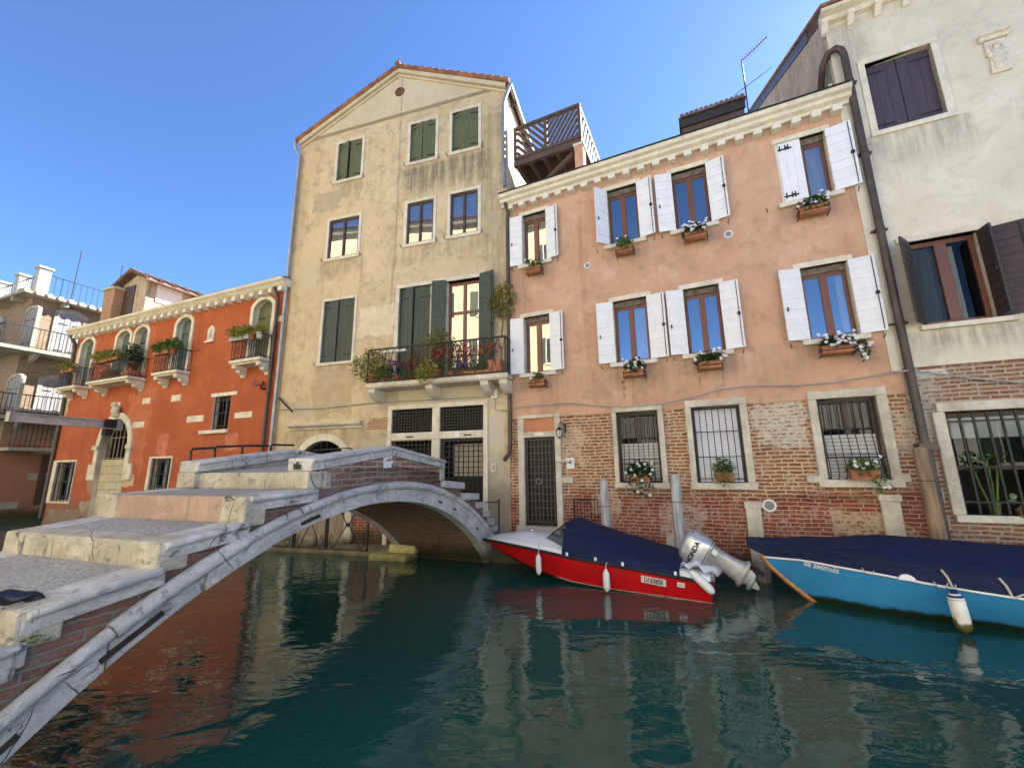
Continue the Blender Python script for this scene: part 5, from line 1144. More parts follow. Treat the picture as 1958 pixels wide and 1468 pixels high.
wall(rd, 'plaster_wall', rect_pts(RL, RR, -1.2, ZR-.2), [rarch(a, b) for a, b in ups] + [rect_pts(*r) for r in (r5, r6, r7)] + [gate], [M['red_plaster'], M['stone'], M['room']], .28, 0, .9)
mb = MB()
for u in (RL, RR): mb.quad((u, 0, -1.2), (u, 9, -1.2), (u, 9, ZR), (u, 0, ZR-.2))
mb.quad((RL, 9, -1.2), (RR, 9, -1.2), (RR, 9, ZR), (RL, 9, ZR)); mb.build('side_wall', M['red_plaster'], rd)
mb = MB(); mb.add([(RL-.3, -.38, ZR+.005), (RR, -.38, ZR+.005), (RR, 4.5, ZR+1.5), (RL-.3, 4.5, ZR+1.5), (RR, 9, ZR), (RL-.3, 9, ZR)], [(0, 1, 2, 3), (3, 2, 4, 5)]); mb.build('roof', M['tile'], rd)
mb = MB(); profile_run(mb, [(0, ZR-.26), (-.12, ZR-.25), (-.22, ZR-.2), (-.3, ZR-.12), (-.36, ZR-.08), (-.38, ZR), (0, ZR)], RL-.32, RR+.0); co = mb.build('cornice', M['stone'], rd, fix=True)
mb = MB(); mb.box(-.085, .085, -.27, .01, -.16, .0); c0 = mb.build('corbel', M['stone'], co, bevel=.01)
for i in range(29):
    lc = (RL+.2+(RR-RL-.4)*i/28, 0, ZR-.261)
    if i == 0: c0.location = lc
    else: inst(c0, co, lc)
greens = [M['grey_paint'], M['grey_paint'], M['grey_paint'], M['grey_paint'], M['olive_paint']]
M['slate_paint'] = simple('slate_green_shutter_paint', (.10, .135, .14), .6, 0, .2, 4, dirt=(.35, (.16, .17, .13)), grain=(8, 8, 1))
for i, (a, b) in enumerate(ups):
    mb = MB(); surround(mb, rarch(a, b, .14), rarch(a, b), -.05, .05); w = mb.build('arched_window', M['stone'], rd)
    mt = M['olive_paint'] if i == 4 else M['slate_paint']
    mb = MB(); o = rarch(a, b); c = (a+b)/2
    for (p, q) in ((a, c-.004), (c+.004, b)):
        k = 3
        for j in range(k):
            x0, x1 = p+(q-p)*j/k+.003, p+(q-p)*(j+1)/k-.003; mb.box(x0, x1, .17, .20, SB, zt)
    for z in (SB+.35, zt-.6): mb.box(a, a+.35, .155, .169, z, z+.035, 1); mb.box(b-.35, b, .155, .169, z, z+.035, 1)
    mb.build('shutter', [mt, M['iron']], w)
def small_win(r, lint, fr, nv, sash_m='sash_dark'):
    u0, u1, z0, z1 = r; mb = MB()
    if lint: mb.box(u0-.14, u1+.28, -.03, .1, z1, z1+.13)
    else: mb.box(u0-fr, u1+.05, -.03, .1, z1, z1+.07); mb.box(u0-fr, u0, -.03, .1, z0, z1); mb.box(u1, u1+.05, -.03, .1, z0, z1); mb.box(u0-fr, u1+.05, -.03, .1, z0-.06, z0)
    w = mb.build('barred_window', M['stone'], rd, bevel=.01)
    if lint: m2 = MB(); m2.box(u0-.45, u1+.05, -.10, .1, z0-.12, z0); m2.build('sill', M['stone'], w, bevel=.01)
    grille(w, u0+.03, u1-.03, z0, z1, .06, nv, 0, .022, hz=[z0+(z1-z0)*q for q in (.12, .5, .88)]); sash(w, u0+.01, u1-.01, z0, z1, .18, M['wood_old'] if not lint else M['sash_dark'], M['glass_low'], .06, True, .08)
small_win(r5, True, 0, 5); small_win(r6, False, .16, 6); small_win(r7, False, .3, 6)
# balconies: one thing each
def rbalcony(u0, u1, dep, nc, label):
    u = (u0+u1)/2; w = (u1-u0)/2
    mb = MB(); mb.box(-w, w, -dep, -.001, -.10, 0); mb.box(-w+.06, w-.06, -dep+.06, -.001, -.16, -.101); b = mb.build('balcony', M['stone'], rd, bevel=.012); b.location = (u, 0, SB)
    mb = MB(); mb.prism([(0, -.34), (-.06, -.34), (-.10, -.26), (-dep*.5, -.2), (-dep*.55, -.12), (-dep*.85, -.09), (-dep*.85, 0), (0, 0)], -.09, .09, 'x'); cb = mb.build('corbel', M['stone'], b, fix=True)
    for i in range(nc):
        lc = (-w+.16+(2*w-.32)*i/(nc-1), 0, -.161)
        if i == 0: cb.location = lc
        else: inst(cb, b, lc)
    mb = MB(); rail_posts(mb, [(-w+.04, 0), (-w+.04, -dep+.04), (w-.04, -dep+.04), (w-.04, 0)], .0, .78, 9, .013, .03)
    for i in range(5): x = -w+.2+(2*w-.4)*i/4; mb.tube([(x+.12*cos(t*pi/6), -dep+.04, .4+.12*sin(t*pi/6)) for t in range(12)], .008, 4, close=True)
    mb.tube([(w-.04, 0, .78), (w+.35, -.0, .80)], .012, 5); mb.build('railing', M['iron'], b)
    return b
rbalcony(ups[0][0]-.25, ups[0][1]+.25, .5, 2, ''); rbalcony(ups[1][0]-.35, ups[2][1]+.35, .62, 2, ''); rbalcony(ups[3][0]-.3, ups[3][1]+.3, .48, 2, ''); rbalcony(ups[4][0]-.3, ups[4][1]+.25, .48, 2, '')
rng = random.Random(21)
GRP = 'plants on the red house balconies'
def trough(u, z, w, n, label, d=-.46, mat='leaf', pot='terracotta', hgt=.2, spread=.12, name='plant_trough'):
    r = fthing(F, name, label, 'plant', u, d, z, GRP)
    mb = MB(); mb.box(-w, w, -.1, .1, 0, .16); mb.build('trough', M[pot], r, bevel=.012)
    mb = MB(); leaves(mb, (0, -.05, .16+hgt*.6), w*1.2, spread+.12, hgt*1.15, int(n*1.7), .125, rng, 0, .15, .1); mb.build('foliage', M[mat], r)
def rpot(u, z, r_, n, label, d=-.3, mat='leaf', pot='terracotta', hgt=.3, rx=.25):
    r = fthing(F, 'potted_plant', label, 'plant', u, d, z, GRP)
    mb = MB(); mb.lathe([(0, .0), (r_*.75, .0), (r_, r_*1.6), (r_*1.1, r_*1.6), (r_*1.1, r_*1.9), (0, r_*1.85)], 12); mb.build('pot', M[pot], r)
    mb = MB(); leaves(mb, (0, -.02, r_*1.9+hgt*.6), rx, rx*.7, hgt, int(n*1.6), .13, rng, 0, .1, .1); mb.build('foliage', M[mat], r)
trough((ups[0][0]+ups[0][1])/2-.15, SB+.62, .42, 170, 'trough of trailing plants on the small balcony next to the brown brick house', -.42, 'leaf_olive')
c = (ups[1][0]+ups[2][1])/2
trough(c-.55, SB+.70, .48, 230, 'thick yellow green trailing trough on the wide balcony rail above the terracotta tub', -.55, 'leaf_yellow'); trough(c+.15, SB+.72, .36, 170, 'orange tinged trough plant halfway along the wide balcony rail', -.55, 'leaf_olive')
rpot(c+.95, SB+.25, .17, 320, 'tall dark green bush above the slatted box on the wide balcony', -.3, 'leaf_dark', 'terracotta', .52, .42)
r_ = fthing(F, 'bucket', 'big terracotta tub standing on the floor of the wide balcony', 'tub', c-.55, -.33, SB, None); mb = MB(); mb.lathe([(0, .0), (.2, .0), (.27, .36), (.29, .36), (.29, .42), (.25, .42)], 14); mb.build('tub', M['terracotta'], r_)
r_ = fthing(F, 'storage_box', 'brown slatted box under the dark green bush on the wide balcony', 'box', c+.98, -.31, SB, None); mb = MB(); mb.box(-.26, .26, -.2, .2, .0, .245); mb.build('box', M['terracotta'], r_, bevel=.01)
c = (ups[3][0]+ups[3][1])/2
trough(c-.3, SB+.66, .45, 230, 'fresh green trough on the single balcony between the twin windows and the niche relief', -.42, 'leaf'); rpot(c+.32, SB+.62, .12, 150, 'fern in a clay pot beside the fresh green trough on the single balcony', -.42, 'leaf', 'terracotta', .24, .36)
c = (ups[4][0]+ups[4][1])/2
trough(c-.35, SB+.66, .48, 260, 'grey trough of trailing green plants on the balcony below the olive shutters', -.42, 'leaf_yellow', 'zinc'); rpot(c+.2, SB+.62, .11, 90, 'small round clay pot on the balcony below the olive shutters', -.42, 'leaf_olive', 'terracotta', .18, .22); rpot(c+.52, SB+.63, .1, 90, 'pale pot of yellow green leaves on the balcony below the olive shutters', -.42, 'leaf_yellow', 'plate', .18, .2)
# stone water gate
mb = MB(); off = [(p[0]+(-.24 if i in (0,) else .24 if i == 1 else 0), p[1]) for i, p in enumerate(gate)]
cz_ = gt-gr*1.15; go = gate[:2]; outg = [(g0-.24, .2), (g1+.24, .2)] + [((g0+g1)/2+(gr+.24)*cos(pi*i/16), cz_+(gr*1.15+.24)*sin(pi*i/16)) for i in range(17)]
zb_ = F.uv(180, 900)[1]
outg[0] = (g0-.24, zb_); outg[1] = (g1+.24, zb_); inn = [(g0, zb_), (g1, zb_)] + gate[2:]
surround(mb, outg, inn, -.06, .3); wg = mb.build('water_gate', M['stone'], rd)
mb = MB()
for s, q in ((-1, g0), (1, g1)): mb.box(min(q, q+s*.34), max(q, q+s*.34), -.12, .28, cz_-.1, cz_+.06); mb.box(min(q, q+s*.5), max(q, q+s*.5), -.062, .28, zb_-.35, zb_+.25)
build_each(mb, 'impost', M['stone'], wg, bevel=.012)
mb = MB(); c = (g0+g1)/2; zk = gt+.15
for (rx, rz, dz, dy) in ((.16, .22, .14, -.16), (.12, .13, .36, -.22), (.14, .1, -.02, -.12)):
    vs = [(c+rx*sin(pi*i/8)*cos(2*pi*j/12), dy-rx*.8*sin(pi*i/8)*sin(2*pi*j/12), zk+dz+rz*cos(pi*i/8)) for i in range(9) for j in range(12)]
    mb.add(vs, [(i*12+j, i*12+(j+1) % 12, (i+1)*12+(j+1) % 12, (i+1)*12+j) for i in range(8) for j in range(12)], 0, True)
mb.build('keystone_head', M['stone_low'], wg)
zf = F.uv(215, 878)[1]
M['ashlar'] = bricks('pale_ashlar', (.52, .46, .33), (.58, .52, .38), (.30, .26, .2), .012, (.42, .38, .28), .4, alg=.1, bw=.75, rh=.3)
mb = MB(); mb.box(g0+.001, g1-.001, .12, .27, -.5, zf); mb.build('stone_infill', M['ashlar'], wg)
grille(wg, g0+.02, g1-.02, zf, gt-.25, .2, 8, 0, .03, mat=M['wood_old'], hz=[zf+.05, zf+.85])
mb = MB()
for (x0, y0, x1, y1) in ((274, 762, 287, 771), (329, 756, 345, 766), (255, 807, 275, 817), (358.6, 796, 388.5, 805.5), (449.4, 789, 481.4, 797.5), (217, 770, 230, 776), (525.6, 606, 540, 614)):
    a = F.rect(x0, y0, x1, y1); mb.box(a[0], a[1], -.012, .05, a[2], a[3])
build_each(mb, 'inset_stone', M['stone'], rd, bevel=.005)
u, z = F.uv(405, 641); nr = fthing(F, 'niche_relief', 'small pointed white stone relief set in the red wall between two balconies', 'relief', u, 0, F.uv(405, 652)[1])
hN = F.uv(405, 623)[1]-F.uv(405, 652)[1]
mb = MB(); mb.prism([(-.17, 0), (.17, 0), (.19, hN*.7), (.12, hN*.88), (0, hN), (-.12, hN*.88), (-.19, hN*.7)], -.05, .02, 'y'); mb.box(-.24, .24, -.1, .02, -.06, -.001); mb.build('slab', M['stone'], nr, bevel=.01, fix=True)
mb = MB(); mb.lathe([(0, .1), (.085, .12), (.06, hN*.4), (.035, hN*.55), (.05, hN*.62), (.045, hN*.7), (0, hN*.74)], 10, 0, None, (0, -.05)); mb.build('figure_carving', M['stone'], nr)
u, z = F.uv(487, 733); mb = MB(); mb.add([(u+.13*cos(2*pi*j/20), -.015, z+.13*sin(2*pi*j/20)) for j in range(20)], [tuple(range(20))]); mb.build('round_vent', M['redplate'], rd)
u, z = F.uv(505, 737, -.1); sc_ = fthing(F, 'security_camera', 'small dark red security camera by the drainpipe of the red house', 'camera', u, 0, z); mb = MB(); mb.box(-.30, .05, -.22, -.12, .02, .12); mb.build('body', M['redplate'], sc_, bevel=.01); mb = MB(); mb.tube([(-.05, 0, -.1), (-.05, -.15, -.1), (-.05, -.17, .02)], .03, 6); mb.build('arm', M['iron'], sc_)
pipe(rd, [(RR-.4, -.3, ZR-.26), (RR-.42, -.12, ZR-.55), (RR-.42, -.1, ZR-.8), (RR-.42, -.1, .6)], .055, M['pipe_brown'], [(RR-.42, -.1, z) for z in (2.5, 4.5, 6.5)]); pipe(rd, [(RL-.1, -.25, ZR-.26), (RL+.0, -.1, ZR-.6), (RL-.02, -.06, ZR-.9), (RL-.02, -.06, .3)], .07, M['pipe_brown'])
# chimney, roof hut behind the cornice
cu = (F.uv(208, 560, 1.2)[0]+F.uv(243, 560, 1.2)[0])/2; ct = F.uv(222, 556, 1.2)[1]
mb = MB(); mb.box(cu-.42, cu+.42, .9, 1.6, ZR-.2, ct-.12); ch = mb.build('chimney', M['brick_chim'], rd); mb = MB(); mb.box(cu-.52, cu+.52, .8, 1.7, ct-.119, ct-.03); mb.box(cu-.3, cu+.3, 1.0, 1.5, ct-.03, ct+.08); mb.build('chimney_cap', M['stone_low'], ch)
d0 = 1.3; ha, hb = F.uv(252, 570, d0)[0], F.uv(330, 560, d0)[0]; zap = F.uv(263, 523, d0)[1]; zev = F.uv(240, 546, d0)[1]
uA = F.uv(263, 523, d0)[0]; hw = 1.0
mb = MB(); mb.prism([(uA-hw, ZR-.3), (uA+hw, ZR-.3), (uA+hw, zev), (uA, zap-.1), (uA-hw, zev)], d0, d0+6.3, 'y'); hut = mb.build('roof_hut', M['side_plaster'], rd, fix=True)  # hut body lengthened backwards to keep the sun off the brick house
mb = MB()
for s in (-1, 1): mb.prism([(uA, zap), (uA+s*(hw+.45), zev-.22), (uA+s*(hw+.45), zev-.14), (uA, zap+.09)], d0-.3, d0+6.5, 'y')
for i in range(12):
    for s in (-1, 1): mb.tube([(uA, d0-.25+i*.58, zap+.1), (uA+s*(hw+.47), d0-.25+i*.58, zev-.12)], .09, 6)
mb.build('hut_roof', M['tile_side'], hut, fix=True)
mb = MB(); mb.box(uA-.75, uA+.1, d0-.04, d0+.02, ZR, zev-.15); mb.build('hut_shutter', M['sash_dark'], hut); mb = MB(); mb.box(uA+hw-.01, uA+hw+.04, d0+.4, d0+1.5, zev-1.0, zev-.12); f_ = mb.build('hut_window', M['plate'], hut); 
mb = MB(); mb.box(uA+hw-.3, uA+hw+.06, d0+1.0, d0+3.2, ZR+.2, zev-.8); 
# steel hoist beam over the water gate
bu, bz = F.uv(226, 813); q0 = F.w(bu, .1, 0); q1 = ground(14, 796, bz); L_ = (Vector((q1.x, q1.y, 0))-q0).length; dv = (Vector((q1.x, q1.y, 0))-q0).normalized()
bm_ = thing('hoist_beam', 'rust stained white steel beam jutting out from the red house water gate', 'beam', (q0.x, q0.y, bz), math.atan2(dv.y, dv.x))
mb = MB(); mb.box(0, L_, -.09, .09, .13, .16); mb.box(0, L_, -.09, .09, -.16, -.13); mb.box(0, L_, -.014, .014, -.13, .13); mb.box(0, .2, -.12, .12, -.2, .2); mb.box(L_-.02, L_, -.088, .088, -.13, .13); mb.build('beam', M['beam'], bm_)
mb = MB(); mb.box(.25, .6, -.13, .13, -.12, .2); mb.box(.3, .55, -.1, .1, -.42, -.17); mb.build('trolley', M['rust'], bm_)
M['house_stone'] = stone('grey_house_stone', (.36, .345, .31), (.25, .235, .20), .5, 22)
# ------------------------------------------------------------------ brick house at the left edge
BU = -17.6
bo = F.w(BU, -.2, 0); BF = Fac(bo, RED.an); bs = rad(24.5)
ba = thing('brick_house', 'old brown brick corner house with wrap round balconies and a roof terrace', 'house', bo, F.rot)
ZH = BF.uv(78, 556)[1]
M['house_brick'] = bricks('brown_house_brick', (.20, .13, .09), (.30, .20, .135), (.28, .24, .185), .012, (.28, .25, .2), .5, (3.6, (.34, .12, .065)), alg=.3, bw=.26, rh=.075)
mb = MB(); mb.box(-14, 0, 0, 16, -1, ZH-.2); mb.build('wall', M['house_brick'], ba)
mb = MB(); mb.box(-14, .5, -.5, 16, ZH-.2, ZH-.08)
for i in range(40): mb.tube([(-.2-.0, -.4+i*.4, ZH-.03), (.55, -.4+i*.4, ZH-.1)], .13, 6)
mb.build('eave', M['house_stone'], ba)
mb = MB()
for i in range(9): mb.box(.0, .42, 1.+i*1.7, 1.18+i*1.7, ZH-.42, ZH-.2); mb.box(-1.-i*1.5, -.82-i*1.5, -.42, 0, ZH-.42, ZH-.2)
build_each(mb, 'rafter_end', M['house_stone'], ba)
M['house_shutter'] = simple('dull_grey_shutter', (.27, .27, .285), .8, 0, .2, 5, dirt=(.4, (.17, .17, .17)), grain=(9, 9, 1))
def bwin(face, c, w, z0, z1, label=None, m='house_shutter'):
    """window on the right side ('s', c = depth) or the canal front ('f', c = u)"""
    g_ = .18 if face == 's' else .08; o = arc_rect(c-w/2-g_, c+w/2+g_, z0, z1-.1-.1+g_*.9, .2, 8); i = arc_rect(c-w/2, c+w/2, z0, z1-.24, .16, 8)
    mb = MB(); surround(mb, o, i, -.05, .1)
    mb.prism(i, -.012, .03, 'y', 1)
    for q in (-.26, 0, .26): mb.box(c+q*w-.005, c+q*w+.005, -.018, -.01, z0, z1-.25, 2)
    for z in (z0+.3, z1-.7): mb.box(c-w/2, c-w*.1, -.024, -.011, z, z+.05, 2); mb.box(c+w*.1, c+w/2, -.024, -.011, z, z+.05, 2)
    wn = mb.build('shuttered_window', [M['house_stone'], M[m], M['iron']], ba)
    if face == 's': wn.rotation_euler = (0, 0, pi/2)
zb1 = BF.uv(66, 664)[1]; zb2 = BF.uv(60, 790)[1]                # balcony floors at the corner
for (xa, ya, xb, yb, zt_, zb_) in ((105.6, 640, 153, 645, (128, 601), zb1), (76, 760, 122, 760, (95, 726), zb2)):
    y0, y1 = BF.side(xa, ya, 0)[0], BF.side(xb, yb, 0)[0]; bwin('s', (y0+y1)/2, y1-y0, zb_, BF.side(zt_[0], zt_[1], 0)[1]+.1)
for (xa, xb, ym, yt, zb_) in ((42, 65, 640, 594, zb1), (13, 38, 750, 722, zb2)):
    u0, u1 = BF.uv(xa, ym)[0], BF.uv(xb, ym)[0]; bwin('f', (u0+u1)/2, u1-u0-.15, zb_, BF.uv((xa+xb)/2, yt)[1]+.1); bwin('f', (u0+u1)/2-3.6, u1-u0-.15, zb_, BF.uv((xa+xb)/2, yt)[1]+.1)
def bbal(z, d0, d1, uo, dep, name='balcony'):
    mb = MB(); mb.box(-uo, dep, -dep, 0, z-.16, z); mb.box(0, dep, 0, d1, z-.159, z-.001); b = mb.build(name, M['house_stone'], ba)
    mb = MB(); rail_posts(mb, [(-uo, -dep+.05), (dep-.05, -dep+.05), (dep-.05, d1)], z, z+1.0, 7, .02, .045); mb.build('railing', M['iron'], b)
    mb = MB()
    for i in range(5): mb.prism([(0, z-.55), (.12, z-.5), (dep*.7, z-.24), (dep*.7, z-.16), (0, z-.16)], .3+i*1.5, .45+i*1.5, 'y')
    build_each(mb, 'bracket', M['house_stone'], b)
bbal(zb1, 0, 7.5, 8, 1.0); bbal(zb2, 0, 6.0, 8, .8)
# roof terrace posts and rail
mb = MB()
for p in ((-.1, .2), (-.1, 4.4), (-2.2, .2), (-4.4, .2), (-.1, 8.6)): mb.box(p[0]-.22, p[0]+.22, p[1]-.22, p[1]+.22, ZH-.1, ZH+1.35); mb.box(p[0]-.28, p[0]+.28, p[1]-.28, p[1]+.28, ZH+1.35, ZH+1.45)
build_each(mb, 'terrace_pillar', simple('grey_pillar', (.42, .41, .39), .8, 0, .15, 4, dirt=(.4, (.25, .24, .22))), ba)
mb = MB(); rail_posts(mb, [(-8, .2), (-.1, .2), (-.1, 8.6)], ZH, ZH+1.15, 4, .02, .04); mb.build('terrace_railing', M['iron'], ba)
mb = MB()
for p, h in (((.1, 1.3), 2.9), ((.1, 3.1), 2.9), ((.1, 5.2), 2.9), ((-5.5, 2.), 2.2)): mb.tube([(p[0], p[1], ZH-.1), (p[0]+.1, p[1], ZH+h)], .022, 5)
build_each(mb, 'rod', M['iron'], ba)
mb = MB(); mb.prism([(-9, ZH), (-4.6, ZH), (-4.6, ZH+1.3), (-6.8, ZH+2.0), (-9, ZH+1.3)], 3, 6, 'y'); rh = mb.build('roof_hut', M['side_plaster'], ba, fix=True)
mb = MB(); mb.prism([(-4.2, ZH+1.12), (-6.8, ZH+2.05), (-9.4, ZH+1.12), (-9.4, ZH+1.25), (-6.8, ZH+2.2), (-4.2, ZH+1.25)], 2.5, 6.5, 'y'); mb.build('hut_roof', M['tile_side'], rh, fix=True)
# low verandah, water door
mb = MB(); mb.quad((0, -.3, 5.2), (1.1, -.3, 4.95), (1.1, 6, 4.95), (0, 6, 5.2)); mb.box(-7, .0, -.7, 0, 4.9, 5.05); vr = mb.build('lean_to_roof', M['house_stone'], ba)
mb = MB(); rail_posts(mb, [(.9, 0), (.9, 6)], 3.3, 4.9, 6, .025, .05); mb.build('lean_to_grille', M['iron'], vr)
mb = MB(); mb.box(.0, .95, 0, 6, 3.15, 3.3); mb.build('lean_to_floor', M['house_stone'], vr)
mb = MB(); mb.box(-.01, .02, 1.5, 2.4, .6, 3.0); mb.box(-.01, .02, 3.6, 5.0, 3.4, 4.8); build_each(mb, 'door', M['sash_dark'], ba)
mb = MB()
for (y, z, a, b) in ((1.1, 1.8, .38, .3), (2.42, 1.8, .3, .3), (.3, .5, .7, .3), (3.0, .3, .3, .7), (1.2, 3.05, 1.3, .12)): mb.box(-.02, .03, y, y+a, z, z+b)
build_each(mb, 'inset_stone', M['house_stone'], ba, bevel=.006)
# ------------------------------------------------------------------ bridge
A_ = ground(948, 1068, 0); az = rad(20.3); k_ = H/2.3
br = thing('stone_bridge', 'arched brick and white stone footbridge with broad shallow steps', 'bridge', A_, pi/2-az)
S = lambda s: s*k_
Z = lambda z: z*k_+H
BW = 2.33
APX = S(-4.6)
ext = lambda s: -4.527+math.sqrt(max(0, 6.433**2-(s+4.154)**2))
intr = lambda s: -4.0145+math.sqrt(max(0, 5.652**2-(s+4.341)**2))
treads = [(-9.6, -8.69, -1.2, -1.15), (-8.69, -7.86, -.945, -.83), (-7.86, -7.08, -.625, -.54), (-7.08, -6.15, -.275, -.235), (-6.15, -4.53, -.03, .12), (-4.53, -2.80, .12, -.03), (-2.80, -1.92, -.24, -.32), (-1.92, -1.15, -.545, -.60), (-1.15, -.74, -.80, -.83), (-.74, -.48, -1.04, -1.06), (-.48, -.20, -1.26, -1.28), (-.2, .12, -1.48, -1.50)]
treads = [(S(a), S(b), Z(c), Z(d)) for a, b, c, d in treads]
# barrel and face walls
sA, sB = -9.15, S(-.42)
N_ = 40
xs = [sA+(sB-sA)*i/N_ for i in range(N_+1)]
mb = MB()
vs = [(x, y, max(-.8, intr(x))) for x in xs for y in (.03, BW-.03)]
mb.add(vs, [(2*i, 2*i+1, 2*i+3, 2*i+2) for i in range(N_)], 0, True); mb.quad((sB, .03, intr(sB)), (sB, BW-.03, intr(sB)), (sB+.1, BW-.03, -1), (sB+.1, .03, -1)); mb.quad((sA, .03, intr(sA)), (sA, BW-.03, intr(sA)), (sA-.1, BW-.03, -1), (sA-.1, .03, -1))
mb.build('soffit', M['soffit_brick'], br)
mb = MB(); mb.box(sB-.35, sB+.3, .05, BW-.05, .36, .47); mb.build('impost', M['bridge_stone'], br, bevel=.015)
def face_poly(top_fn_pts):
    low = [(x, max(intr(x)+.02, -.8)) for x in xs]
    return low + top_fn_pts
top = []
for (a, b, c, d) in reversed(treads): top += [(min(b, sB+.6), d-.05), (a, c-.05)]
top = [(x, z) for x, z in top if sA-1.0 <= x]
poly = [(sA-.6, -.8)] + [(x, max(intr(x)+.015, -.8)) for x in xs] + [(sB+.1, -.8), (sB+.75, -.8), (sB+.75, .4)] + top
for y0, y1 in ((.03, .3), (BW-.3, BW-.03)):
    mb = MB(); mb.prism(poly, y0, y1, 'y'); mb.build('spandrel_wall', M['bridge_brick'], br, fix=True)
mb = MB(); mb.box(sA-2.2, sA-.55, .03, BW-.03, -1, Z(-1.25)); mb.build('abutment', M['bridge_brick'], br)
# stone arch ring with its roll moulding
for yf, s_ in ((0., -1), (BW, 1)):
    mb = MB(); nv = 15
    cuts = [-9.4+(S(.40)+9.4)*i/nv for i in range(nv+1)]
    for i in range(nv):
        a, b = cuts[i]+.006, cuts[i+1]-.006; m = 5
        q = [a+(b-a)*j/m for j in range(m+1)]
        off = random.Random(i*7+3).uniform(-.02, .012)
        lowz = [max(intr(x)-.02, -.6) if sA < x < sB else -.6 for x in q]
        y0, y1 = (-.03+off, .16) if s_ < 0 else (BW-.16, BW+.03)
        mb.prism([(x, z) for x, z in zip(q, lowz)] + [(x, ext(x)-.07) for x in reversed(q)], y0, y1, 'y')
    mb.build('arch_ring', M['bridge_stone'], br, bevel=.01, fix=True)
    mb = MB()
    for i in range(10):
        a, b = -9.4+(S(.4)+9.4)*i/10+.004, -9.4+(S(.4)+9.4)*(i+1)/10-.004; rr = .062+random.Random(i).uniform(-.012, .009)
        mb.tube([(a+(b-a)*j/5, -.035 if s_ < 0 else BW+.035, ext(a+(b-a)*j/5)-.055) for j in range(6)], rr, 10)
    mb.build('roll_moulding', M['bridge_stone'], br)
mb = MB(); ir = None
for i, s in enumerate((-8.75, -8.0, -7.1, -6.2, -2.95, -2.35, -1.25)):
    x = S(s); zc = (ext(x)+intr(x))/2-.04; dz = (ext(x+.1)-ext(x-.1))/.2; L = (.13, .19, .17, .13, .06, .06, .05)[i]
    mb = MB(); mb.bar((x-L, -.034, zc-dz*L-.03), (x+L, -.034, zc+dz*L-.03), .03, .036); mb.build('iron_cramp', M['rust'], br)
# steps: stone edge and nosing with pebble infill
for i, (a, b, c, d) in enumerate(treads):
    lowz = (treads[i-1][3] if c > treads[i-1][3] else c-.2) if i else c-.25
    if i >= 5: lowz = treads[i+1][2] if i+1 < len(treads) else QZ
    st_ = lambda x: c+(d-c)*(x-a)/(b-a)
    up = i < 5
    if i in (4, 5):
        mb = MB(); mb.prism([(a, c-.12), (b, d-.12), (b, d), (a, c)], .28, BW-.28, 'y', 0)
        o = mb.build('deck', M['tread'], br, fix=True)
        if i == 4: mb = MB(); mb.box(a-.02, a+.3, .02, BW-.02, lowz-.02, c+.006); mb.build('riser', M['step_stone'], o, bevel=.02)
        continue
    y1_ = .30
    mb = MB(); th = .15 if i < 4 else .13
    for ya, yb in ((-.05, y1_), (BW-y1_, BW+.05)):
        mb.prism([(a-.02, c-th), (b+(.04 if up else .03), d-th), (b+(.04 if up else .03), d), (a-.02, c)], ya, yb, 'y')
        if i < 4: mb.tube([(a, -.05 if ya < 0 else BW+.05, c-.035), (b, -.05 if ya < 0 else BW+.05, d-.035)], .038, 8)
    m2 = MB(); m2.prism([(a+.2, c-.15), (b, d-.15), (b, d-.006), (a+.2, st_(a+.2)-.006)], y1_, BW-y1_, 'y'); st = m2.build('step', M['tread'], br, fix=True)
    build_each(mb, 'edge_stone', M['bridge_stone'], st, bevel=.018, fix=True)
    if up:
        mb = MB(); mb.prism([(a-.035, lowz-.05), (a+.2, lowz-.05), (a+.2, st_(a+.2)), (a-.03, c)], y1_+.002, BW-y1_-.002, 'y', 1 if i == 3 else 0); mb.prism([(a-.045, lowz-.05), (a+.2, lowz-.05), (a+.2, st_(a+.2)+.002), (a-.04, c+.002)], -.045, y1_, 'y', 0); mb.prism([(a-.045, lowz-.05), (a+.2, lowz-.05), (a+.2, st_(a+.2)+.002), (a-.04, c+.002)], BW-y1_, BW+.045, 'y', 0)
        mb.build('riser', [M['step_stone'], M['step_pink']], st, bevel=.02, fix=True)
    else:
        mb = MB(); mb.box(b-.15, b+.03, .28, BW-.28, lowz-.05, d-.002); mb.build('riser', M['step_stone'], st, bevel=.012)
# near corner block under the first step
a, b, c, d = treads[1]
mb = MB(); mb.box(a-.9, a+.01, -.06, 1.4, c-.41, c-.19); mb.build('corner_stone', M['bridge_stone'], br, bevel=.04)
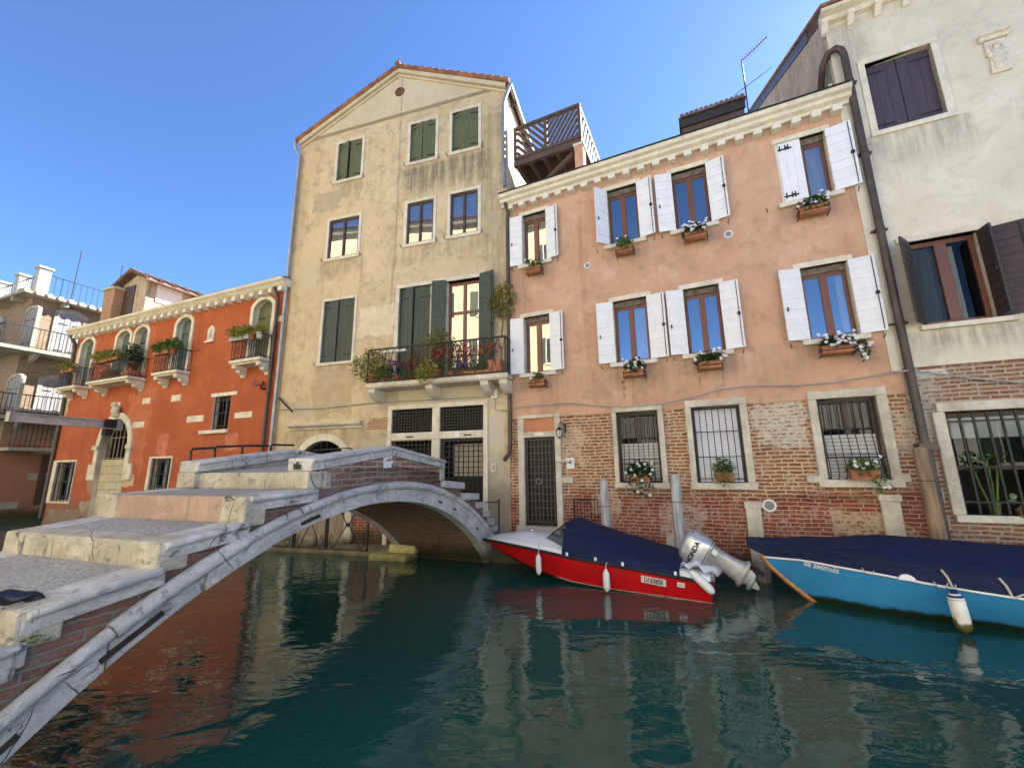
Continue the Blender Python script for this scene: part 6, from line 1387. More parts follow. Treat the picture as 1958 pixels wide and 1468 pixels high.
# parapets
pa, pb = S(-6.24), S(-2.74); zpa, zpm, zpb = Z(.15), Z(.385), Z(.165)
for y0, y1 in ((.0, .34), (BW-.34, BW)):
    mb = MB(); mb.prism([(pa+.18, Z(-.25)), (pb-.1, Z(-.3)), (pb-.1, zpb-.1), (S(-4.53), zpm-.1), (pa+.18, zpa-.1)], y0+.03, y1-.03, 'y'); pw_ = mb.build('parapet', M['parapet_brick'] if y0 == 0 else M['step_stone'], br, fix=True)
    mb = MB()
    for (p, q) in (((pa, zpa), (S(-5.1), zpa+(zpm-zpa)*(S(-5.1)-pa)/(S(-4.53)-pa))), ((S(-5.09), zpa+(zpm-zpa)*(S(-5.09)-pa)/(S(-4.53)-pa)), (S(-4.53), zpm)), ((S(-4.53), zpm), (S(-3.7), zpm+(zpb-zpm)*(S(-3.7)-S(-4.53))/(pb-S(-4.53)))), ((S(-3.69), zpm+(zpb-zpm)*(S(-3.69)-S(-4.53))/(pb-S(-4.53))), (pb, zpb))):
        mb.prism([(p[0]+.003, p[1]-.15), (q[0]-.003, q[1]-.15), (q[0]-.003, q[1]), (p[0]+.003, p[1])], y0-.02, y1+.02, 'y'); mb.tube([(p[0]+.004, y0-.02, p[1]-.03), (q[0]-.004, y0-.02, q[1]-.03)], .032, 8)
    mb.build('coping', M['bridge_stone'], pw_, bevel=.016, fix=True)
    mb = MB(); mb.box(pa-.02, pa+.28, y0-.005, y1+.005, Z(-.24), zpa-.151); mb.box(pb-.13, pb+.01, y0-.005, y1+.005, Z(-.24), zpb-.151); build_each(mb, 'end_post', M['step_stone'], pw_, bevel=.015)
# paint mark on the post
mb = MB()
for i, (y, z, w, h) in enumerate(((.20, .10, .04, .07), (.165, .095, .03, .09), (.13, .1, .04, .06), (.155, .06, .05, .03))): mb.box(pa-.026, pa-.018, y, y+w, zpa-.07-z*.6, zpa-.07-z*.6+h)
mb.build('paint_mark', M['ink'], br)
mb = MB(); rng = random.Random(3); x = S(-4.62)
for i in range(9): xx = x+rng.uniform(-.14, .12); zz = zpm-.24+rng.uniform(-.1, .06); mb.box(xx, xx+rng.uniform(.03, .09), .018, .03, zz, zz+rng.uniform(.03, .1))
mb.build('peeling_patch', M['white_ink'], br)
# rails
BFc = Fac(A_, 0); BFc.e = Vector((sin(az), cos(az), 0)); BFc.n = Vector((-cos(az), sin(az), 0)); BFc.rot = pi/2-az
def on_bridge(px, py, y): return BFc.uv(px, py, y)
hr = thing('handrail', 'black bent iron rail stepping up behind the far parapet of the bridge', 'railing', A_, pi/2-az)
yy = BW+.25
for (x0, x1, y0, y1, yt0, yt1) in ((365, 411, 892, 892, 858, 856), (411, 463, 892, 892, 854, 852), (463, 514, 892, 890, 852, 852), (517, 562, 890, 890, 850, 851)):
    a = on_bridge(x0+1, y0, yy); b = on_bridge(x0+1, yt0, yy); c = on_bridge(x1, yt1, yy); mb = MB()
    mb.tube([(a[0], yy, a[1]-.5), (b[0], yy, b[1]-.03), (b[0]+.02, yy, b[1]), (c[0], yy, c[1])], .018, 6); mb.build('rail_bar', M['iron'], hr)
hp = F_ = PINK
hr = fthing(PINK, 'handrail', 'short black iron handrail with one post at the foot of the bridge steps', 'railing', PINK.uv(954, 1008, -1.)[0], -1.0, QZ)
ht = PINK.uv(955, 957, -1.)[1]-QZ; q = PINK.uv(922, 959, -1.)
mb = MB(); mb.tube([(0, 0, 0), (0, 0, ht)], .02, 7); mb.lathe([(.03, ht-.01), (.03, ht+.03), (0, ht+.035)], 8); mb.build('post', M['iron'], hr); mb = MB(); mb.tube([(0, 0, ht-.03), (q[0]-PINK.uv(954, 1008, -1.)[0]-.4, .1, ht-.06)], .016, 6); mb.build('rail', M['iron'], hr)
# twisted strap of the near railing
a, b, c, d = treads[1]
ts = thing('twisted_handrail', 'end of a twisted dark blue black handrail curling down onto a bridge step', 'railing', A_, pi/2-az)
mb = MB(); P0 = on_bridge(62, 1140, .12); path = [Vector((a-1.0, .40, P0[1]+.05)), Vector((a-.5, .28, P0[1]+.03)), Vector((a-.1, .18, P0[1]+.03)), Vector((a+.08, .14, P0[1]+.005)), Vector((a+.12, .13, P0[1]-.06))]
n_ = 60; pts_ = []
for i in range(n_+1):
    t = i/n_*4; j = min(3, int(t)); pts_.append(path[j].lerp(path[j+1], t-j))
vs = []; fs = []
for i, p in enumerate(pts_):
    t = (pts_[min(n_, i+1)]-pts_[max(0, i-1)]).normalized(); x = t.cross(Vector((0, 0, 1))).normalized(); y = x.cross(t); tw = i*.22 if i < 48 else 48*.22
    for j in range(8):
        aa = 2*pi*j/8; r1, r2 = .05*cos(aa), .03*sin(aa); vs.append(p+x*(r1*cos(tw)-r2*sin(tw))+y*(r1*sin(tw)+r2*cos(tw)))
for i in range(n_):
    for j in range(8): fs.append((i*8+j, i*8+(j+1) % 8, (i+1)*8+(j+1) % 8, (i+1)*8+j))
mb.add(vs, fs, 0, True); mb.build('rail', simple('dark_blue_rail', (.012, .014, .025), .4), ts)
wd = thing('weed', 'small green weed growing from a joint in the bridge brickwork', 'plant', BFc.w(on_bridge(62, 1220, 0)[0], -.01, on_bridge(62, 1220, 0)[1]), pi/2-az)
rng = random.Random(8); mb = MB(); leaves(mb, (0, -.03, 0), .08, .04, .05, 60, .035, rng, 0, 0, 0); mb.build('foliage', M['leaf'], wd)
# ------------------------------------------------------------------ red motorboat
g_ = ground(1353, 1152, 0); RB = Fac(g_, rad(62.3))
boat = fthing(RB, 'motorboat', 'red motorboat with a white foredeck and dark blue canvas cover', 'boat')
YC = .62
def lerp_tab(tab, x):
    for (a, b) in zip(tab[:-1], tab[1:]):
        if a[0] <= x <= b[0]:
            t = (x-a[0])/(b[0]-a[0]); t2 = t; return a[1]+(b[1]-a[1])*t2
    return tab[-1][1] if x > tab[-1][0] else tab[0][1]
hbT = [(-4.44, .02), (-4.3, .13), (-4.0, .29), (-3.5, .48), (-2.85, .63), (-2.2, .70), (-1., .72), (.08, .70)]
shT = [(-4.44, .555), (-4.0, .585), (-3.4, .57), (-2.85, .545), (-2.24, .49), (-1.56, .44), (-.43, .35), (.08, .29)]
chT = [(-4.44, .53), (-4.2, .44), (-3.8, .31), (-3.2, .155), (-2.7, .05), (-2.35, -.015), (-1.5, -.05), (.08, -.05)]
cbT = [(-4.44, .0), (-4.2, .05), (-3.8, .17), (-3.2, .33), (-2.7, .43), (-2.35, .48), (-1.5, .55), (.08, .58)]
us = [-4.44, -4.36, -4.25, -4.1, -3.9, -3.65, -3.4, -3.1, -2.85, -2.55, -2.24, -1.9, -1.56, -1.1, -.7, -.3, .08]
def T(t, u): return lerp_tab(t, u)
for side in (0,):
    mb = MB()
    for s in (-1, 1):
        secs = []
        for u in us:
            hb, zs, zc, cb = T(hbT, u), T(shT, u), T(chT, u), T(cbT, u)
            rk = .06 if u > 0 else 0
            secs.append([(u-rk*(1-q)*.6, YC+s*(cb+(hb-cb)*q**.8), zc+(zs-zc)*q) for q in (0, .14, .4, .7, 1)])
        mb.loft([r_[1:] for r_ in secs], 0); mb.loft([r_[:2] for r_ in secs], 1)
        secs = [[(u, YC, T(chT, u)-.16*min(1, (u+4.44)/1.5)-.0), (u, YC+s*T(cbT, u)*.6, T(chT, u)-.07*min(1, (u+4.44)/1.5)), (u, YC+s*T(cbT, u), T(chT, u)), (u, YC+s*(T(cbT, u)+(T(hbT, u)-T(cbT, u))*.10), T(chT, u)+(T(shT, u)-T(chT, u))*.04)] for u in us]
        secs = [[(p[0], p[1]-(.004*-s if False else 0)+s*.004, p[2]) for p in q] for q in secs]
        mb.loft(secs, 1)
    u = .08; mb.add([(u, YC-.70, T(shT, u)), (u-.03, YC-.58, -.05), (u-.03, YC, -.2), (u-.03, YC+.58, -.05), (u, YC+.70, T(shT, u))], [(0, 1, 2, 3, 4)], 0)
hull = mb.build('hull', [M['hull_red'], M['antifoul']], boat)
mb = MB()
for s in (-1, 1): mb.tube([(u, YC+s*(T(hbT, u)+.012), T(shT, u)+.01) for u in us], .028, 8)
mb.build('rub_rail', M['rubber'], boat)
mb = MB(); mb.tube([(u, YC-T(cbT, u)-(T(hbT, u)-T(cbT, u))*.21-.004, T(chT, u)+(T(shT, u)-T(chT, u))*.14) for u in us if u > -2.6], .009, 6); mb.build('scum_line', simple('pale_waterline_scum', (.42, .36, .28), .9, 0, .3, 20), boat)
# deck: bulwark, foredeck, stern deck
mb = MB()
dk = lambda u: T(shT, u)+.035+.07*min(1, max(0, (u+4.44)/.9))
for s in (-1, 1):
    mb.loft([[(u, YC+s*(T(hbT, u)+.004), T(shT, u)+.03), (u, YC+s*(T(hbT, u)-.012), dk(u)-.012), (u, YC+s*max(0, T(hbT, u)-.04), dk(u)+.004), (u, YC+s*max(0, T(hbT, u)-.16), dk(u)+.012)] for u in us], 0)
fus = [u for u in us if u <= -2.24]
mb.loft([[(u, YC+T(hbT, u)*q*.93, dk(u)+.008+(1-q*q)*.12*min(1, (u+4.44)/1.2)) for q in (-1, -.75, -.5, -.25, 0, .25, .5, .75, 1)] for u in fus], 0)
mb.loft([[(u, YC+T(hbT, u)*q*.95, dk(u)+.01) for q in (-1, -.5, 0, .5, 1)] for u in (-.5, -.2, .0, .07)], 0)
mb.quad((.082, YC-.6, T(shT, .08)+.0), (.082, YC+.6, T(shT, .08)+.0), (.075, YC+.6, dk(.08)+.01), (.075, YC-.6, dk(.08)+.01))
mb.build('deck', M['hull_white'], boat, fix=False)
# windscreen
mb = MB(); wb = [(-2.92, YC, .735), (-2.86, YC-.33, .70), (-2.32, YC-.63, .575)]; wt = [(-2.42, YC-.10, 1.075), (-2.38, YC-.30, 1.06), (-2.33, YC-.44, 1.03)]
for s in (1, -1):
    f = lambda p: (p[0], YC+(p[1]-YC)*s, p[2])
    mb.quad(f(wb[0]), f(wb[1]), f(wt[1]), (wt[0][0], YC, 1.065)); mb.quad(f(wb[1]), f(wb[2]), f(wt[2]), f(wt[1]))
ws = mb.build('windscreen', glassmat('smoked_screen', .25), boat)
mb = MB()
for s in (1, -1):
    f = lambda p: (p[0], YC+(p[1]-YC)*s, p[2])
    mb.tube([f(wb[0]), f(wb[1]), f(wb[2])], .016, 6); mb.tube([f(wb[1]), f(wt[1])], .012, 6); mb.tube([f(wb[2]), f(wt[2])], .016, 6)
mb.build('screen_frame', M['rubber'], ws)
# canvas cover stretched from the screen to the stern
cus = [-2.36, -2.3, -2.18, -2.05, -1.9, -1.77, -1.64, -1.5, -1.35, -1.2, -1.05, -.9, -.76, -.62, -.5, -.42, -.36]
rzT = [(-2.36, 1.085), (-2.3, 1.07), (-2.1, 1.0), (-1.64, .875), (-1.1, .755), (-.7, .665), (-.42, .585), (-.36, .50)]
mb = MB(); secs = []
for i, u in enumerate(cus):
    zr = T(rzT, u); ze = T(shT, u)+.032; hb = T(hbT, u)+.03; row = []
    flat = .46 if u < -2.2 else .46-.1*(u+2.2)/1.9
    for s in (-1, 1):
        half = []
        zq0 = T(shT, u)+.135
        for q in (-1, 0, .2, .45, .7, .82, 1):
            if q < 0: y = hb; z = ze
            elif q < .9: y = hb-.012-(hb-hb*flat/.72)*q/.82; z = zq0+(max(zr-.02, zq0+.02)-zq0)*(q/.82)**.9
            else: y = hb*.25; z = max(zr, zq0+.03)
            sag = (.022*sin(u*11+q*5+s)+.012*sin(u*23-q*9))*max(0, sin(q*pi))
            half.append((u, YC+s*y, z-sag))
        row += half if s < 0 else [(u, YC, zr+.006)] + list(reversed(half))
    secs.append(row)
mb.loft(secs, 0); cov = mb.build('canvas_cover', M['navy'], boat)
mb = MB()
for u in (-2.25, -1.72, -1.25, -.42): mb.box(u-.022, u+.022, YC-T(hbT, u)-.055, YC-T(hbT, u)-.03, T(shT, u)+.035, T(shT, u)+.095)
build_each(mb, 'cover_clip', M['hull_white'], cov, bevel=.006)
# bow fittings
mb = MB(); mb.tube([(-3.28, YC, .70), (-3.28, YC, .80)], .012, 6); mb.lathe([(.0, .79), (.05, .80), (.055, .83), (.03, .85), (0, .852)], 12, 0, None, (-3.28, YC)); mb.build('bow_lamp', M['chrome'], boat)
mb = MB()
for u, y in ((-4.05, YC), (-3.75, YC), (-4.3, YC-.06), (-4.3, YC+.06)): mb.tube([(u+.05*cos(t*pi/5), y, dk(u)+.02+.04*sin(t*pi/5)) for t in range(6)], .008, 5)
build_each(mb, 'bow_cleat', M['chrome'], boat)
# registration plate with its number
p0 = RB.uv(900+1098/3.376, 960+470/3.376, -.08); p1 = RB.uv(900+1262/3.376, 960+548/3.376, -.08)
uc = (p0[0]+p1[0])/2; zc = (p0[1]+p1[1])/2-.0; w_ = p1[0]-p0[0]; tilt = math.atan((T(shT, -.4)-T(shT, -1.2))/.8)
def side_y(u, z):
    q = (z-T(chT, u))/(T(shT, u)-T(chT, u)); return YC-(T(cbT, u)+(T(hbT, u)-T(cbT, u))*max(0.01, q)**.8)
yb_ = side_y(uc, zc-.07); yt_ = side_y(uc, zc+.07)
sl_ = math.atan2(yb_-yt_, .14)
MP = Matrix.Translation((uc, (yb_+yt_)/2-.012, zc)) @ Matrix.Rotation(-tilt*1, 4, 'Y') @ Matrix.Rotation(sl_*1, 4, 'X')
mb = MB(); mb.box(-w_/2, w_/2, -.005, .004, -.058, .058, 0, MP); npl = mb.build('number_plate', M['plate'], boat)
text_mesh('number', 'LV.63858', .112, M['ink'], npl, MP @ Matrix.Translation((0, -.008, 0)) @ Matrix.Diagonal((.70, 1, 1.05, 1)) @ TXT, .002)
uq = -.36; zq = .235; MQ = Matrix.Translation((uq, side_y(uq, zq)-.012, zq)) @ Matrix.Rotation(-tilt, 4, 'Y'); mb = MB(); mb.box(-.055, .055, -.003, .003, -.035, .035, 0, MQ)
for i in range(3): mb.box(-.04, .04, -.005, -.003, -.02+i*.015, -.014+i*.015, 1, MQ)
mb.build('sticker', [M['plate'], M['redplate']], boat)
# outboard motor, tilted up
OM = Matrix.Translation((0, YC, 0)) @ Matrix.Rotation(rad(-60), 4, 'Y')
def sup(cx, cz, rx, ry, z, n=20, e=3.): return [(cx+rx*math.copysign(abs(cos(2*pi*j/n))**(2/e), cos(2*pi*j/n)), ry*math.copysign(abs(sin(2*pi*j/n))**(2/e), sin(2*pi*j/n)), z) for j in range(n)]
def supstack(mb, rows, m=0, cap=True):
    n = len(rows[0]); vs = [OM @ Vector(p) for r in rows for p in r]
    mb.add(vs, [(i*n+j, i*n+(j+1) % n, (i+1)*n+(j+1) % n, (i+1)*n+j) for i in range(len(rows)-1) for j in range(n)], m, True)
    if cap: mb.add(vs[-n:], [tuple(range(n))], m, True); mb.add(vs[:n], [tuple(range(n-1, -1, -1))], m, True)
mb = MB(); supstack(mb, [sup(.565, 0, .19, .10, -.26), sup(.565, 0, .165, .09, -.15), sup(.56, 0, .155, .09, -.02), sup(.55, 0, .165, .11, .1), sup(.52, 0, .21, .15, .2), sup(.5, 0, .25, .19, .27)])
supstack(mb, [sup(.565, 0, .205, .11, -.325, e=2.6), sup(.565, 0, .235, .125, -.305, e=2.6), sup(.565, 0, .23, .12, -.275, e=2.6), sup(.565, 0, .19, .10, -.24, e=2.6)])
supstack(mb, [sup(.55, 0, .12, .045, -.44), sup(.56, 0, .13, .05, -.38), sup(.56, 0, .15, .06, -.30)])
mo = mb.build('outboard_motor', M['silver_dull'], boat)
mb = MB(); supstack(mb, [sup(.50, 0, .27, .205, .27, e=3.5), sup(.50, 0, .285, .22, .30, e=3.5), sup(.505, 0, .295, .23, .42, e=3.5), sup(.51, 0, .29, .225, .56, e=3.3), sup(.515, 0, .265, .20, .65, e=3), sup(.52, 0, .20, .15, .695, e=2.6), sup(.52, 0, .1, .07, .71, e=2.2)])
mb.build('cowling', M['silver'], mo)
mb = MB(); supstack(mb, [sup(.50, 0, .288, .223, .292, e=3.5), sup(.50, 0, .288, .223, .302, e=3.5)]); mb.build('cowl_seam', M['rubber'], mo)
mb = MB(); vs = [OM @ Vector((.36+.34*t-.0, .05*(math.sin(pi*min(1, t*1.15))**.5 if t < .87 else .3)*cos(2*pi*j/12), -.435+.05*(math.sin(pi*min(1, t*1.15))**.5 if t < .87 else .3)*sin(2*pi*j/12))) for t in [i/10 for i in range(11)] for j in range(12)]
mb.add(vs, [(i*12+j, i*12+(j+1) % 12, (i+1)*12+(j+1) % 12, (i+1)*12+j) for i in range(10) for j in range(12)], 0, True)
mb.prism([(.43, -.46), (.58, -.46), (.50, -.57), (.46, -.57)], -.01, .01, 'y', 0, OM); mb.build('gearcase', M['silver_dull'], mo)
mb = MB()
for j in range(3):
    a = 2*pi*j/3+.4; c = Vector((.72, 0, -.435)); t = Vector((0, cos(a), sin(a))); w = Vector((.04, -sin(a)*.05, cos(a)*.05))
    mb.add([OM @ (c+t*.02-w*.3), OM @ (c+t*.09-w), OM @ (c+t*.135+w*.1), OM @ (c+t*.09+w), OM @ (c+t*.02+w*.3)], [(0, 1, 2, 3, 4)], 0)
mb.tube([OM @ Vector((.66, 0, -.435)), OM @ Vector((.77, 0, -.435))], .035, 8); mb.build('propeller', M['rubber'], mo)
mb = MB(); mb.box(.33, .46, -.12, .12, .0, .16, 0, OM); mb.box(.26, .40, -.14, .14, .12, .2, 0, OM); mb.box(-.06, .1, YC-.13, YC+.13, .2, .42); mb.tube([(0, YC-.1, .38), (.15, YC-.1, .30), (.2, YC-.08, .36)], .03, 7); mb.tube([(0.02, YC+.1, .38), (.15, YC+.1, .30), (.2, YC+.08, .36)], .03, 7)
mb.tube([OM @ Vector((.42, -.13, .05)), OM @ Vector((.42, .13, .05))], .045, 10); mb.build('mounting_bracket', M['silver_dull'], mo)
mb = MB(); mb.box(.62, .70, -.205, -.15, .17, .25, 0, OM); mb.box(.36, .42, -.12, -.085, .05, .13, 0, OM); build_each(mb, 'trim_tab', M['plate'], mo)
mb = MB(); mb.box(.27, .33, -.235, -.2, .30, .345, 0, OM); mb.lathe([(.03, .0), (.03, .02), (0, .022)], 10, 0, OM @ Matrix.Translation((.74, -.12, .62)) @ Matrix.Rotation(rad(60), 4, 'X')); mb.build('latch', M['rubber'], mo)
text_mesh('maker_name', 'HONDA', .098, M['ink'], mo, OM @ Matrix.Translation((.47, -.2335, .485)) @ Matrix.Diagonal((1.12, 1, 1.05, 1)) @ TXT, .0045)
text_mesh('power_mark', '4', .07, M['ink'], mo, OM @ Matrix.Translation((.79, -.13, .50)) @ Matrix.Rotation(rad(75), 4, 'Z') @ TXT, .001)
# fenders hang from the boats
def fender(F, name, label, u, y, ztop, L, r, mat='fender', cap=None, M4=None, group=None, rope=.1):
    o = thing(name, label, 'fender', F.w(u, y, ztop-L), F.rot, group)
    mb = MB(); mb.lathe([(0, 0), (r*.35, .0), (r*.4, .015), (r*.75, .03), (r, .075), (r*1.02, L*.5), (r, L-.085), (r*.75, L-.045), (r*.4, L-.03), (r*.38, L), (0, L)], 16, 0, M4); mb.build('fender_body', M[mat], o)
    if cap: mb = MB(); mb.lathe([(r*1.02, L-.10), (r*.85, L-.05), (r*.5, L-.035), (r*.45, L+.01), (0, L+.01)], 16, 0, M4); mb.build('fender_cap', M[cap], o)
    if rope: mb = MB(); mb.tube([(0, 0, L), (0.0, 0.02, L+rope*.6), (.01, .05, L+rope)], .008, 5); mb.build('rope', M['rope'], o)
    return o
f1 = RB.uv(900+430/3.376, 960+335/3.376, -.14); f1b = RB.uv(900+432/3.376, 960+472/3.376, -.14)
fender(RB, 'boat_fender', 'thin white fender hanging near the bow of the red motorboat', f1[0], -.09, f1[1], f1[1]-f1b[1], .052, rope=.18)
f1 = RB.uv(900+872/3.376, 960+430/3.376, -.17); f1b = RB.uv(900+874/3.376, 960+576/3.376, -.17)
fender(RB, 'boat_fender', 'white fender hanging halfway along the side of the red motorboat', f1[0], -.165, f1[1], f1[1]-f1b[1], .058, rope=.1)
a = RB.uv(900+1425/3.376, 960+450/3.376, -.17); b = RB.uv(900+1572/3.376, 960+588/3.376, -.17)
o = thing('boat_fender', 'long white fender lying slanted over the stern corner of the red motorboat', 'fender', RB.w(a[0], -.17, a[1]), RB.rot)
Lf = math.hypot(b[0]-a[0], b[1]-a[1]); an_ = math.atan2(b[0]-a[0], b[1]-a[1]); M4 = Matrix.Rotation(an_, 4, 'Y')
mb = MB(); mb.lathe([(.025, -.02), (.045, .03), (.062, .09), (.064, Lf*.6), (.066, Lf-.09), (.05, Lf-.03), (.02, Lf), (0, Lf)], 16, 0, M4); mb.build('fender_body', M['fender'], o)
sc = thing('boat_cloth', 'crumpled white canvas lying on the stern deck of the red motorboat', 'cloth', RB.w(-.12, .30, .47), RB.rot)
mb = MB(); rng = random.Random(4); G = 12; vs = [(-.28+.56*i/G, -.24+.5*j/G, .03+.05*sin(i*1.3+j*.5)*cos(j*1.1)-.18*max(0, (i/G-.6))-.07*abs(i/G-.4)+rng.uniform(-.006, .006)) for i in range(G+1) for j in range(G+1)]
mb.add(vs, [(i*(G+1)+j, (i+1)*(G+1)+j, (i+1)*(G+1)+j+1, i*(G+1)+j+1) for i in range(G) for j in range(G)], 0, True); mb.build('cloth', simple('white_canvas', (.72, .72, .73), .8, 0, .06, 5), sc, sub=1)
# ------------------------------------------------------------------ blue boat
sb = ground(1560, 1149, 0); BB = Fac(sb, rad(62))
boat = fthing(BB, 'rowing_launch', 'blue wooden launch under a dark blue cover with an ochre stem', 'boat')
hbT2 = [(-.62, .03), (-.4, .14), (-.1, .26), (.3, .40), (.8, .53), (1.4, .63), (2.2, .70), (3.2, .72), (4.4, .66), (5.4, .5)]
shT2 = [(-.62, .60), (-.1, .635), (.3, .60), (.7, .575), (1.3, .51), (2.0, .455), (3.2, .42), (5.4, .5)]
wlT2 = [(-.62, 0), (-.3, .02), (0, .05), (.4, .2), (.9, .34), (1.5, .45), (2.2, .52), (3.2, .56), (5.4, .4)]
btT2 = [(-.62, .56), (-.5, .44), (-.28, .24), (0., .0), (.3, -.14), (.8, -.2), (5.4, -.2)]
us2 = [-.62, -.55, -.45, -.32, -.16, 0, .2, .45, .8, 1.2, 1.7, 2.2, 3.0, 3.8, 4.6, 5.4]
mb = MB()
for s in (-1, 1):
    secs = []
    for u in us2:
        hb, zs, zb, wl = T(hbT2, u), T(shT2, u), T(btT2, u), T(wlT2, u)
        row = []
        for q in (0, .1, .25, .4, .6, .8, 1):
            z = zb+(zs-zb)*q; y = .02+(hb-.02)*(q**.62 if u > .2 else q**.85)
            row.append((u, s*y, z))
        secs.append(row)
    mb.loft(secs, 0)
mb.add([(5.4, s*T(hbT2, 5.4)*q**.62, -.2+.7*q) for s, q in ((-1, 1), (-1, .5), (-1, .1), (1, .1), (1, .5), (1, 1))], [(0, 1, 2, 3, 4, 5)], 0)
hull2 = mb.build('hull', M['hull_blue'], boat)
mb = MB(); mb.tube([(-.66, 0, .63), (-.56, 0, .47), (-.34, 0, .25), (-.03, 0, -.01), (.2, 0, -.12)], [.038, .04, .042, .042, .04], 8); mb.build('stem', M['varnish'], boat)
mb = MB(); mb.tube([(u, -T(hbT2, u)-.012, T(shT2, u)+.005) for u in us2], .016, 6); mb.tube([(u, T(hbT2, u)+.012, T(shT2, u)+.005) for u in us2], .016, 6); mb.build('gunwale', M['white_ink'], boat)
rdT = [(-.86, .90), (-.5, .91), (.2, .96), (.9, 1.045), (1.5, 1.02), (2.4, .99), (3.6, 1.0), (5.4, .9)]
mb = MB(); secs = []
cus2 = [-.86, -.74, -.6, -.45, -.3, -.15, 0, .15, .3, .5, .7, .9, 1.1, 1.3, 1.5, 1.7, 1.9, 2.1, 2.3, 2.5, 3.0, 3.6, 4.4, 5.4]
for u in cus2:
    hb = T(hbT2, u)+.02 if u >= -.62 else .02+.03*(u+.9); zs = T(shT2, max(u, -.62))+.02; zr = T(rdT, u); row = []
    if u < -.62: zs += .13*(-.62-u)/.24
    for s in (-1, 1):
        half = []
        for q in (0, .2, .42, .5, .75):
            if q <= .45: y = hb*(1-q*.10); z = zs+(min(zr-.05, zs+.24)-zs)*q/.45
            else: t = (q-.45)/.55; y = hb*.955*(1-t); z = min(zr-.05, zs+.24)+(zr-min(zr-.05, zs+.24))*(1-(1-t)**1.6)
            half.append((u, s*y, z+(.016*sin(u*7+q*9+s)+.009*sin(u*19+q*4))*(1 if q > .1 else .2)))
        row += half if s < 0 else [(u, 0, zr)]+list(reversed(half))
    secs.append(row)
mb.loft([r_[:3] for r_ in secs]); mb.loft([r_[2:9] for r_ in secs]); mb.loft([r_[8:] for r_ in secs]); mb.add(secs[0], [tuple(range(11))]); mb.add(secs[-1], [tuple(range(10, -1, -1))]); mb.build('canvas_cover', M['navy'], boat)
mb = MB()
for u in (.62, 1.32): mb.tube([(u-.07, -T(hbT2, u)-.025, T(shT2, u)+.06), (u-.04, -T(hbT2, u)-.035, T(shT2, u)-.0), (u+.03, -T(hbT2, u)-.035, T(shT2, u)-.01), (u+.07, -T(hbT2, u)-.025, T(shT2, u)+.05)], .008, 5)
for u in (1.42, 1.93): mb.tube([(u, -T(hbT2, u)-.03, T(shT2, u)+.02), (u-.03, -T(hbT2, u)-.02, T(shT2, u)+.14), (u-.07, -T(hbT2, u)+.0, T(shT2, u)+.22)], .014, 6)
mb.tube([(1.95, -.72, .48), (2.02, -.73, .52), (2.1, -.73, .50)], .012, 5); build_each(mb, 'rope', M['rope'], boat)
mb = MB(); mb.prism([(1.0+.09*cos(pi*t/10), .545+.075*sin(pi*t/10)) for t in range(11)], -T(hbT2, 1.)-.045, -T(hbT2, 1.)-.01, 'y'); mb.build('fairlead', M['white_ink'], boat)
uN = BB.uv(1400+600/3.509, 980+362/3.509, -.3)
MN = Matrix.Translation((uN[0]-.0, -(T(hbT2, uN[0])*.93)-.012, uN[1]+.0)) @ Matrix.Rotation(rad(5.5), 4, 'Y') @ Matrix.Rotation(rad(-17), 4, 'Z') @ Matrix.Rotation(rad(-14), 4, 'X')
def hull_y(u, z):
    for a, b in zip(us2[:-1], us2[1:]):
        if a <= u <= b:
            r = []
            for w in (a, b):
                hb, zs, zb = T(hbT2, w), T(shT2, w), T(btT2, w); qs = (0, .1, .25, .4, .6, .8, 1)
                q = min(1, max(0, (z-zb)/(zs-zb))); ys = [.02+(hb-.02)*(v**.62 if w > .2 else v**.85) for v in qs]
                for i in range(6):
                    if qs[i] <= q <= qs[i+1]: r.append(ys[i]+(ys[i+1]-ys[i])*(q-qs[i])/(qs[i+1]-qs[i])); break
            return r[0]+(r[1]-r[0])*(u-a)/(b-a)
    return .5
n0 = BB.uv(1400+482/3.509, 980+340/3.509, -.26); n1 = BB.uv(1400+718/3.509, 980+392/3.509, -.42)
nl = math.hypot(n1[0]-n0[0], n1[1]-n0[1]); na = math.atan2(n1[1]-n0[1], n1[0]-n0[0])
nm = text_mesh('boat_name', 'de zeemuis', .125, M['white_ink'], boat, Matrix.Translation(((n0[0]+n1[0])/2, 0, (n0[1]+n1[1])/2)) @ Matrix.Rotation(-na, 4, 'Y') @ TXT, .002, .0)
xs_ = [v.co.x for v in nm.data.vertices]; ks = nl/(max(xs_)-min(xs_)); cxn = (n0[0]+n1[0])/2
for v in nm.data.vertices: v.co.x = cxn+(v.co.x-cxn)*ks
from mathutils.bvhtree import BVHTree
bv = BVHTree.FromPolygons([v.co for v in hull2.data.vertices], [list(p.vertices) for p in hull2.data.polygons])
for v in nm.data.vertices:
    hit_ = bv.ray_cast(Vector((v.co.x, -3, v.co.z)), Vector((0, 1, 0)))[0]
    v.co.y = (hit_.y if hit_ else -hull_y(v.co.x, v.co.z))-.016
ft = BB.uv(1400+1510/3.509, 980+520/3.509, -.72); fb = BB.uv(1400+1555/3.509, 980+800/3.509, -.72)
fender(BB, 'boat_fender', 'fat dirty white fender with a navy cap hanging from the blue launch', (ft[0]+fb[0])/2, -.745, ft[1], ft[1]-fb[1], .082, 'fender_old', 'fender_blue', Matrix.Rotation(rad(-4), 4, 'Y'), rope=.06)
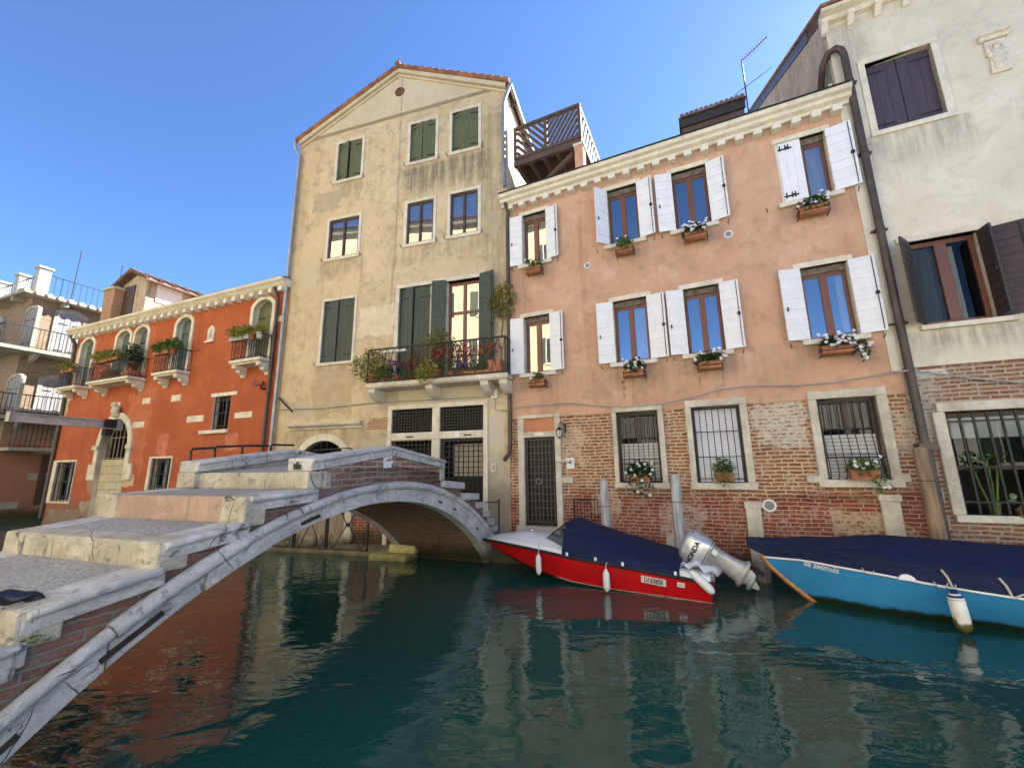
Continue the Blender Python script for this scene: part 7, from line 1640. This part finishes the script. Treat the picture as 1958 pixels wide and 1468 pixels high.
# ------------------------------------------------------------------ mooring posts
def post(px, py, d, pxb, r, label, mat, lean=None):
    u, z = PINK.uv(px, py, d); ub = PINK.uv(pxb[0], pxb[1], d)
    o = thing('mooring_post', label, 'post', PINK.w(u, d, -.6), PINK.rot)
    k = (ub[0]-u)/(z-ub[1]); mb = MB(); h = z+.6; pts = [(k*(h-q), 0, q) for q in (0, h*.5, h-.06, h-.015, h)]
    mb.tube(pts, [r*1.25, r*1.12, r, r*.93, r*.7], 14); mb.build('post', M[mat], o)
    mb = MB(); mb.tube([(k*.6+r*1.08*cos(t*pi/6), r*1.08*sin(t*pi/6), h-.55) for t in range(12)], .007, 5, close=True); mb.build('wire', M['rust'], o)
post(1154, 917, -.55, (1160, 1010), .088, 'shorter grey mooring post beside the low rusty iron grille', 'post_grey')
post(1290, 906, -.5, (1301, 1040), .096, 'grey mooring post standing behind the outboard motor', 'post_grey')
post(1757, 855, -.35, (1796, 1030), .095, 'brown wooden mooring post leaning by the big drainpipe', 'wood_post')
o = fthing(PINK, 'post_stump', 'broken rotten wooden post stump at the bow of the blue launch', 'post', .68, -.42, -.4)
mb = MB(); rng = random.Random(2); n = 18; rows = []
ph = PINK.uv(1465, 1075, -.42)[1]+.4
for zq, r in ((0, .1), (.32, .09), (.5, .13), (ph-.1, .135), (ph-.02, .12)): rows.append([(r*cos(2*pi*j/n)*(1+.08*sin(j*2.3)), r*sin(2*pi*j/n)*(1+.08*cos(j*1.9)), zq+rng.uniform(-.03, .03)) for j in range(n)])
mb.add([p for r in rows for p in r], [(i*n+j, i*n+(j+1) % n, (i+1)*n+(j+1) % n, (i+1)*n+j) for i in range(4) for j in range(n)], 0, True); mb.add(rows[-1], [tuple(range(n))], 0); mb.build('stump', M['wood_old'], o)
# ------------------------------------------------------------------ window boxes
def window_box(F, px, py, label, n_leaf, n_fl, w=.24, mat='leaf_dark', trail=None, ins=0., spread=1., bracket=True, hgt=.16, lift=.0):
    d = -.16-ins; u, z = F.uv(px, py, d-.08); rng = random.Random(int(px*7+py))
    o = fthing(F, 'window_box', label, 'window box', u, d, z-.085, 'window boxes on the pink house')
    mb = MB(); mb.prism([(-.075, 0), (.075, 0), (.095, .15), (-.095, .15)], -w, w, 'x'); mb.box(-w-.01, w+.01, -.105, .105, .15, .175)
    for s in (-1, 1): mb.tube([(s*(.03+.09*t/8), -.089-.012, .075+.035*sin(t)) for t in range(9)], .006, 4)
    mb.build('trough', M['terracotta'], o, bevel=.006)
    if bracket:
        mb = MB(); yb = d+.0
        for zz in (.01, .09): mb.tube([(-w-.02, .14, zz), (-w-.02, -.115, zz), (w+.02, -.115, zz), (w+.02, .14, zz)], .007, 5)
        for q in (-w-.02, w+.02): mb.tube([(q, .14, .12), (q, -.115, .12), (q, -.115, -.01), (q, .14, -.02)], .007, 5)
        mb.build('iron_bracket', M['iron'], o)
    mb = MB(); leaves(mb, (0, -.03, .24+lift), w*1.15*spread, .15, hgt, int(n_leaf*1.5), .095, rng, 0, .1, .05)
    if trail: leaves(mb, (trail[0], -.14, trail[1]), trail[2], .07, trail[3], trail[4], .075, rng, 0, .5, 0)
    mb.build('foliage', M[mat], o)
    if n_fl:
        mb = MB()
        for _ in range(n_fl): flower(mb, Vector((rng.uniform(-1, 1)*w*1.15*spread, rng.uniform(-.2, -.12), .25+lift+rng.uniform(-.1, .17))), .037, rng)
        if trail:
            for _ in range(max(2, n_fl//4)): flower(mb, Vector((trail[0]+rng.uniform(-1, 1)*trail[2], -.21, trail[1]+rng.uniform(-1, 1)*trail[3])), .042, rng)
        mb.build('blossoms', M['petal'], o)
P = PINK
window_box(P, 1020, 515, 'window box with sparse green plants at the top floor curtains beside the yellow house', 90, 4, .19, 'leaf')
window_box(P, 1194, 477, 'window box with one leafy bush and a single bloom on the top floor', 150, 2, .19, 'leaf', None, 0, .9, True, .2)
window_box(P, 1330, 449, 'window box of white flowers beside the round wall vent on the top floor', 180, 22, .22)
window_box(P, 1556, 400, 'window box of white flowers under the top window with one closed shutter', 170, 12, .24)
window_box(P, 1027, 732, 'half empty window box beside the balcony corner on the middle floor', 70, 3, .19, 'leaf', None, 0, .6)
window_box(P, 1212, 712, 'window box of dark leaves below the window with a half drawn white curtain', 190, 14, .21)
window_box(P, 1358, 698, 'window box with white flowers overhanging its ends, above two green algae streaks', 200, 12, .22, 'leaf_dark', None, 0, 1.25)
window_box(P, 1602, 668, 'window box with white flowers trailing far down on the middle floor', 210, 34, .24, 'leaf_dark', (.36, .05, .12, .22, 90))
window_box(P, 1224, 914, 'white flowers trailing through the bars of the first ground floor window beside the door', 330, 12, .2, 'leaf_dark', (-.0, -.1, .3, .22, 120), -.05, 1.3, False, .22)
window_box(P, 1386, 912, 'bushy green plant in a terracotta box at the blue white blind behind bars', 190, 0, .17, 'leaf', (.0, .02, .2, .1, 30), -.12, 1., False, .24)
window_box(P, 1655, 908, 'green plant with trailing stems in the bowed grille of the third ground floor window', 210, 8, .2, 'leaf', (.18, -.04, .12, .16, 60), -.02, 1.0, False, .16)
# ------------------------------------------------------------------ sunlit houses on the near bank, seen only as reflections and bounce light
def opposite(name, label, u0, u1, h, col, mat_sh, d=-13.4, th=6.):
    o = thing(name, label, 'house', PINK.w(u0, d, 0), PINK.rot)
    mb = MB(); mb.box(0, u1-u0, -th, 0, .5, h); mb.build('wall', col, o)
    mb = MB(); mb.box(-.1, u1-u0+.1, -th, .35, h, h+.25)
    mb.build('cornice', M['stone'], o)
    mb = MB(); mb.prism([(.6, h+.25), (-th-.3, h+.25), (-th/2, h+1.6)], -.2, u1-u0+.2, 'x'); mb.build('roof', M['tile'], o)
    nx = int((u1-u0)/3); nz = int((h-1.5)/3.2)
    for i in range(nx):
        for j in range(nz):
            cx = (u1-u0)*(i+.5)/nx; z0 = 2.0+j*3.2
            mb = MB(); mb.box(cx-.5, cx+.5, .001, .03, z0, z0+1.6); mb.box(cx-.62, cx+.62, .001, .06, z0-.12, z0); w = mb.build('window', M['stone'], o)
            mb = MB(); mb.box(cx-.42, cx+.42, .032, .05, z0+.05, z0+1.52); mb.build('pane', M['glass_dark'], w)
            mb = MB(); mb.box(cx-.98, cx-.5, .002, .05, z0, z0+1.6); mb.box(cx+.5, cx+.98, .002, .05, z0, z0+1.6); mb.build('shutter', mat_sh, w)
M['glass_dark'] = simple('dark_pane', (.02, .025, .03), .05, 0, .1, 3)
M['opp_yellow'] = plaster('opposite_yellow_plaster', (.66, .55, .36), (.60, .49, .31), (.68, .58, .41), seed=12)
M['opp_cream'] = plaster('opposite_cream_plaster', (.80, .77, .69), (.76, .72, .64), (.82, .8, .73), seed=14)
opposite('canal_house', 'tall sunlit yellow house on the near bank, mirrored in the yellow house windows', -34, -6.6, 17.9, M['opp_yellow'], M['green_paint'])
opposite('canal_house', 'low sunlit cream house on the near bank, mirrored in the pink house windows', -6.0, 26, 6.2, M['opp_cream'], M['green_paint'])
# ------------------------------------------------------------------ daylight
SUN_AZ, SUN_EL = 55., 39.
w = bpy.data.worlds.new('World'); scn.world = w; w.use_nodes = True; nt = w.node_tree; nt.nodes.clear()
sky = nt.nodes.new('ShaderNodeTexSky'); sky.sky_type = 'NISHITA'; sky.sun_disc = False; sky.sun_elevation = rad(SUN_EL); sky.sun_rotation = rad(SUN_AZ)
sky.altitude = 0; sky.air_density = .7; sky.dust_density = .1; sky.ozone_density = 8.5
bg = nt.nodes.new('ShaderNodeBackground'); bg.inputs[1].default_value = .07; ow = nt.nodes.new('ShaderNodeOutputWorld')
nt.links.new(sky.outputs[0], bg.inputs[0]); nt.links.new(bg.outputs[0], ow.inputs[0])
sd = Vector((sin(rad(SUN_AZ))*cos(rad(SUN_EL)), cos(rad(SUN_AZ))*cos(rad(SUN_EL)), sin(rad(SUN_EL))))
sl = bpy.data.lights.new('sun', 'SUN'); sl.energy = 5.0; sl.angle = rad(.53); sl.color = (1, .95, .86)
so = bpy.data.objects.new('sun', sl); COL.objects.link(so); so.rotation_euler = sd.to_track_quat('Z', 'Y').to_euler(); so.location = (30, 30, 60)
scn.view_settings.view_transform = 'Standard'; scn.view_settings.look = 'None'; scn.view_settings.gamma = 1; scn.view_settings.use_curve_mapping = False
scn.view_settings.exposure = 2.4
scn.cycles.max_bounces = 10; scn.cycles.diffuse_bounces = 5; scn.cycles.use_denoising = True
